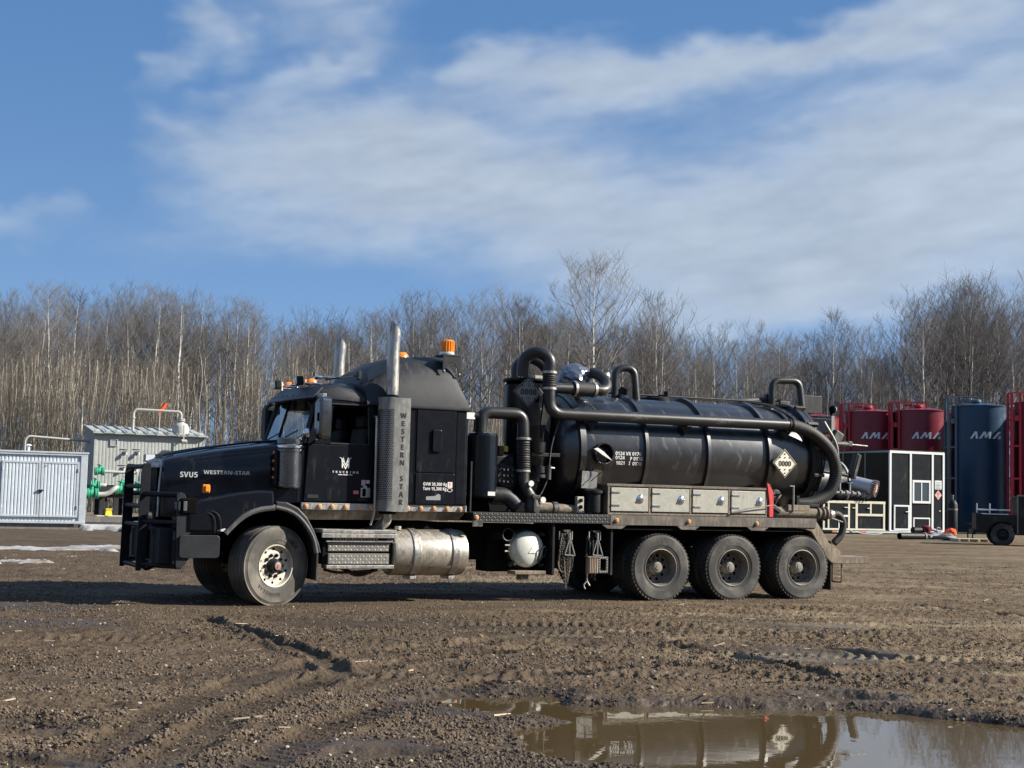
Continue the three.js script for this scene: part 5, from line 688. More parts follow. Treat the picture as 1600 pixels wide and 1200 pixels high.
M.headlamp = plain('headlamp lens', [0.22, 0.23, 0.24], 0.12, 0.6, { clearcoat: 1 });
for (const s of [1, -1]) {
  P('front_fender', [ext(fend, s * 0.6, s * 1.21, { bevel: 0.035, seg: 3 }), ext([[-1.28, 1.0], [-1.28, 1.22], [-1.2, 1.32], [-0.8, 1.32], [-0.8, 1.0]], s * 0.55, s * 1.17, { bevel: 0.03, seg: 2 })], M.paint);
  P('fender_flare', [pipe(lipPath(s * 1.215), 0.038, { smooth: true, seg: 8 })], M.flare, { label: 'scuffed pale edge of the wheel arch' });
  P('rear_fender', [ext([[0.005, 1.45], [0.16, 1.445], [0.33, 1.37], [0.47, 1.23], [0.58, 1.04], [0.655, 0.86], [0.685, 0.74], [0.60, 0.74], [0.55, 0.93], [0.46, 1.09], [0.34, 1.22], [0.19, 1.31], [0.005, 1.35]], s * 0.7, s * 1.22, { bevel: 0.02, seg: 2 })], M.satin);
  P('rear_fender_lip', [pipe([[0.0, 1.37, s * 1.23], [0.19, 1.325, s * 1.23], [0.345, 1.23, s * 1.23], [0.47, 1.09, s * 1.23], [0.56, 0.93, s * 1.23], [0.61, 0.74, s * 1.23]], 0.03, { smooth: true, seg: 8 })], M.flare);
  P('inner_wheel_well', [bb(-0.9, 0.75, 0.72, 1.42, s * 0.55, s * 0.6)], M.hole); P('mud_flap', [bb(0.62, 0.65, 0.36, 0.9, s * 0.75, s * 1.2)], M.rubber);
  const hl = grp('headlight'); part(hl, 'housing', [bx(0.24, 0.22, 0.32, -1.20, 1.36, s * 1.06, 0.03)], M.hole); part(hl, 'lens', [bx(0.15, 0.16, 0.27, -1.27, 1.36, s * 1.075, 0.04), bx(0.05, 0.13, 0.02, -1.255, 1.36, s * 1.222, 0.008)], M.headlamp);
  const mk = grp('side_marker'); part(mk, 'bracket', [bx(0.10, 0.12, 0.06, -0.9, 1.60, s * 0.89, 0.01)], M.amberDeep); part(mk, 'lens', [bx(0.07, 0.09, 0.03, -0.885, 1.60, s * 0.928, 0.012)], M.amber);
}
P('front_light_wires', [pipe([[-0.92, 1.32, 1.2], [-0.80, 1.25, 1.225], [-0.76, 1.1, 1.225], [-0.77, 1.02, 1.22]], 0.008, { smooth: true, seg: 6 }), pipe([[-0.98, 1.3, 1.2], [-0.86, 1.22, 1.225], [-0.84, 1.02, 1.22]], 0.007, { smooth: true, seg: 6 })], M.satin);
P('paint_chip', [ext([[-0.78, 1.05], [-0.70, 1.07], [-0.66, 1.055], [-0.66, 1.025], [-0.74, 1.03], [-0.8, 1.035]], 1.21, 1.216, { bevel: 0 })], M.offwhite); P('fender_scuff', [ext([[-0.22, 1.345], [-0.08, 1.375], [-0.01, 1.41], [0.0, 1.365], [-0.14, 1.345]], 1.21, 1.217, { bevel: 0 })], M.shield);
P('hood_number', [text('SVU5', 0.074, -1.10, 1.79, 0.715, { ry: -0.215, depth: 0.006 })], M.white, { kind: 'stuff' });
P('hood_name', [text('WESTERN-STAR', 0.052, -0.60, 1.83, 0.828, { ry: -0.215, depth: 0.006, wide: 1.22 })], M.offwhite, { kind: 'stuff' });
// ---- bumper and grille guard
P('bumper', [bb(-1.55, -1.34, 0.58, 1.06, -1.08, 1.08, 0.015), bb(-1.4, -1.2, 0.56, 1.04, -1.17, 1.17, 0.03)], M.guard);
for (const s of [1, -1]) { P('bumper_side', [ext(rrect(-1.31, -0.76, 0.665, 0.975, 0.05), s * 1.17, s * 1.215, { bevel: 0.008, seg: 2 })], M.satin); P('bumper_filler', [bb(-1.25, -0.74, 0.985, 1.09, s * 0.7, s * 1.17, 0.01)], M.paint); }
for (const s of [1, -1]) {
  P('guard_plate', [ext([[-1.74, 0.46], [-1.72, 1.80], [-1.69, 1.93], [-1.59, 1.93], [-1.59, 0.98], [-1.61, 0.9], [-1.61, 0.55], [-1.68, 0.46]], s * 0.55 - 0.012, s * 0.55 + 0.012, { bevel: 0.004 })], M.guard);
  P('guard_wing_plate', [ext([[-1.36, 1.53], [-1.26, 1.53], [-1.20, 1.40], [-1.155, 1.0], [-1.21, 0.955], [-1.22, 0.74], [-1.15, 0.68], [-1.26, 0.52], [-1.34, 0.55], [-1.35, 1.0]], s * 1.17 - 0.012, s * 1.17 + 0.012, { bevel: 0.004 })], M.satin);
  for (const [y, r] of [[1.51, 0.036], [1.13, 0.034], [0.55, 0.036]]) P('guard_wing_tube', [pipe([[-1.66, y, s * 0.55], [-1.60, y, s * 0.66], [-1.30, y, s * 1.17]], r, { bend: 0.08, seg: 12 })], M.guard);
}
for (const y of [1.885, 1.61, 1.34, 1.08, 0.52]) P('guard_tube', [cy(0.034, 1.1, 'z', -1.675, y, 0, { seg: 14 })], M.guard);
P('guard_skirt', [bb(-1.60, -1.56, 0.62, 1.02, -0.45, 0.45), ext([[-1.60, 0.6], [-1.60, 1.03], [-1.24, 1.03], [-1.24, 0.6]], 0, 0.02).rotateY(0).translate(0, 0, 0)].slice(0, 1), M.guard);
for (const [y, z] of [[1.21, 0.62], [0.78, 0.1]]) P('guard_lamp', [cy(0.055, 0.06, 'x', -1.60, y, z, { seg: 16, bevel: 0.01 })], M.deck); P('tow_hook', [pipe([[-1.5, 0.6, 0.3], [-1.6, 0.52, 0.3], [-1.55, 0.46, 0.3], [-1.45, 0.5, 0.3]], 0.022, { bend: 0.04, seg: 8 })], M.under);

// ---- cab
for (const s of [1, -1]) {
  const d = grp('door'); part(d, 'panel', [ext([[0.46, 1.46], [0.50, 2.27], [1.49, 2.27], [1.49, 1.46]], s * 0.975, s * 1.03, { bevel: 0.012, seg: 2 })], M.cab);
  part(d, 'window_frame', [ext([[0.485, 2.275], [0.665, 2.93], [1.54, 2.93], [1.54, 2.275], [1.42, 2.275], [1.39, 2.84], [0.86, 2.84], [0.83, 2.275]].map(([x, y]) => s < 0 && x > 0.7 && x < 1 ? [x - 0.10, y] : [x, y]), s * 0.965, s * 1.015, { bevel: 0.006 })], M.cab);
  part(d, 'window_sill', [bb(0.82, 1.42, 2.275, 2.30, s * 0.95, s * 1.035)], M.satin); part(d, 'window_trim', [bb(0.80, 1.44, 2.845, 2.865, s * 0.99, s * 1.03)], M.satin);
  if (s > 0) { const h = part(d, 'handle', [bx(0.15, 0.14, 0.02, 1.38, 1.60, 1.035, 0.02)], M.stainless); h.name = 'handle'; part(d, 'handle_grip', [bx(0.05, 0.11, 0.03, 1.355, 1.60, 1.045, 0.01)], M.hole); part(d, 'lower_badge', [bx(0.16, 0.05, 0.006, 0.59, 1.53, 1.034, 0.003)], M.satin); }
  else part(d, 'window_glass', [quad([0.74, 2.29, -0.99], [1.40, 2.29, -0.99], [1.38, 2.84, -0.99], [0.77, 2.84, -0.99])], M.glass);
}
P('cowl', [loft([[[0.30, 2.2, 1.0], [0.30, 2.315, 0.9], [0.27, 2.335, 0], [0.30, 2.315, -0.9], [0.30, 2.2, -1.0]], [[0.55, 2.2, 1.0], [0.55, 2.33, 0.93], [0.5, 2.35, 0], [0.55, 2.33, -0.93], [0.55, 2.2, -1.0]]])], M.steel);
for (const s of [1, -1]) { P('cowl_side', [bb(0.36, 0.47, 1.44, 2.24, s * 0.9, s * 1.0)], M.cab); P('rear_pillar', [bb(1.5, 1.62, 1.44, 2.95, s * 0.92, s * 1.0)], M.cab); }
P('cab_floor', [bb(0.42, 1.6, 1.42, 1.47, -1.0, 1.0)], M.under); P('cab_back', [bb(1.58, 1.62, 1.44, 2.98, -1.0, 1.0)], M.hole); P('firewall', [bb(0.42, 0.5, 1.44, 2.26, -0.95, 0.95)], M.hole);
P('dashboard', [bb(0.5, 0.82, 1.75, 2.28, -0.93, 0.93, 0.06)], M.under); P('headliner', [bb(0.64, 1.58, 2.9, 2.93, -0.95, 0.95)], M.hole);
for (const z of [0.45, -0.45]) { const s = grp('seat'); part(s, 'cushion', [bx(0.5, 0.14, 0.5, 1.2, 1.88, z, 0.05)], M.seat); part(s, 'backrest', [bx(0.14, 0.66, 0.48, 1.45, 2.22, z, 0.06, [0, 0, -0.14])], M.seat); part(s, 'headrest', [bx(0.1, 0.18, 0.28, 1.50, 2.64, z, 0.04)], M.seat); part(s, 'post', [bb(1.1, 1.3, 1.47, 1.82, z - 0.12, z + 0.12)], M.under); }
P('steering_wheel', [new THREE.TorusGeometry(0.21, 0.016, 8, 28).rotateY(Math.PI / 2).rotateZ(0.55).translate(0.92, 2.22, 0.45), pipe([[0.8, 2.05, 0.45], [0.92, 2.22, 0.45]], 0.025)], M.under);
P('windshield', [quad([0.375, 2.34, 0.015], [0.45, 2.34, 0.93], [0.635, 2.93, 0.90], [0.545, 2.93, 0.015])], M.glass); P('windshield', [quad([0.375, 2.34, -0.015], [0.45, 2.34, -0.93], [0.635, 2.93, -0.90], [0.545, 2.93, -0.015])], M.glass);
P('windshield_post', [pipe([[0.365, 2.32, 0], [0.54, 2.95, 0]], 0.018, { seg: 8 })], M.steel); for (const s of [1, -1]) P('a_pillar', [pipe([[0.455, 2.28, s * 0.965], [0.645, 2.96, s * 0.935]], 0.04, { seg: 10 })], M.cab);
P('windshield_seal', [pipe([[0.37, 2.335, 0], [0.45, 2.335, 0.93], [0.635, 2.935, 0.90], [0.543, 2.94, 0], [0.635, 2.935, -0.90], [0.45, 2.335, -0.93], [0.37, 2.335, 0]], 0.014, { bend: 0.03, seg: 6 })], M.rubber);
P('rear_view_mirror', [bx(0.03, 0.12, 0.26, 0.66, 2.72, 0.42, 0.03)], M.tint); P('sun_shade', [bb(0.6, 0.66, 2.80, 2.93, -0.85, 0.85, 0.01)], M.hole); for (const z of [0.3, -0.45]) P('wiper', [pipe([[0.34, 2.35, z], [0.41, 2.46, z + 0.5]], 0.01, { seg: 6 })], M.under);
const roofRing = (u, e, ye, ys, yc) => { const h = [[e, ye - 0.02], [e, ye + 0.04], [e - 0.05, ys - 0.03], [e - 0.16, ys + 0.01], [e * 0.5, mix(ys, yc, 0.75)]]; const o = h.map(([w, y]) => [u, y, w]); o.push([u, yc, 0]); for (let i = h.length - 1; i >= 0; i--) o.push([u, h[i][1], -h[i][0]]); return o; };
P('cab_roof', [loft([roofRing(0.60, 0.98, 2.93, 3.03, 3.07), roofRing(0.68, 1.01, 2.94, 3.09, 3.14), roofRing(0.95, 1.03, 2.94, 3.13, 3.20), roofRing(1.15, 1.03, 2.93, 3.11, 3.22), roofRing(1.30, 1.03, 2.92, 3.04, 3.22), roofRing(1.38, 1.03, 2.92, 2.98, 3.2), roofRing(1.56, 1.01, 2.90, 2.95, 3.18)], { crease: 0.8 })], M.satin);
{ // sun visor: an arched plate over the windshield
  const up = [], lo = []; for (let i = 0; i <= 12; i++) { const s = -1 + i / 6, w = s * 1.03, k = s * s; up.push([0.50 + 0.17 * k, 3.085 + 0.015 * (1 - k), w]); lo.push([0.26 + 0.28 * k, 2.895 + 0.04 * k, w]); }
  const sec = (a, b, t) => [a, b, [b[0] + 0.02, b[1] - 0.012, b[2]], [a[0] + 0.02, a[1] - 0.012, a[2]]]; P('sun_visor', [loft(up.map((u, i) => sec(u, lo[i])), { crease: 0.4 })], worn('grey visor', [0.045, 0.048, 0.055], [0.12, 0.12, 0.12], 0.2, { lite: true, rough: 0.4 }));
  const riv = []; for (let i = 1; i < 12; i++) riv.push(new THREE.SphereGeometry(0.008, 8, 6).translate(mix(up[i][0], lo[i][0], 0.62) - 0.002, mix(up[i][1], lo[i][1], 0.62) + 0.004, up[i][2])); P('visor_rivets', riv, M.hole, { kind: 'stuff' });
}
for (const z of [-0.72, -0.36, 0, 0.36, 0.72]) { const m = grp('clearance_light'); part(m, 'base', [bx(0.22, 0.03, 0.1, 0.64, 3.135 + (1 - z * z) * 0.03, z, 0.012)], M.chrome); part(m, 'lens', [lathe([[0.05, 0], [0.045, 0.03], [0.025, 0.055], [0, 0.06]], 'y', 0, 0, 0, 14, 0.9).scale(1.6, 1, 0.9).translate(0.62, 3.15 + (1 - z * z) * 0.03, z)], M.amberDeep); }
for (const z of [-0.56, 0.50]) { const w = grp('roof_work_lamp'); part(w, 'housing', [bx(0.1, 0.13, 0.14, 0.50, 3.20, z, 0.02, [0, 0, 0.12])], M.steel); part(w, 'lens', [bx(0.012, 0.1, 0.11, 0.447, 3.195, z, 0.008, [0, 0, 0.12])], M.clear); part(w, 'mount', [bx(0.03, 0.14, 0.1, 0.56, 3.17, z, 0.01)], M.white); }
for (const z of [-0.2, 0.62]) { const h = grp('air_horn'); part(h, 'trumpet', [lathe([[0.012, 0.36], [0.018, 0.1], [0.032, 0.02], [0.055, -0.03], [0.06, -0.04]], 'x', 0.72, 3.26, z, 18, 0.9)], M.chrome); part(h, 'mount', [bb(0.9, 0.95, 3.17, 3.25, z - 0.02, z + 0.02)], M.chrome); }
P('aerial_arm', [pipe([[0.82, 3.22, 0.72], [1.30, 3.30, 0.70]], 0.012, { seg: 6 }), bx(0.06, 0.13, 0.09, 1.34, 3.31, 0.70, 0.015)], M.satin);
for (const s of [1, -1]) {
  const m = grp('mirror'); part(m, 'housing', [loft([[0, 0.8], [0.04, 1], [0.16, 1], [0.17, 0.94]].map(([t, k]) => rrect(-0.125 * k, 0.125 * k, -0.30 * k, 0.30 * k, 0.06, 4).map(([z, y]) => [0.52 + t, 2.63 + y, s * 1.31 + z])), { crease: 0.5 })], s > 0 ? M.gunmetal : M.steel); part(m, 'mirror_glass', [bx(0.008, 0.52, 0.2, 0.692, 2.63, s * 1.31, 0.003)], M.chrome); part(m, 'arm', [pipe([[0.64, 2.98, s * 0.98], [0.6, 2.97, s * 1.2], [0.6, 2.92, s * 1.31]], 0.016, { seg: 8 }), pipe([[0.62, 2.33, s * 1.0], [0.6, 2.3, s * 1.2], [0.6, 2.36, s * 1.31]], 0.016, { seg: 8 }), bx(0.06, 0.05, 0.3, 0.63, 2.955, s * 1.14, 0.01)], M.stainless);
  if (s > 0) { part(m, 'light_slot', [bx(0.02, 0.12, 0.045, 0.515, 2.64, 1.37, 0.008)], M.hole); part(m, 'spot_mirror', [lathe([[0, -0.05], [0.05, -0.04], [0.075, 0], [0.07, 0.03], [0, 0.05]], 'x', 0.44, 2.42, 1.1, 18, 0.9)], M.chrome); }
  const a = grp('air_cleaner'); part(a, 'canister', [lathe([[0, 0.0], [0.15, 0.0], [0.165, 0.02], [0.165, 0.055], [0.172, 0.06], [0.172, 0.075], [0.165, 0.08], [0.165, 0.5], [0.175, 0.505], [0.175, 0.53], [0.168, 0.54], [0.172, 0.60], [0.18, 0.615], [0.18, 0.68], [0.165, 0.70], [0, 0.70]], 'y', 0.20, 1.64, s * 1.13, 36, 0.4)], M.gunmetal);
  part(a, 'strap', [lathe([[0.177, -0.02], [0.181, -0.015], [0.181, 0.015], [0.177, 0.02]], 'y', 0.2, 2.215, s * 1.13, 36)], M.chrome); part(a, 'clip', [bx(0.13, 0.05, 0.02, 0.16, 2.22, s * 1.31, 0.008)], M.chrome); part(a, 'light_strip', [bb(-0.02, 0.02, 1.68, 2.16, s * 1.08, s * 1.16)], M.steel); for (let i = 0; i < 4; i++) part(a, 'strip_light', [cy(0.019, 0.02, 'x', -0.03, 1.78 + i * 0.115, s * 1.13, { seg: 12 })], M.amberDeep);
  P('sill', [bb(0.42, 2.98, 1.345, 1.44, s * 1.0, s * 1.055, 0.006)], M.stainless); P('sill_skirt', [loft([[0.5, 2.95].map(() => 0)].length ? [[[0.45, 1.34, s * 1.04], [0.45, 1.34, s * 0.9], [0.45, 1.20, s * 0.9], [0.45, 1.20, s * 0.95]], [[2.96, 1.34, s * 1.04], [2.96, 1.34, s * 0.9], [2.9, 1.22, s * 0.9], [2.9, 1.22, s * 0.95]]] : [])], M.rust);
}
[0.49, 0.69, 0.88, 1.08, 1.28, 1.47, 2.03, 2.24, 2.45, 2.66, 2.87].forEach((u) => { const m = grp('marker_light'); part(m, 'bezel', [cy(0.034, 0.02, 'z', u, 1.392, 1.062, { seg: 16, bevel: 0.006 })], M.rimLight); part(m, 'lens', [lathe([[0.026, 0], [0.022, 0.012], [0, 0.018]], 'z', u, 1.392, 1.072, 14, 0.9)], M.amber); });
P('grab_handle', [pipe([[1.50, 2.70, 1.0], [1.475, 2.70, 1.15], [1.475, 1.30, 1.17], [1.43, 1.14, 1.14]], 0.018, { bend: 0.08, seg: 10 })], M.stainless);
{ // lettering and stickers on the near door and sleeper
  const s = 0.195, lz = 1.031, ox = 1.065, oy = 2.02, poly = (p) => ext(p.map(([a, b]) => [ox + a * s, oy + b * s]), lz, lz + 0.004, { bevel: 0 }); const mir = (p) => p.map(([a, b]) => [-a, b]).reverse();
  const wing = [[-0.5, 0.4], [-0.33, 0.28], [-0.30, 0.02], [-0.2, -0.1], [-0.2, 0.1], [-0.23, 0.24], [-0.3, 0.34]], leg = [[-0.30, -0.02], [-0.2, -0.1], [-0.2, -0.42], [-0.29, -0.35]], vee = [[-0.19, 0.2], [0, -0.09], [0.19, 0.2], [0.19, 0.07], [0, -0.24], [-0.19, 0.07]], vee2 = [[-0.19, -0.02], [0, -0.33], [0.19, -0.02], [0.19, -0.16], [0, -0.5], [-0.19, -0.16]], tip = [[-0.2, 0.42], [-0.04, 0.0], [-0.1, 0.08], [-0.22, 0.28]];
  P('door_emblem', [wing, mir(wing), leg, mir(leg), vee, vee2, tip, mir(tip)].map(poly), M.white, { kind: 'stuff' });
  P('door_lettering', [...[...'TRUCKING'].map((c, i) => text(c, 0.030, 1.065 + (i - 3.5) * 0.052, 1.885, lz, { wide: 1.15 })), ...[0, 1, 2].map((i) => bb(0.96 + i * 0.075, 1.025 + i * 0.075, 1.842, 1.853, lz, lz + 0.003, 0))], M.white, { kind: 'stuff' });
  P('door_sticker', [bb(1.315, 1.375, 1.70, 1.78, lz, lz + 0.004, 0)], plain('pink sticker', [0.62, 0.38, 0.40], 0.6)); P('door_sticker', [bb(1.385, 1.44, 1.73, 1.78, lz, lz + 0.004, 0), bb(1.345, 1.40, 1.645, 1.698, lz, lz + 0.004, 0)], M.offwhite); P('door_sticker', [bb(1.195, 1.275, 1.575, 1.625, lz, lz + 0.004, 0)], plain('red sticker', [0.60, 0.16, 0.16], 0.6)); P('door_plate', [bb(1.27, 1.42, 1.485, 1.515, lz, lz + 0.004, 0)], M.satin);
  const z2 = 1.096; P('weight_lettering', [text('GVW 30,300 Kg', 0.046, 2.44, 1.742, z2, { wide: 0.86 }), text('Tare 15,300 Kg', 0.046, 2.435, 1.675, z2, { wide: 0.86 })], M.white, { kind: 'stuff' });
  P('inspection_sticker', [bb(2.64, 2.715, 1.70, 1.785, z2, z2 + 0.004, 0)], plain('white red sticker', [0.72, 0.60, 0.58], 0.6)); P('inspection_sticker', [text('T', 0.045, 2.677, 1.745, z2 + 0.004, { depth: 0.002 })], M.red); P('oval_badge', [new THREE.TorusGeometry(0.03, 0.006, 6, 20).scale(1.3, 0.8, 0.5).translate(2.675, 1.665, z2)], M.offwhite);
  P('sleeper_badge', [ext([[2.30, 1.515], [2.30, 1.565], [2.44, 1.575], [2.49, 1.61], [2.53, 1.59], [2.53, 1.515]], z2, z2 + 0.004, { bevel: 0 })], plain('grey badge', [0.24, 0.25, 0.26], 0.5));
}

// ---- sleeper
P('sleeper_body', [bb(1.63, 2.955, 1.43, 2.90, -1.08, 1.08, 0.045)], M.cab); P('sleeper_seam', [bb(2.10, 2.125, 1.45, 2.87, 1.07, 1.083, 0), bb(2.762, 2.785, 1.45, 2.87, 1.07, 1.083, 0)], M.hole);
P('sleeper_panel', [ext(rrect(2.13, 2.755, 1.92, 2.86, 0.03), 1.07, 1.092, { bevel: 0.005, seg: 2 })], M.cab); P('locker_door', [ext(rrect(2.13, 2.755, 1.455, 1.905, 0.03), 1.07, 1.094, { bevel: 0.005, seg: 2 })], M.cab); P('vent_cover', [ext(rrect(2.37, 2.52, 2.22, 2.55, 0.03), 1.09, 1.125, { bevel: 0.01, seg: 2 })], M.cab); P('drip_rail', [bb(1.62, 2.97, 2.845, 2.87, -1.10, 1.105, 0.006)], M.steel);
const slp = [[1.34, 1.34, 1.34, 3.06, 0.96, 3.12, 3.22], [1.55, 1.5, 1.5, 3.16, 0.96, 3.22, 3.40], [1.8, 1.75, 1.75, 3.28, 0.94, 3.36, 3.57], [2.1, 2.06, 2.05, 3.34, 0.92, 3.43, 3.655], [2.5, 2.46, 2.45, 3.36, 0.91, 3.455, 3.69], [2.78, 2.70, 2.68, 3.36, 0.905, 3.455, 3.68], [2.965, 2.80, 2.755, 3.33, 0.90, 3.43, 3.64]];
const slpRing = ([ub, um, ut, y1, a, ys, yt]) => { const h = [[ub, 2.865, 1.10], [ub, 2.90, 1.10], [mix(ub, um, 0.75), mix(2.9, y1, 0.7), mix(1.10, a + 0.03, 0.62)], [um, y1, a + 0.03], [mix(um, ut, 0.5), ys, a - 0.02], [ut, mix(ys, yt, 0.5), a - 0.12], [ut, yt - 0.03, a * 0.66], [ut, yt, a * 0.3]]; const o = h.map(([u, y, w]) => [u, y, w]); for (let i = h.length - 1; i >= 0; i--) o.push([h[i][0], h[i][1], -h[i][2]]); return o; };
P('sleeper_roof', [loft(slp.map(slpRing), { crease: 0.5 })], M.satin);
P('roof_window', [quad([1.42, 3.19, 0.90], [1.70, 3.345, 0.895], [1.78, 3.54, 0.62], [1.50, 3.365, 0.62])].map((g) => g.translate(-0.012, 0.03, 0.02)), M.tint); P('sleeper_back', [bb(2.95, 2.97, 1.45, 2.86, -1.04, 1.04)], M.steel);
{ const b = grp('beacon'); part(b, 'lens', [lathe([[0, 0.19], [0.085, 0.185], [0.1, 0.17], [0.105, 0.02], [0.1, 0]], 'y', 2.70, 3.735, 0.80, 24, 0.5), ...Array.from({ length: 18 }, (_, i) => bx(0.012, 0.15, 0.012, 2.70 + 0.104 * Math.cos(i / 18 * 6.283), 3.82, 0.80 + 0.104 * Math.sin(i / 18 * 6.283), 0))], M.amberDeep); part(b, 'base', [lathe([[0, 0], [0.115, 0], [0.115, 0.03], [0.1, 0.05]], 'y', 2.70, 3.69, 0.80, 24)], M.clear);
  part(b, 'bracket', [bb(2.56, 2.86, 3.66, 3.69, 0.66, 0.97), ext([[2.56, 3.42], [2.56, 3.66], [2.86, 3.66], [2.86, 3.36], [2.82, 3.36], [2.81, 3.46], [2.76, 3.54], [2.70, 3.565], [2.64, 3.54], [2.60, 3.46], [2.59, 3.40]], 0.955, 0.97)], M.satin); for (const x of [2.585, 2.835]) part(b, 'bolt', [cy(0.014, 0.02, 'z', x, x < 2.7 ? 3.44 : 3.40, 0.977, { seg: 8 })], M.clear);
  const c = grp('beacon'); part(c, 'lens', [lathe([[0, 0.09], [0.08, 0.08], [0.11, 0.04], [0.12, 0]], 'y', 2.4, 3.715, -0.3, 22, 0.9)], M.amberDeep); part(c, 'base', [cy(0.12, 0.05, 'y', 2.4, 3.69, -0.3)], M.steel); }
// ---- exhausts
const perf = (() => { const t = texFrom((i) => { const x = i % TS, y = fl(i / TS), n = 16, row = fl(y / TS * n), fx = ((x / TS * n + (row % 2) * 0.5) % 1) - 0.5, fy = (y / TS * n) % 1 - 0.5; const d = Math.sqrt(fx * fx + fy * fy), k = d < 0.36 ? 0.006 : 0.20 + 0.05 * NB[i]; return [k, k, k]; }, true); t.repeat.set(1 / 0.44, 1 / 0.44); return new THREE.MeshPhysicalMaterial({ name: 'perforated shield', map: t, roughness: 0.45, metalness: 0.4 }); })();
function stack(u, w, y0, y1) { const n = 28, o = [], r = 0.088, pos = [], idx = [], H = 26; for (let j = 0; j <= H; j++) { const t = j / H; for (let k = 0; k < n; k++) { const a = k / n * 6.28318, cx = Math.cos(a) * r, cz = Math.sin(a) * r, top = y1 - 0.075 - cx * 0.95 - 0.03 * Math.pow((cx / r + 1) / 2, 2), y = mix(y0, top, t), back = 0.10 * Math.pow(clamp((y - (y1 - 0.55)) / 0.55), 2); pos.push(u + cx + back * 0.35, y, w + cz); } } for (let j = 0; j < H; j++) for (let k = 0; k < n; k++) { const a = j * n + k, b = j * n + (k + 1) % n; idx.push(a, a + n, b, b, a + n, b + n); } const g = new THREE.BufferGeometry(); g.setAttribute('position', new THREE.Float32BufferAttribute(pos, 3)); g.setIndex(idx); g.computeVertexNormals(); return g; }
for (const s of [1, -1]) {
  const e = grp('exhaust'); part(e, 'pipe', [stack(1.69, s * 1.17, 3.02, 4.09)], M.stack); part(e, 'neck', [cy(0.072, 0.14, 'y', 1.69, 2.98, s * 1.17, { seg: 20 })], M.steel); part(e, 'muffler', [cy(0.13, 1.7, 'y', 1.68, 2.15, s * 1.16, { seg: 24, bevel: 0.02 })], M.hole);
  const sec = (pts) => loft([1.34, 2.975].map((y) => [...pts, ...pts.map(([u, w]) => [u + 0.004, w - 0.014]).reverse()].map(([u, w]) => [u, y, s * w])), { crease: 0.5 });
  part(e, 'shield_plate', [sec([[1.925, 1.30], [1.925, 1.325], [1.70, 1.325], [1.675, 1.322]])], M.shield); part(e, 'shield_mesh', [sec([[1.675, 1.322], [1.62, 1.312], [1.57, 1.285], [1.535, 1.24], [1.52, 1.18], [1.515, 1.08]])], perf);
  part(e, 'shield_band', [0, 1].map((i) => loft([[1.345, 1.50], [2.80, 2.98]][i].map((y) => [[1.675, 1.326], [1.62, 1.316], [1.567, 1.289], [1.531, 1.243], [1.516, 1.18], [1.511, 1.08], [1.515, 1.08], [1.52, 1.18], [1.535, 1.24], [1.57, 1.285], [1.62, 1.312], [1.675, 1.322]].map(([u, w]) => [u, y, s * w])))), M.shield); part(e, 'shield_top', [ext([[1.515, 1.05], [1.52, 1.18], [1.57, 1.285], [1.675, 1.322], [1.925, 1.322], [1.925, 1.05]].map(([u, w]) => [u, s < 0 ? w : w]), 0, 0.012, { bevel: 0 }).rotateX(Math.PI / 2).scale(1, 1, s).translate(0, 2.965, 0)], M.shield);
  part(e, 'lower_pipe', [pipe([[1.68, 1.36, s * 1.15], [1.68, 1.2, s * 1.15], [1.6, 1.05, s * 0.8], [1.5, 1.0, s * 0.4]], 0.075, { bend: 0.12 })], M.stack);
}
P('shield_lettering', [...'WESTERN STAR'].map((c, i) => c === ' ' ? null : text(c, 0.074, 1.815, 2.72 - i * 0.113 - (i > 7 ? 0.0 : 0), 1.3265, { depth: 0.003 })).filter(Boolean), M.letterDark, { kind: 'stuff' });
P('sleeper_lamp', [bx(0.16, 0.10, 0.02, 2.99, 2.78, 1.06, 0.006)], M.white); P('sleeper_lamp_head', [lathe([[0, -0.05], [0.06, -0.03], [0.065, 0.03], [0, 0.04]], 'x', 3.10, 2.79, 1.02, 16)], M.steel);

// ---- chequer plate
const plateTex = (() => { const t = texFrom((i) => { const x = i % TS, y = fl(i / TS), n = 16, cx = fl(x / TS * n), cyy = fl(y / TS * n), fx = (x / TS * n) % 1 - 0.5, fy = (y / TS * n) % 1 - 0.5, s = (cx + cyy) % 2 ? 1 : -1, p = (fx + s * fy) * 0.7071, q = (fx - s * fy) * 0.7071, h = p * p / 0.16 + q * q / 0.014 < 1 ? 1 : 0; return [h, h, h]; }, false); t.repeat.set(1 / 0.72, 1 / 0.72); return t; })();
M.plateAlu = plain('chequered aluminium', [1, 1, 1], 0.42, 0.35); M.plateAlu.bumpMap = plateTex; M.plateAlu.bumpScale = 0.004; M.plateAlu.map = texFrom((i) => { const k = (plateTex.image.data[i * 4] ? 0.40 : 0.20) * (0.7 + 0.6 * NA[i]); return [k, k * 0.96, k * 0.86]; }, true); M.plateAlu.map.repeat.copy(plateTex.repeat);
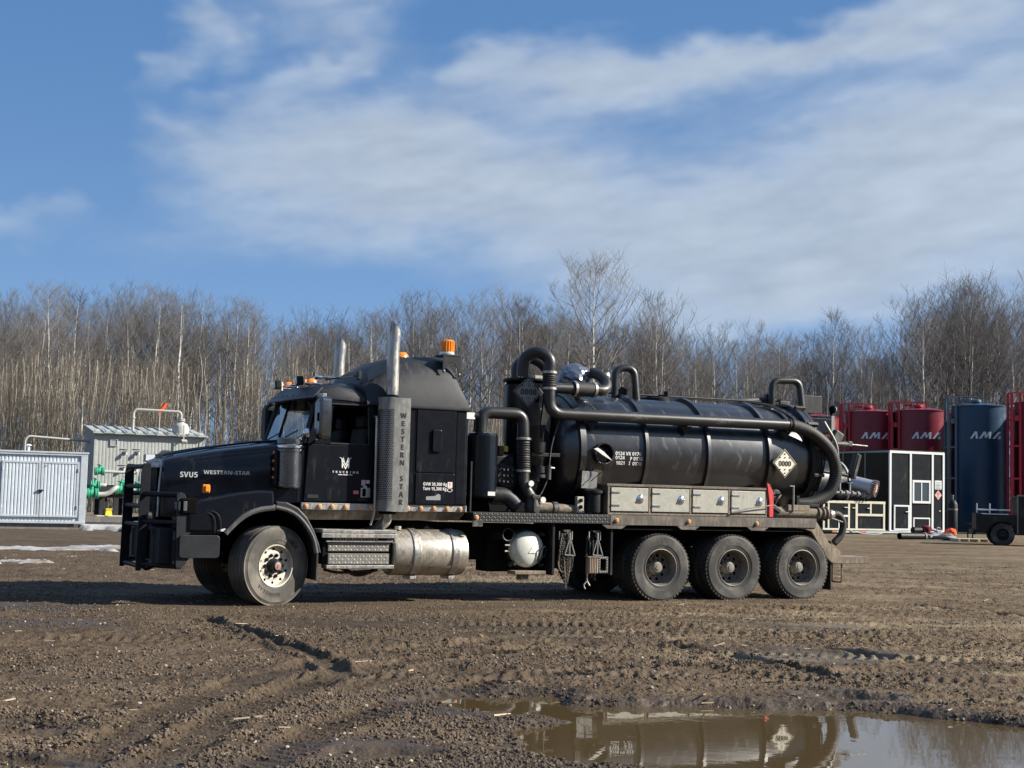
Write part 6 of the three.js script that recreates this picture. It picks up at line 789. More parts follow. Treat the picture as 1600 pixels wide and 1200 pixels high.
// ---- steps, fuel tank and what hangs under the deck
P('step_box', [bb(0.72, 1.76, 0.58, 1.06, 0.72, 1.14, 0.02)], M.under); P('step_tread', [bb(0.68, 1.80, 1.02, 1.075, 0.72, 1.24, 0.012), bb(0.68, 1.80, 0.955, 1.02, 1.19, 1.24, 0.01)], M.stainless, { label: 'upper chequered step' });
P('step_tread', [bb(0.76, 1.78, 0.52, 0.575, 1.0, 1.23, 0.012)], M.stainless); P('step_riser', [bb(0.80, 1.72, 0.765, 0.885, 1.10, 1.16, 0.008)], M.plateAlu); P('step_riser', [bb(0.80, 1.72, 0.585, 0.735, 1.12, 1.18, 0.008)], M.plateAlu); P('step_lip', [bb(0.76, 1.76, 0.895, 0.925, 1.10, 1.2, 0.006)], M.stainless);
const teeth = []; for (let i = 0; i < 15; i++) teeth.push(bx(0.022, 0.03, 0.02, 0.88 + i * 0.046, 0.94, 1.17, 0, [0, 0, 0.5])); P('step_grip', teeth, M.stainless, { kind: 'stuff' });
P('battery_cables', [pipe([[1.1, 0.52, 0.9], [1.35, 0.42, 0.9], [1.65, 0.5, 0.9]], 0.03, { smooth: true, seg: 8 }), pipe([[0.8, 0.5, 1.0], [1.0, 0.46, 1.0], [1.5, 0.48, 1.0]], 0.02, { smooth: true, seg: 8 })], M.rubber);
const ft = P('fuel_tank', [lathe([[0, -0.6], [0.29, -0.595], [0.325, -0.575], [0.335, -0.54], [0.335, 0.54], [0.325, 0.575], [0.29, 0.595], [0, 0.6]], 'x', 2.385, 0.745, 0.885, 44, 0.5)], M.alu); for (const x of [2.15, 2.765]) part(ft, 'strap', [lathe([[0.336, -0.058], [0.35, -0.055], [0.352, -0.045], [0.348, 0], [0.352, 0.045], [0.35, 0.055], [0.336, 0.058]], 'x', x, 0.745, 0.885, 44, 0.3), bb(x - 0.05, x + 0.05, 0.36, 0.41, 0.75, 1.05)], M.stainless);
part(ft, 'filler_cap', [cy(0.05, 0.05, 'y', 1.92, 1.1, 0.98)], M.stainless); P('fuel_tank', [lathe([[0, -0.6], [0.325, -0.575], [0.335, 0.54], [0.325, 0.575], [0, 0.6]], 'x', 2.385, 0.745, -0.885, 32, 0.5)], M.alu);
P('chassis_box', [bb(2.0, 2.9, 0.95, 1.18, -0.85, 0.7), bb(3.0, 4.1, 0.62, 1.15, -1.1, 0.55), bb(3.5, 4.32, 0.45, 1.18, 0.3, 0.72)], M.under);
{ const b = grp('clean_out_door'); part(b, 'ball', [lathe([[0.27, -0.10], [0.277, 0], [0.262, 0.04], [0.215, 0.075], [0.14, 0.102], [0.06, 0.114], [0, 0.116]], 'z', 4.03, 0.805, 1.0, 40, 0.9)], worn('cream dome', [0.60, 0.62, 0.56], [0.40, 0.38, 0.28], 0.2, { lite: true, rough: 0.38, size: 0.7 })); part(b, 'neck', [cy(0.27, 0.45, 'z', 4.03, 0.805, 0.75, { seg: 32 }), lathe([[0.27, -0.02], [0.31, -0.015], [0.31, 0.015], [0.27, 0.02]], 'z', 4.03, 0.805, 0.89, 36)], M.steel);
  for (const a of [0.75, 2.4, 3.9, 5.5]) part(b, 'clamp', [bx(0.05, 0.12, 0.07, 4.03 + 0.32 * Math.cos(a), 0.805 + 0.32 * Math.sin(a), 0.95, 0.012, [0, 0, a + 1.57]), cy(0.016, 0.16, 'z', 4.03 + 0.33 * Math.cos(a), 0.805 + 0.33 * Math.sin(a), 1.0, { seg: 8 })], M.deck); part(b, 'door_handle', [pipe([[4.17, 0.62, 1.10], [4.19, 0.8, 1.14], [4.27, 0.86, 1.14], [4.30, 0.84, 1.1], [4.30, 0.73, 1.1], [4.25, 0.69, 1.12], [4.17, 0.62, 1.10]], 0.011, { bend: 0.03, seg: 6 })], M.steel); for (const y of [0.86, 0.77]) part(b, 'hinge_pin', [cy(0.014, 0.13, 'x', 3.72, y, 1.0, { seg: 8 })], M.stainless); part(b, 'dome_sticker', [ext([[4.0, 0.75], [4.12, 0.75], [4.06, 0.84]], 1.11, 1.122, { bevel: 0 })], M.white); }
{ const d = grp('drain_pipe'); part(d, 'pipe', [cy(0.098, 0.5, 'z', 3.66, 1.025, 0.85, { open: true, seg: 24 }), cy(0.084, 0.48, 'z', 3.66, 1.025, 0.85, { open: true, seg: 24 }), lathe([[0.084, 0], [0.098, 0.004], [0.1, -0.02]], 'z', 3.66, 1.025, 1.1, 24)], M.pipe); }
P('pull_out_step', [bb(3.75, 4.28, 0.43, 0.485, 0.9, 1.16, 0.01), bb(3.88, 4.02, 0.35, 0.43, 0.95, 1.1, 0.01)], M.rust);
for (const [u, y0] of [[4.38, 0.42], [5.40, 0.42]]) P('side_shield', [bb(u - 0.02, u + 0.02, y0, 1.2, 0.55, 1.2, 0.005)], M.steel); P('inner_shield', [bb(4.4, 5.38, 0.5, 1.2, 0.7, 0.74)], M.under); for (const u of [4.50, 4.72, 5.02, 5.22]) P('chain_hook', [cy(0.011, 0.13, 'y', u, 1.02, 1.15, { seg: 6 })], M.stainless); for (const u of [4.62, 5.14]) P('hook_bracket', [bx(0.12, 0.035, 0.16, u, 1.09, 1.1, 0.006), bx(0.045, 0.12, 0.045, u + 0.01, 1.05, 1.16, 0.008)], M.deck);

// ---- deck
const plateM = plain('chequer plate', [1, 1, 1], 0.45, 0.3); plateM.bumpMap = plateTex; plateM.bumpScale = 0.006; plateM.map = texFrom((i) => { const k = plateTex.image.data[i * 4] ? 0.16 : 0.028; return [k, k * 1.03, k * 1.02]; }, true); plateM.map.repeat.copy(plateTex.repeat);
P('deck', [bb(3.0, 9.3, 1.22, 1.345, -1.245, 1.235)], M.under); P('deck_edge', [bb(3.0, 5.33, 1.21, 1.35, 1.235, 1.25, 0.004)], plateM); P('deck_edge', [bb(5.34, 9.32, 1.195, 1.345, 1.235, 1.25, 0.004)], M.deckRear); P('deck_top', [bb(3.0, 9.3, 1.346, 1.352, -1.245, 1.245, 0)], M.deck);
for (const u of [5.42, 6.78, 8.13]) { P('deck_light_plate', [ext([[u - 0.22, 1.195], [u - 0.13, 1.135], [u + 0.13, 1.135], [u + 0.22, 1.195]], 1.215, 1.245, { bevel: 0.004 })], M.deckRear); }
for (const [u, y] of [[3.05, 1.275], [5.45, 1.265], [6.78, 1.265], [8.1, 1.25]]) { const m = grp('deck_light'); part(m, 'bezel', [cy(0.036, 0.022, 'z', u, y, 1.256, { seg: 16, bevel: 0.006 })], M.rimLight); part(m, 'lens', [lathe([[0.028, 0], [0.024, 0.014], [0, 0.02]], 'z', u, y, 1.268, 14, 0.9)], M.amber); } P('deck_corner', [bx(0.17, 0.1, 0.02, 3.07, 1.19, 1.25, 0.006)], M.deck);
P('rear_bracket', [ext([[8.85, 1.195], [9.33, 1.31], [9.42, 1.20], [9.60, 0.95], [9.86, 0.80], [9.80, 0.60], [9.66, 0.62], [9.56, 0.70], [9.24, 1.13], [9.1, 1.17]], 1.15, 1.23, { bevel: 0.006 }), bb(9.3, 9.9, 0.6, 0.8, 0.4, 1.14)], M.rust); P('tail_beam', [bb(9.8, 10.52, 0.60, 0.72, 0.75, 1.18, 0.01)], M.rust); P('mud_flap', [bb(9.66, 9.69, 0.16, 0.98, 0.55, 1.2)], M.rubber); P('mud_flap', [bb(9.66, 9.69, 0.16, 0.98, -1.2, -0.55)], M.rubber); P('rear_step', [pipe([[9.98, 0.6, 1.1], [9.98, 0.28, 1.1], [9.98, 0.28, 0.85], [9.98, 0.6, 0.85]], 0.014, { bend: 0.03, seg: 6 })], M.rust); P('tail_beam', [bb(9.3, 10.4, 0.60, 0.72, -1.15, -0.7, 0.01), bb(9.3, 9.5, 0.66, 1.2, -1.1, 1.1)], M.rust);
{ const tb = grp('tool_box'); part(tb, 'body', [bb(5.32, 8.36, 1.355, 1.80, 0.78, 1.165)], M.rust); part(tb, 'lid', [bb(5.30, 8.38, 1.795, 1.835, 0.76, 1.195, 0.006)], M.deckRear); part(tb, 'frame', [bb(5.32, 8.36, 1.352, 1.385, 1.165, 1.19), ...[5.34, 6.085, 6.85, 7.60, 8.34].map((u) => bb(u - 0.022, u + 0.022, 1.386, 1.79, 1.165, 1.187))], M.rust);
  [[5.375, 6.05], [6.12, 6.815], [6.885, 7.565], [7.635, 8.305]].forEach(([a, b]) => { const d = part(tb, 'tool_box_door', [bb(a, b, 1.41, 1.775, 1.168, 1.200, 0.006)], M.box); });
  [5.90, 6.66, 7.43, 8.19].forEach((u) => part(tb, 'latch', [lathe([[0, 0.03], [0.03, 0.028], [0.055, 0.012], [0.068, 0.0]], 'z', u, 1.60, 1.2, 20, 0.9).scale(1, 1.12, 1).translate(0, -0.19, 0), bx(0.05, 0.03, 0.02, u + 0.005, 1.60, 1.235, 0.005)], M.chrome)); [5.375, 6.12, 6.885, 7.635].forEach((u) => { for (const y of [1.50, 1.70]) part(tb, 'hinge', [bx(0.14, 0.028, 0.012, u + 0.08, y, 1.205, 0.004)], M.chrome); }); }
P('red_tape', [ext([[8.38, 1.36], [8.38, 1.62], [8.36, 1.74], [8.33, 1.92], [8.38, 1.90], [8.455, 1.78], [8.47, 1.6], [8.46, 1.36]], 1.18, 1.21)], M.red); P('latch_rod', [pipe([[7.62, 1.42, 1.23], [7.95, 1.50, 1.25], [8.42, 1.555, 1.25]], 0.010, { smooth: true, seg: 6 })], M.stainless);

// ---- vacuum tank
const TY = 2.335, TR = 0.93;
P('tank_shell', [lathe([[0, 4.56], [0.35, 4.585], [0.62, 4.65], [0.80, 4.76], [0.89, 4.88], [TR, 4.98], [TR, 9.52]], 'x', 0, TY, 0, 96, 0.5)], M.tank);
for (const [u, r, w] of [[4.99, 1.0, 0.05], [6.16, 0.99, 0.03], [7.35, 0.99, 0.03], [8.57, 0.99, 0.03]]) P('tank_ring', [lathe([[TR, u - w], [r, u - w], [r, u + w], [TR, u + w]], 'x', 0, TY, 0, 96, 0.3)], M.tank);
P('tank_door', [lathe([[TR + 0.06, 9.60], [TR + 0.06, 9.66], [0.91, 9.665], [0.86, 9.72], [0.7, 9.83], [0.4, 9.93], [0, 9.96]], 'x', 0, TY, 0, 72, 0.5)], M.tank); P('door_flange', [lathe([[TR, 9.46], [TR + 0.07, 9.46], [TR + 0.07, 9.56], [TR, 9.56]], 'x', 0, TY, 0, 96, 0.3)], M.tank);
for (let i = 0; i < 14; i++) { const a = i / 14 * 6.2832 + 0.2; P('door_clamp', [bx(0.22, 0.06, 0.07, 9.56, TY + 1.02 * Math.sin(a), 1.02 * Math.cos(a), 0.012, [-a, 0, 0])], M.deck); }
const onTank = (g, a0, y0 = 0) => { const p = g.attributes.position; for (let i = 0; i < p.count; i++) { const a = a0 + (p.getY(i) - y0) / TR, r = TR + p.getZ(i); p.setY(i, TY + r * Math.sin(a)); p.setZ(i, r * Math.cos(a)); } g.computeVertexNormals(); return g; };
P('tank_lettering', [text('0124 VK 0176', 0.056, 5.83, 0.0, 0.002, { depth: 0.004, wide: 1.0, slant: 0.04 }), text('0124', 0.056, 5.68, -0.066, 0.002, { depth: 0.004 }), text('P 0176', 0.056, 5.98, -0.076, 0.002, { depth: 0.004 }), text('1021', 0.056, 5.69, -0.15, 0.002, { depth: 0.004 }), text('I', 0.056, 5.86, -0.15, 0.002, { depth: 0.004 }), text('0176', 0.056, 6.0, -0.155, 0.002, { depth: 0.004 })].map((g) => onTank(subdiv(g), -0.02)), M.white, { kind: 'stuff' });
for (const [name, u, y, z, ry, bm, fm] of [['placard', 8.80, 2.255, 1.06, 0, M.cream = worn('cream placard', [0.66, 0.63, 0.50], [0.40, 0.36, 0.26], 0.25, { lite: true, rough: 0.5, size: 0.5 }), M.letterDark], ['placard', 4.10, 3.215, 0.78, -0.15, worn('grey placard', [0.17, 0.175, 0.17], [0.28, 0.27, 0.25], 0.3, { lite: true, rough: 0.5, size: 0.6 }), M.letterDark]]) {
  const g = grp(name, T, u, y, z, ry), h = 0.245; part(g, 'plate', [ext([[-h, 0], [0, -h], [h, 0], [0, h]], -0.012, 0.0, { bevel: 0.004 })], bm); part(g, 'border', [ext([[-h + 0.012, 0], [0, -h + 0.012], [h - 0.012, 0], [0, h - 0.012]], 0.001, 0.004, { bevel: 0, holes: [[[-h + 0.03, 0], [0, h - 0.03], [h - 0.03, 0], [0, -h + 0.03]]] })], fm);
  part(g, 'numerals', [text('0000', 0.085, 0, 0, 0.001, { depth: 0.004 })], fm, { kind: 'stuff' }); part(g, 'rivets', [[0, 0.16], [0, 0.10], [-0.1, 0.1], [0.1, 0.1], [0, -0.16], [0, -0.1], [-0.1, -0.1], [0.1, -0.1]].map(([x, y2]) => cy(0.011, 0.012, 'z', x, y2, 0.004, { seg: 8 })), fm, { kind: 'stuff' }); part(g, 'stand_off', [bx(0.05, 0.05, 0.14, 0, 0, -0.08)], M.steel);
}
// side pipe that runs the length of the tank, loops up into the cyclone, and ends in the suction hose
P('side_pipe', [pipe([[4.36, 3.36, 0.98], [4.36, 2.885, 1.0], [4.8, 2.885, 1.0], [8.95, 2.905, 1.0]], 0.092, { bend: 0.26, seg: 20 })], M.pipe); P('pipe_coupling', [pipe([[4.36, 3.28, 0.98], [4.36, 3.52, 0.97]], (d) => 0.108 + 0.006 * Math.sin(d * 190), { step: 0.008, seg: 20 })], M.rubber); for (const y of [3.27, 3.52]) P('pipe_clamp', [lathe([[0.108, -0.02], [0.116, -0.018], [0.116, 0.018], [0.108, 0.02]], 'y', 4.36, y, 0.975, 22)], M.stainless);
P('pipe_loop', [pipe([[4.36, 3.5, 0.97], [4.36, 3.72, 0.95], [4.22, 3.83, 0.86], [4.06, 3.74, 0.74], [4.03, 3.45, 0.70]], 0.098, { smooth: true, seg: 20 })], M.pipe); P('pipe_loop', [pipe([[4.72, 3.25, 0.2], [4.72, 3.62, 0.2], [4.50, 3.80, 0.1], [4.30, 3.7, 0.0], [4.28, 3.3, 0.0]], 0.085, { smooth: true, seg: 18 })], M.pipe);
for (const u of [5.15, 6.9, 8.9]) P('pipe_bracket', [ext([[u - 0.02, 2.80], [u + 0.02, 2.80], [u + 0.02, 2.9], [u - 0.02, 2.9]], 0.78, 0.98), ext([[u - 0.12, 2.80], [u + 0.12, 2.80], [u, 2.66]], 0.93, 0.945)], M.steel);
P('suction_hose', [pipe([[8.9, 2.905, 1.0], [9.1, 2.88, 1.02], [9.42, 2.75, 1.06], [9.74, 2.48, 1.08], [9.87, 2.12, 1.06], [9.76, 1.80, 1.02], [9.45, 1.62, 0.98], [9.05, 1.57, 0.92]], (d) => 0.104 + 0.0025 * Math.sin(d * 150), { smooth: true, seg: 20, step: 0.012 })], M.rubber); for (const [u, y] of [[8.95, 2.9], [9.13, 2.872]]) P('hose_clamp', [lathe([[0.108, -0.02], [0.115, 0], [0.108, 0.02]], 'x', u, y, 1.01, 22)], M.steel);
// cross-over elbow behind the loop
P('elbow_pipe', [pipe([[4.5, 3.30, 0.82], [4.86, 3.30, 0.82]], 0.085, { seg: 18 }), pipe([[5.22, 3.31, 0.80], [5.45, 3.32, 0.78], [5.55, 3.44, 0.66], [5.5, 3.58, 0.5], [5.42, 3.62, 0.4]], 0.088, { smooth: true, seg: 18 })], M.pipe); P('elbow_coupling', [cy(0.112, 0.36, 'x', 5.06, 3.305, 0.81, { r2: 0.118, seg: 24 })], M.rubber); for (const u of [4.89, 5.24]) P('elbow_clamp', [lathe([[0.112, -0.025], [0.126, -0.02], [0.126, 0.02], [0.112, 0.025]], 'x', u, 3.305, 0.81, 24)], M.stainless);
{ const g = new THREE.IcosahedronGeometry(0.27, 4), p = g.attributes.position; for (let i = 0; i < p.count; i++) { const x = p.getX(i), y = p.getY(i), z = p.getZ(i), k = 0.78 + 0.36 * ridge(x * 9 + 3, y * 9 + z * 7 + 5, 3); p.setXYZ(i, x * k * 1.05, y * k * 0.95, z * k); } g.deleteAttribute('normal'); P('foil_wrap', [toCreasedNormals(g, 0.2).translate(5.25, 3.50, 0.15)], M.foil); } P('relief_valve', [cy(0.07, 0.2, 'x', 5.72, 3.58, 0.2, { bevel: 0.02 }), lathe([[0, 0.06], [0.05, 0.05], [0.07, 0], [0.05, -0.05], [0, -0.06]], 'y', 5.82, 3.60, 0.2, 16)], M.stainless);
for (const [u0, u1, y0] of [[6.10, 6.46, 3.78], [9.30, 9.88, 3.76]]) P('tank_hoop', [pipe([[u0, 3.2, 0], [u0 + 0.01, y0 - 0.02, 0.0], [u1 - 0.02, y0, 0.05], [u1, 3.2, 0.12]], 0.062, { bend: 0.16, seg: 18 })], M.pipe); P('gusset', [ext([[5.98, 3.2], [6.26, 3.47], [6.7, 3.24]], -0.05, -0.03), ext([[6.45, 3.2], [6.62, 3.47], [6.88, 3.2]], -0.12, -0.10)], M.steel);
P('top_rail', [pipe([[5.6, 3.34, -0.05], [9.2, 3.36, -0.05]], 0.014, { seg: 8 }), pipe([[6.9, 3.32, 0.1], [9.3, 3.30, 0.12]], 0.010, { seg: 6 })], M.steel); P('top_hatch', [cy(0.24, 0.1, 'y', 7.0, 3.27, -0.1, { bevel: 0.02, seg: 26 }), bx(0.4, 0.05, 0.06, 7.0, 3.35, -0.1), cy(0.05, 0.12, 'y', 7.12, 3.36, 0)], M.steel);
P('hydraulic_ram', [pipe([[8.6, 3.33, -0.1], [9.2, 3.40, -0.1]], 0.05, { seg: 14 }), pipe([[9.2, 3.40, -0.1], [9.6, 3.40, -0.1]], 0.025, { seg: 10 }), bx(0.12, 0.28, 0.08, 9.3, 3.36, -0.1)], M.deck);
P('hydraulic_lines', [0, 1, 2, 3].map((i) => pipe([[8.7 + i * 0.1, 3.33, 0.02], [9.0 + i * 0.05, 3.25, 0.35], [9.2, 3.05 - i * 0.015, 0.72], [9.42 + i * 0.035, 2.75, 0.92], [9.44 + i * 0.035, TY, 1.0 + i * 0.004], [9.42 + i * 0.03, 1.85, 0.88], [9.3 + i * 0.04, 1.62, 0.72]], 0.014, { smooth: true, seg: 6 })), M.rubber); P('hydraulic_lines', [0, 1, 2].map((i) => pipe([[9.2 + i * 0.03, 3.34, -0.2], [9.50 + i * 0.04, 3.22, 0.4], [9.56 + i * 0.045, 2.9, 0.8], [9.58 + i * 0.045, TY, 1.01], [9.55 + i * 0.04, 1.8, 0.86]], 0.016, { smooth: true, seg: 6 })), M.rubber);
P('valve_box', [bb(9.70, 10.24, 2.84, 3.09, 0.1, 0.48, 0.012)], M.paint); P('box_lit_side', [bb(10.24, 10.31, 2.82, 3.14, 0.08, 0.48, 0.006)], M.shield); P('back_plate', [bb(9.98, 10.42, 3.2, 3.52, -0.03, 0.0, 0.01)], M.satin); { const l = grp('work_lamp'); part(l, 'housing', [cy(0.07, 0.08, 'x', 10.33, 3.26, 0.4, { bevel: 0.02 }), cy(0.02, 0.14, 'y', 10.30, 3.16, 0.4)], M.hole); part(l, 'lens', [cy(0.055, 0.012, 'x', 10.375, 3.26, 0.4)], M.clear); }  // paler slab beside the valve box paints its sunlit side
P('door_clevis', [bx(0.2, 0.28, 0.12, 10.03, 2.72, 0.86, 0.03, [0, 0, -0.5]), cy(0.05, 0.28, 'x', 10.16, 2.63, 0.88, { seg: 12 }), bx(0.1, 0.1, 0.1, 10.3, 2.64, 0.88, 0.02)], M.deck); P('clevis_rod', [pipe([[10.25, 2.64, 0.88], [10.72, 2.62, 0.86]], 0.012, { seg: 8 })], M.shield); P('door_post', [pipe([[9.72, 3.0, 0.92], [9.95, 2.6, 0.97], [10.0, 2.2, 0.95]], 0.03, { smooth: true, seg: 8 })], M.shield); P('prop_bar', [ext([[10.80, 2.08], [10.90, 2.05], [11.03, 2.47], [10.93, 2.52]], 0.22, 0.36, { bevel: 0.01 }), ext([[10.835, 2.10], [10.865, 2.09], [10.985, 2.47], [10.955, 2.48]], 0.36, 0.375, { bevel: 0.003 })], M.deck); P('prop_arm', [pipe([[9.9, 2.2, 0.3], [10.83, 2.1, 0.29]], 0.03, { seg: 10 })], M.steel);
P('rear_pipe', [pipe([[8.5, 1.44, 0.95], [9.0, 1.44, 1.0], [9.72, 1.43, 1.02]], 0.095, { seg: 18 })], M.rust); for (const u of [9.5, 9.6, 9.68]) P('pipe_flange', [cy(0.118, 0.03, 'x', u, 1.43, 1.02, { seg: 22, bevel: 0.006 })], M.rust); P('rear_pipe_guard', [bb(8.85, 9.3, 1.47, 1.57, 0.98, 1.1)], M.rust); P('drain_hose', [pipe([[9.74, 1.42, 1.02], [9.95, 1.42, 1.03], [10.06, 1.28, 1.03], [10.02, 1.08, 1.03], [9.88, 0.94, 1.02]], 0.062, { smooth: true, seg: 14 })], M.rubber); P('cam_lock', [lathe([[0.066, -0.05], [0.08, -0.03], [0.08, 0.03], [0.066, 0.05]], 'x', 9.8, 1.42, 1.02, 16), pipe([[9.75, 1.36, 1.12], [9.98, 1.30, 1.12]], 0.01, { seg: 6 })], M.stainless);
P('level_pipe', [pipe([[8.95, 1.46, 1.1], [8.95, 1.88, 1.1]], 0.018, { seg: 8 }), bx(0.1, 0.02, 0.03, 8.92, 1.88, 1.1)], M.shield); P('rear_valve', [cy(0.1, 0.24, 'z', 8.7, 1.72, 0.86, { bevel: 0.02 }), pipe([[8.62, 1.5, 1.0], [8.66, 1.66, 1.05], [8.78, 1.74, 1.0]], 0.016, { smooth: true, seg: 6 }), bx(0.2, 0.08, 0.1, 8.62, 1.5, 1.05, 0.02, [0, 0, -0.5])], M.deck); P('rear_bracketry', [bx(0.28, 0.06, 0.1, 9.18, 1.6, 1.04, 0.01), bx(0.06, 0.16, 0.06, 9.06, 1.64, 1.06, 0.01), bx(0.2, 0.05, 0.08, 9.42, 1.56, 1.04, 0.01)], M.steel);
// sight port, gauge lever and plate on the tank side
{ const s = grp('sight_port'); part(s, 'stub', [cy(0.165, 0.26, 'z', 5.33, 2.30, 0.92, { open: true, seg: 30 }), lathe([[0.15, 0.128], [0.166, 0.134], [0.168, 0.11]], 'z', 5.33, 2.30, 0.92, 30)], M.tank); part(s, 'hollow', [cy(0.155, 0.21, 'z', 5.33, 2.30, 0.90, { seg: 28 })], M.hole); part(s, 'gauge_arm', [ext([[5.10, 2.365], [5.17, 2.385], [5.28, 2.325], [5.44, 2.19], [5.38, 2.21], [5.25, 2.275], [5.15, 2.335]], 1.09, 1.11)], M.white); part(s, 'wire', [pipe([[5.22, 2.2, 1.08], [5.28, 2.05, 1.1], [5.14, 1.92, 1.08], [5.08, 1.86, 1.06]], 0.007, { smooth: true, seg: 5 })], M.hole); }
P('side_plate', [bx(0.27, 0.27, 0.012, 5.09, 1.88, 1.0, 0.004, [0, -0.05, -0.05])], M.shield); P('control_box', [bb(4.84, 4.96, 1.40, 1.62, 1.0, 1.08)], M.box); for (const y of [1.46, 1.56]) P('control_knob', [cy(0.03, 0.02, 'z', 4.90, y, 1.09, { seg: 12 })], M.hole); P('filter_pot', [lathe([[0, 0], [0.13, 0], [0.14, 0.02], [0.14, 0.3], [0.17, 0.31], [0.17, 0.35], [0.1, 0.38], [0, 0.38]], 'y', 5.17, 1.37, 1.0, 24, 0.4)], M.steel); P('rust_run', [onTank(subdiv(ext([[5.12, -0.02], [5.26, -0.02], [5.28, -0.18], [5.40, -0.2], [5.42, -0.42], [5.10, -0.42]], 0.001, 0.003, { bevel: 0 })), -0.12)], worn('rust run', [0.055, 0.045, 0.034], [0.16, 0.135, 0.10], 0.4, { lite: true, rough: 0.7, size: 0.7, streak: 0.9 }));

// ---- machinery between cab and tank
P('cyclone', [lathe([[0, 3.40], [0.34, 3.38], [0.38, 3.34], [0.38, 2.1], [0.30, 1.7], [0.2, 1.5], [0, 1.48]], 'y', 4.30, 0, 0.36, 40, 0.5)], M.paint); P('cyclone_lid', [cy(0.40, 0.05, 'y', 4.30, 3.42, 0.36, { bevel: 0.012, seg: 40 })], M.steel); P('lid_bracket', [bb(4.22, 4.46, 3.43, 3.48, 0.62, 0.76)], M.stainless); P('cyclone_mount', [ext([[4.36, 2.5], [4.62, 3.2], [4.62, 3.35], [4.42, 3.35], [4.34, 2.7]], 0.72, 0.75)], M.steel); P('cross_tube', [pipe([[4.6, 2.05, 0.78], [4.3, 2.05, 0.86]], 0.02, { seg: 8 }), bx(0.5, 0.06, 0.05, 4.40, 2.25, 0.82, 0.01), cy(0.1, 0.16, 'y', 4.28, 2.36, 0.80, { r2: 0.12, seg: 18 }), cy(0.08, 0.1, 'y', 4.3, 2.02, 0.84, { seg: 16 })], M.pipe); P('hanging_valve', [cy(0.045, 0.22, 'y', 4.44, 1.98, 0.86, { seg: 10 }), cy(0.09, 0.05, 'y', 4.30, 1.92, 0.84, { seg: 16 }), pipe([[4.44, 1.9, 0.86], [4.34, 1.68, 0.86], [4.28, 1.6, 0.86]], 0.012, { smooth: true, seg: 6 }), pipe([[4.66, 2.88, 0.82], [4.5, 2.4, 0.84], [4.45, 2.05, 0.86]], 0.012, { smooth: true, seg: 6 })], M.deck);
P('silencer', [lathe([[0, 0.0], [0.21, 0.0], [0.235, 0.03], [0.235, 0.93], [0.215, 0.965], [0.13, 0.985], [0, 0.985]], 'y', 3.30, 1.57, 0.86, 40, 0.5)], M.paint); P('silencer_strap', [bb(3.0, 3.03, 1.35, 2.1, 1.09, 1.11)], M.satin); P('silencer_bracket', [bx(0.1, 0.16, 0.12, 3.56, 2.28, 0.92, 0.02)], M.hole); P('silencer_label', [bb(3.30, 3.42, 1.60, 1.66, 1.093, 1.1, 0)], M.white); P('arch_pipe', [pipe([[3.27, 2.54, 0.86], [3.27, 2.86, 0.86], [3.97, 2.86, 0.88], [3.97, 2.5, 0.9]], 0.094, { bend: 0.26, seg: 20 })], M.pipe);
P('arch_hose', [pipe([[3.97, 2.5, 0.9], [3.98, 1.98, 0.92]], (d) => 0.10 + 0.006 * Math.sin(d * 170), { step: 0.008, seg: 20 })], M.rubber); for (const y of [2.48, 1.99]) P('arch_clamp', [lathe([[0.104, -0.02], [0.112, -0.015], [0.112, 0.015], [0.104, 0.02]], 'y', 3.975, y, 0.91, 22)], M.stainless); P('down_pipe', [pipe([[3.98, 1.98, 0.92], [3.99, 1.78, 0.93], [4.10, 1.58, 0.96], [4.12, 1.48, 0.96]], 0.088, { smooth: true, seg: 16 })], M.pipe); P('gauge', [cy(0.045, 0.03, 'z', 4.05, 1.80, 1.04, { seg: 18 })], M.white); P('gauge', [cy(0.045, 0.03, 'z', 4.24, 1.555, 1.08, { seg: 18 })], M.white);
P('valve_body', [lathe([[0, -0.14], [0.1, -0.12], [0.13, 0], [0.1, 0.12], [0, 0.14]], 'y', 4.12, 1.45, 0.97, 20), bx(0.06, 0.28, 0.08, 4.10, 1.5, 1.06, 0.02), bx(0.14, 0.05, 0.05, 4.12, 1.6, 1.08, 0.01)], M.deck); P('suction_pipe', [pipe([[4.12, 1.45, 0.97], [4.45, 1.43, 0.98]], 0.085, { seg: 16 }), pipe([[4.52, 1.43, 0.98], [4.85, 1.41, 0.96]], 0.075, { seg: 16 })], M.rust); P('suction_coupling', [cy(0.1, 0.1, 'x', 4.49, 1.43, 0.98, { seg: 20, bevel: 0.01 })], M.deck); P('blower_duct', [pipe([[3.5, 1.62, 0.82], [3.72, 1.6, 0.84], [3.92, 1.44, 0.88]], 0.12, { smooth: true, seg: 18 })], M.satin); P('blower', [bb(3.55, 3.98, 1.45, 2.25, 0.1, 0.62, 0.06), cy(0.2, 0.3, 'z', 3.75, 1.9, 0.7, { bevel: 0.03 })], M.steel); P('blower_studs', Array.from({ length: 9 }, (_, i) => cy(0.018, 0.06, 'z', 3.66 + (i % 3) * 0.07, 1.82 + fl(i / 3) * 0.09, 0.87, { seg: 6 })), M.deck, { kind: 'stuff' }); P('yellow_lamp', [bx(0.05, 0.09, 0.05, 3.78, 2.32, 0.7, 0.01)], BK.yellow); P('rear_cabinet', [bb(3.08, 4.5, 1.36, 1.5, -1.1, 0.6), bb(3.2, 4.4, 1.5, 2.3, -1.0, -0.2, 0.03)], M.under); P('far_post', [cy(0.05, 0.4, 'y', 3.78, 2.62, -0.4)], M.steel);

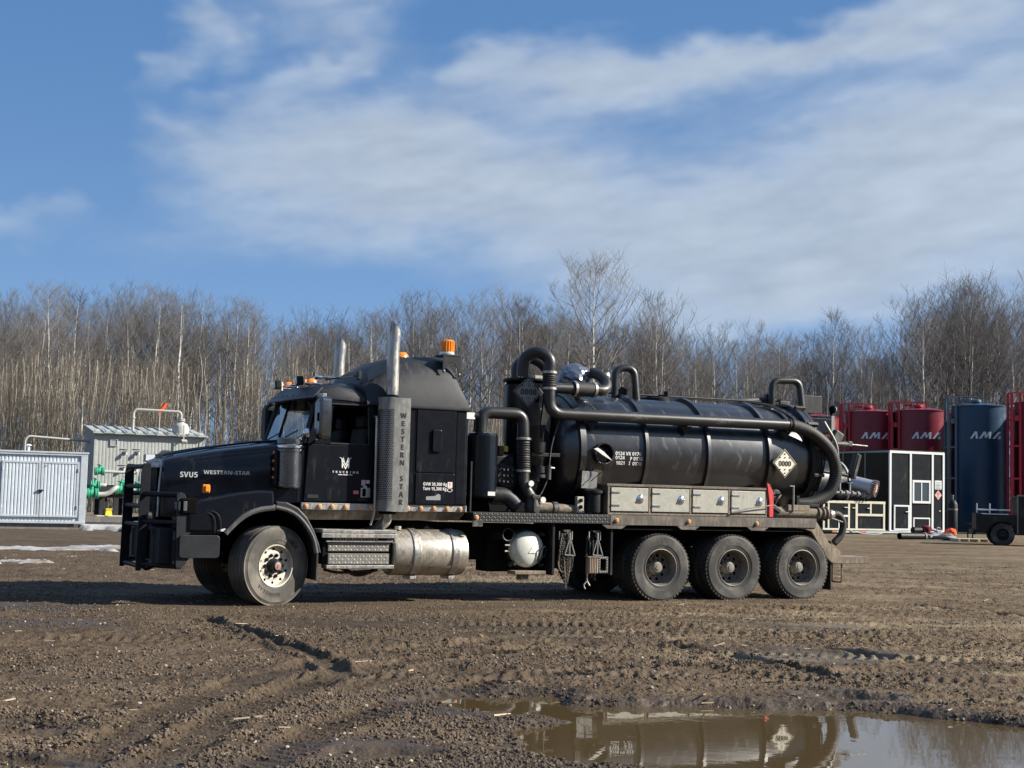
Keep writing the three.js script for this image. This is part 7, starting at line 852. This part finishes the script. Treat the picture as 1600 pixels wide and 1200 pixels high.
// ================================================================== THINGS HUNG ON THE TRUCK
const onTruck = (u, y, w) => [TRUCK.x + u * tc + w * tsn, y - 0.012, TRUCK.z - u * tsn + w * tc];
const link = new THREE.TorusGeometry(0.017, 0.0055, 5, 10).scale(0.75, 1.3, 1);
function chain(pts) { const c = new THREE.CatmullRomCurve3(pts.map((p) => V(...p))), n = Math.round(c.getLength() / 0.03), o = []; for (let i = 0; i < n; i++) { const p = c.getPointAt(i / n), t = c.getTangentAt(i / n), g = link.clone().rotateY(i % 2 ? 1.57 : 0); g.applyMatrix4(new THREE.Matrix4().makeRotationFromQuaternion(new THREE.Quaternion().setFromUnitVectors(V(0, 1, 0), t)).setPosition(p)); o.push(g); } return o; }
{
  const a = thing('tyre_chain', 'long bundle of tyre chains hanging under the deck edge, right of the pale round door', 'chain', onTruck(4.60, 0, 1.17), TRUCK.a), r = rng(17); for (let k = 0; k < 6; k++) { const x = -0.09 + k * 0.036, d = 0.98 - 0.78 * (0.55 + 0.45 * Math.sin((k + 0.6) / 6.2 * Math.PI)) ; part(a, 'strand', chain([[x * 0.7, 1.02, 0], [x * 1.2 + (r() - 0.5) * 0.03, 0.8, 0.02], [x * 1.1, 0.5, 0.02 + (r() - 0.5) * 0.03], [0.01 + x * 0.3, d, 0.02], [x * 1.0 + 0.02, 0.55, -0.03], [x * 0.8, 0.98, -0.03]]), k % 2 ? M.deck : M.rust, { kind: 'stuff' }); }
  const b = thing('tyre_chain', 'shorter tyre chain hanging behind the tan block, under the deck edge', 'chain', onTruck(5.06, 0, 1.12), TRUCK.a); for (let k = 0; k < 3; k++) part(b, 'strand', chain([[-0.05 + k * 0.05, 1.0, 0], [-0.07 + k * 0.06, 0.72, 0.02], [-0.02 + k * 0.05, 0.45 - k * 0.05, 0.02], [-0.08 + k * 0.06, 0.30 + k * 0.05, 0]]), M.deck, { kind: 'stuff' });
  const tri = (label, u) => { const g = thing('triangle_hanger', label, 'hanger', onTruck(u, 0, 1.21), TRUCK.a); part(g, 'bar', [pipe([[0, 0.98, 0], [-0.08, 0.72, 0], [0.09, 0.71, 0.01], [0.005, 0.98, 0]], 0.011, { bend: 0.015, seg: 6 })], M.shield); part(g, 'hook', [bx(0.03, 0.1, 0.03, 0, 1.01, 0, 0.008), cy(0.012, 0.22, 'y', 0, 0.84, 0, { seg: 6 })], M.shield); };
  tri('triangular steel hanger in front of the long bundle of tyre chains', 4.65); tri('triangular steel hanger above the tan block and the striped frame', 5.14);
  const w = thing('wooden_block', 'tan ribbed block hanging under the deck edge beside the striped frame', 'wheel chock', onTruck(5.06, 0.56, 1.19), TRUCK.a); part(w, 'body', [bx(0.17, 0.24, 0.1, 0, 0, 0, 0.012)], worn('tan block', [0.30, 0.22, 0.15], [0.36, 0.29, 0.21], 0.4, { lite: true, rough: 0.8, size: 0.4 })); part(w, 'rib', Array.from({ length: 5 }, (_, i) => bx(0.008, 0.23, 0.012, -0.06 + i * 0.03, 0, 0.05, 0)), M.rust, { kind: 'stuff' }); part(w, 'top_plate', [bx(0.2, 0.02, 0.12, 0, 0.13, 0, 0.004)], M.rust);
  const f = thing('striped_frame', 'small square frame with diagonal stripes hanging under the deck edge', 'frame', onTruck(5.24, 0.57, 1.22), TRUCK.a); for (const [x0, x1, y0, y1] of [[-0.085, 0.085, 0.09, 0.125], [-0.085, 0.085, -0.125, -0.09], [-0.085, -0.05, -0.09, 0.09], [0.05, 0.085, -0.09, 0.09]]) { part(f, 'bar', [bb(x0, x1, y0, y1, -0.01, 0.01)], M.shield); } part(f, 'stripes', Array.from({ length: 16 }, (_, i) => { const s = i < 4 ? [-0.065 + i * 0.043, 0.107] : i < 8 ? [-0.065 + (i - 4) * 0.043, -0.107] : i < 12 ? [-0.067, -0.06 + (i - 8) * 0.042] : [0.067, -0.06 + (i - 12) * 0.042]; return bx(0.012, 0.03, 0.003, s[0], s[1], 0.0105, 0, [0, 0, -0.7]); }), M.letterDark, { kind: 'stuff' });
  const h = thing('grab_hook', 'small steel hook dangling below the tan block', 'hook', onTruck(5.0, 0.3, 1.15), TRUCK.a); part(h, 'shank', [pipe([[0, 0.14, 0], [0, 0.02, 0], [0.05, -0.05, 0]], 0.013, { bend: 0.03, seg: 8 })], M.stainless); part(h, 'jaw', [pipe([[0, 0.02, 0], [-0.06, -0.04, 0], [-0.03, -0.1, 0]], 0.012, { bend: 0.03, seg: 8 })], M.stainless);
}
camera.near = 0.1; camera.far = 2500; camera.updateProjectionMatrix();
renderer.render(scene, camera);
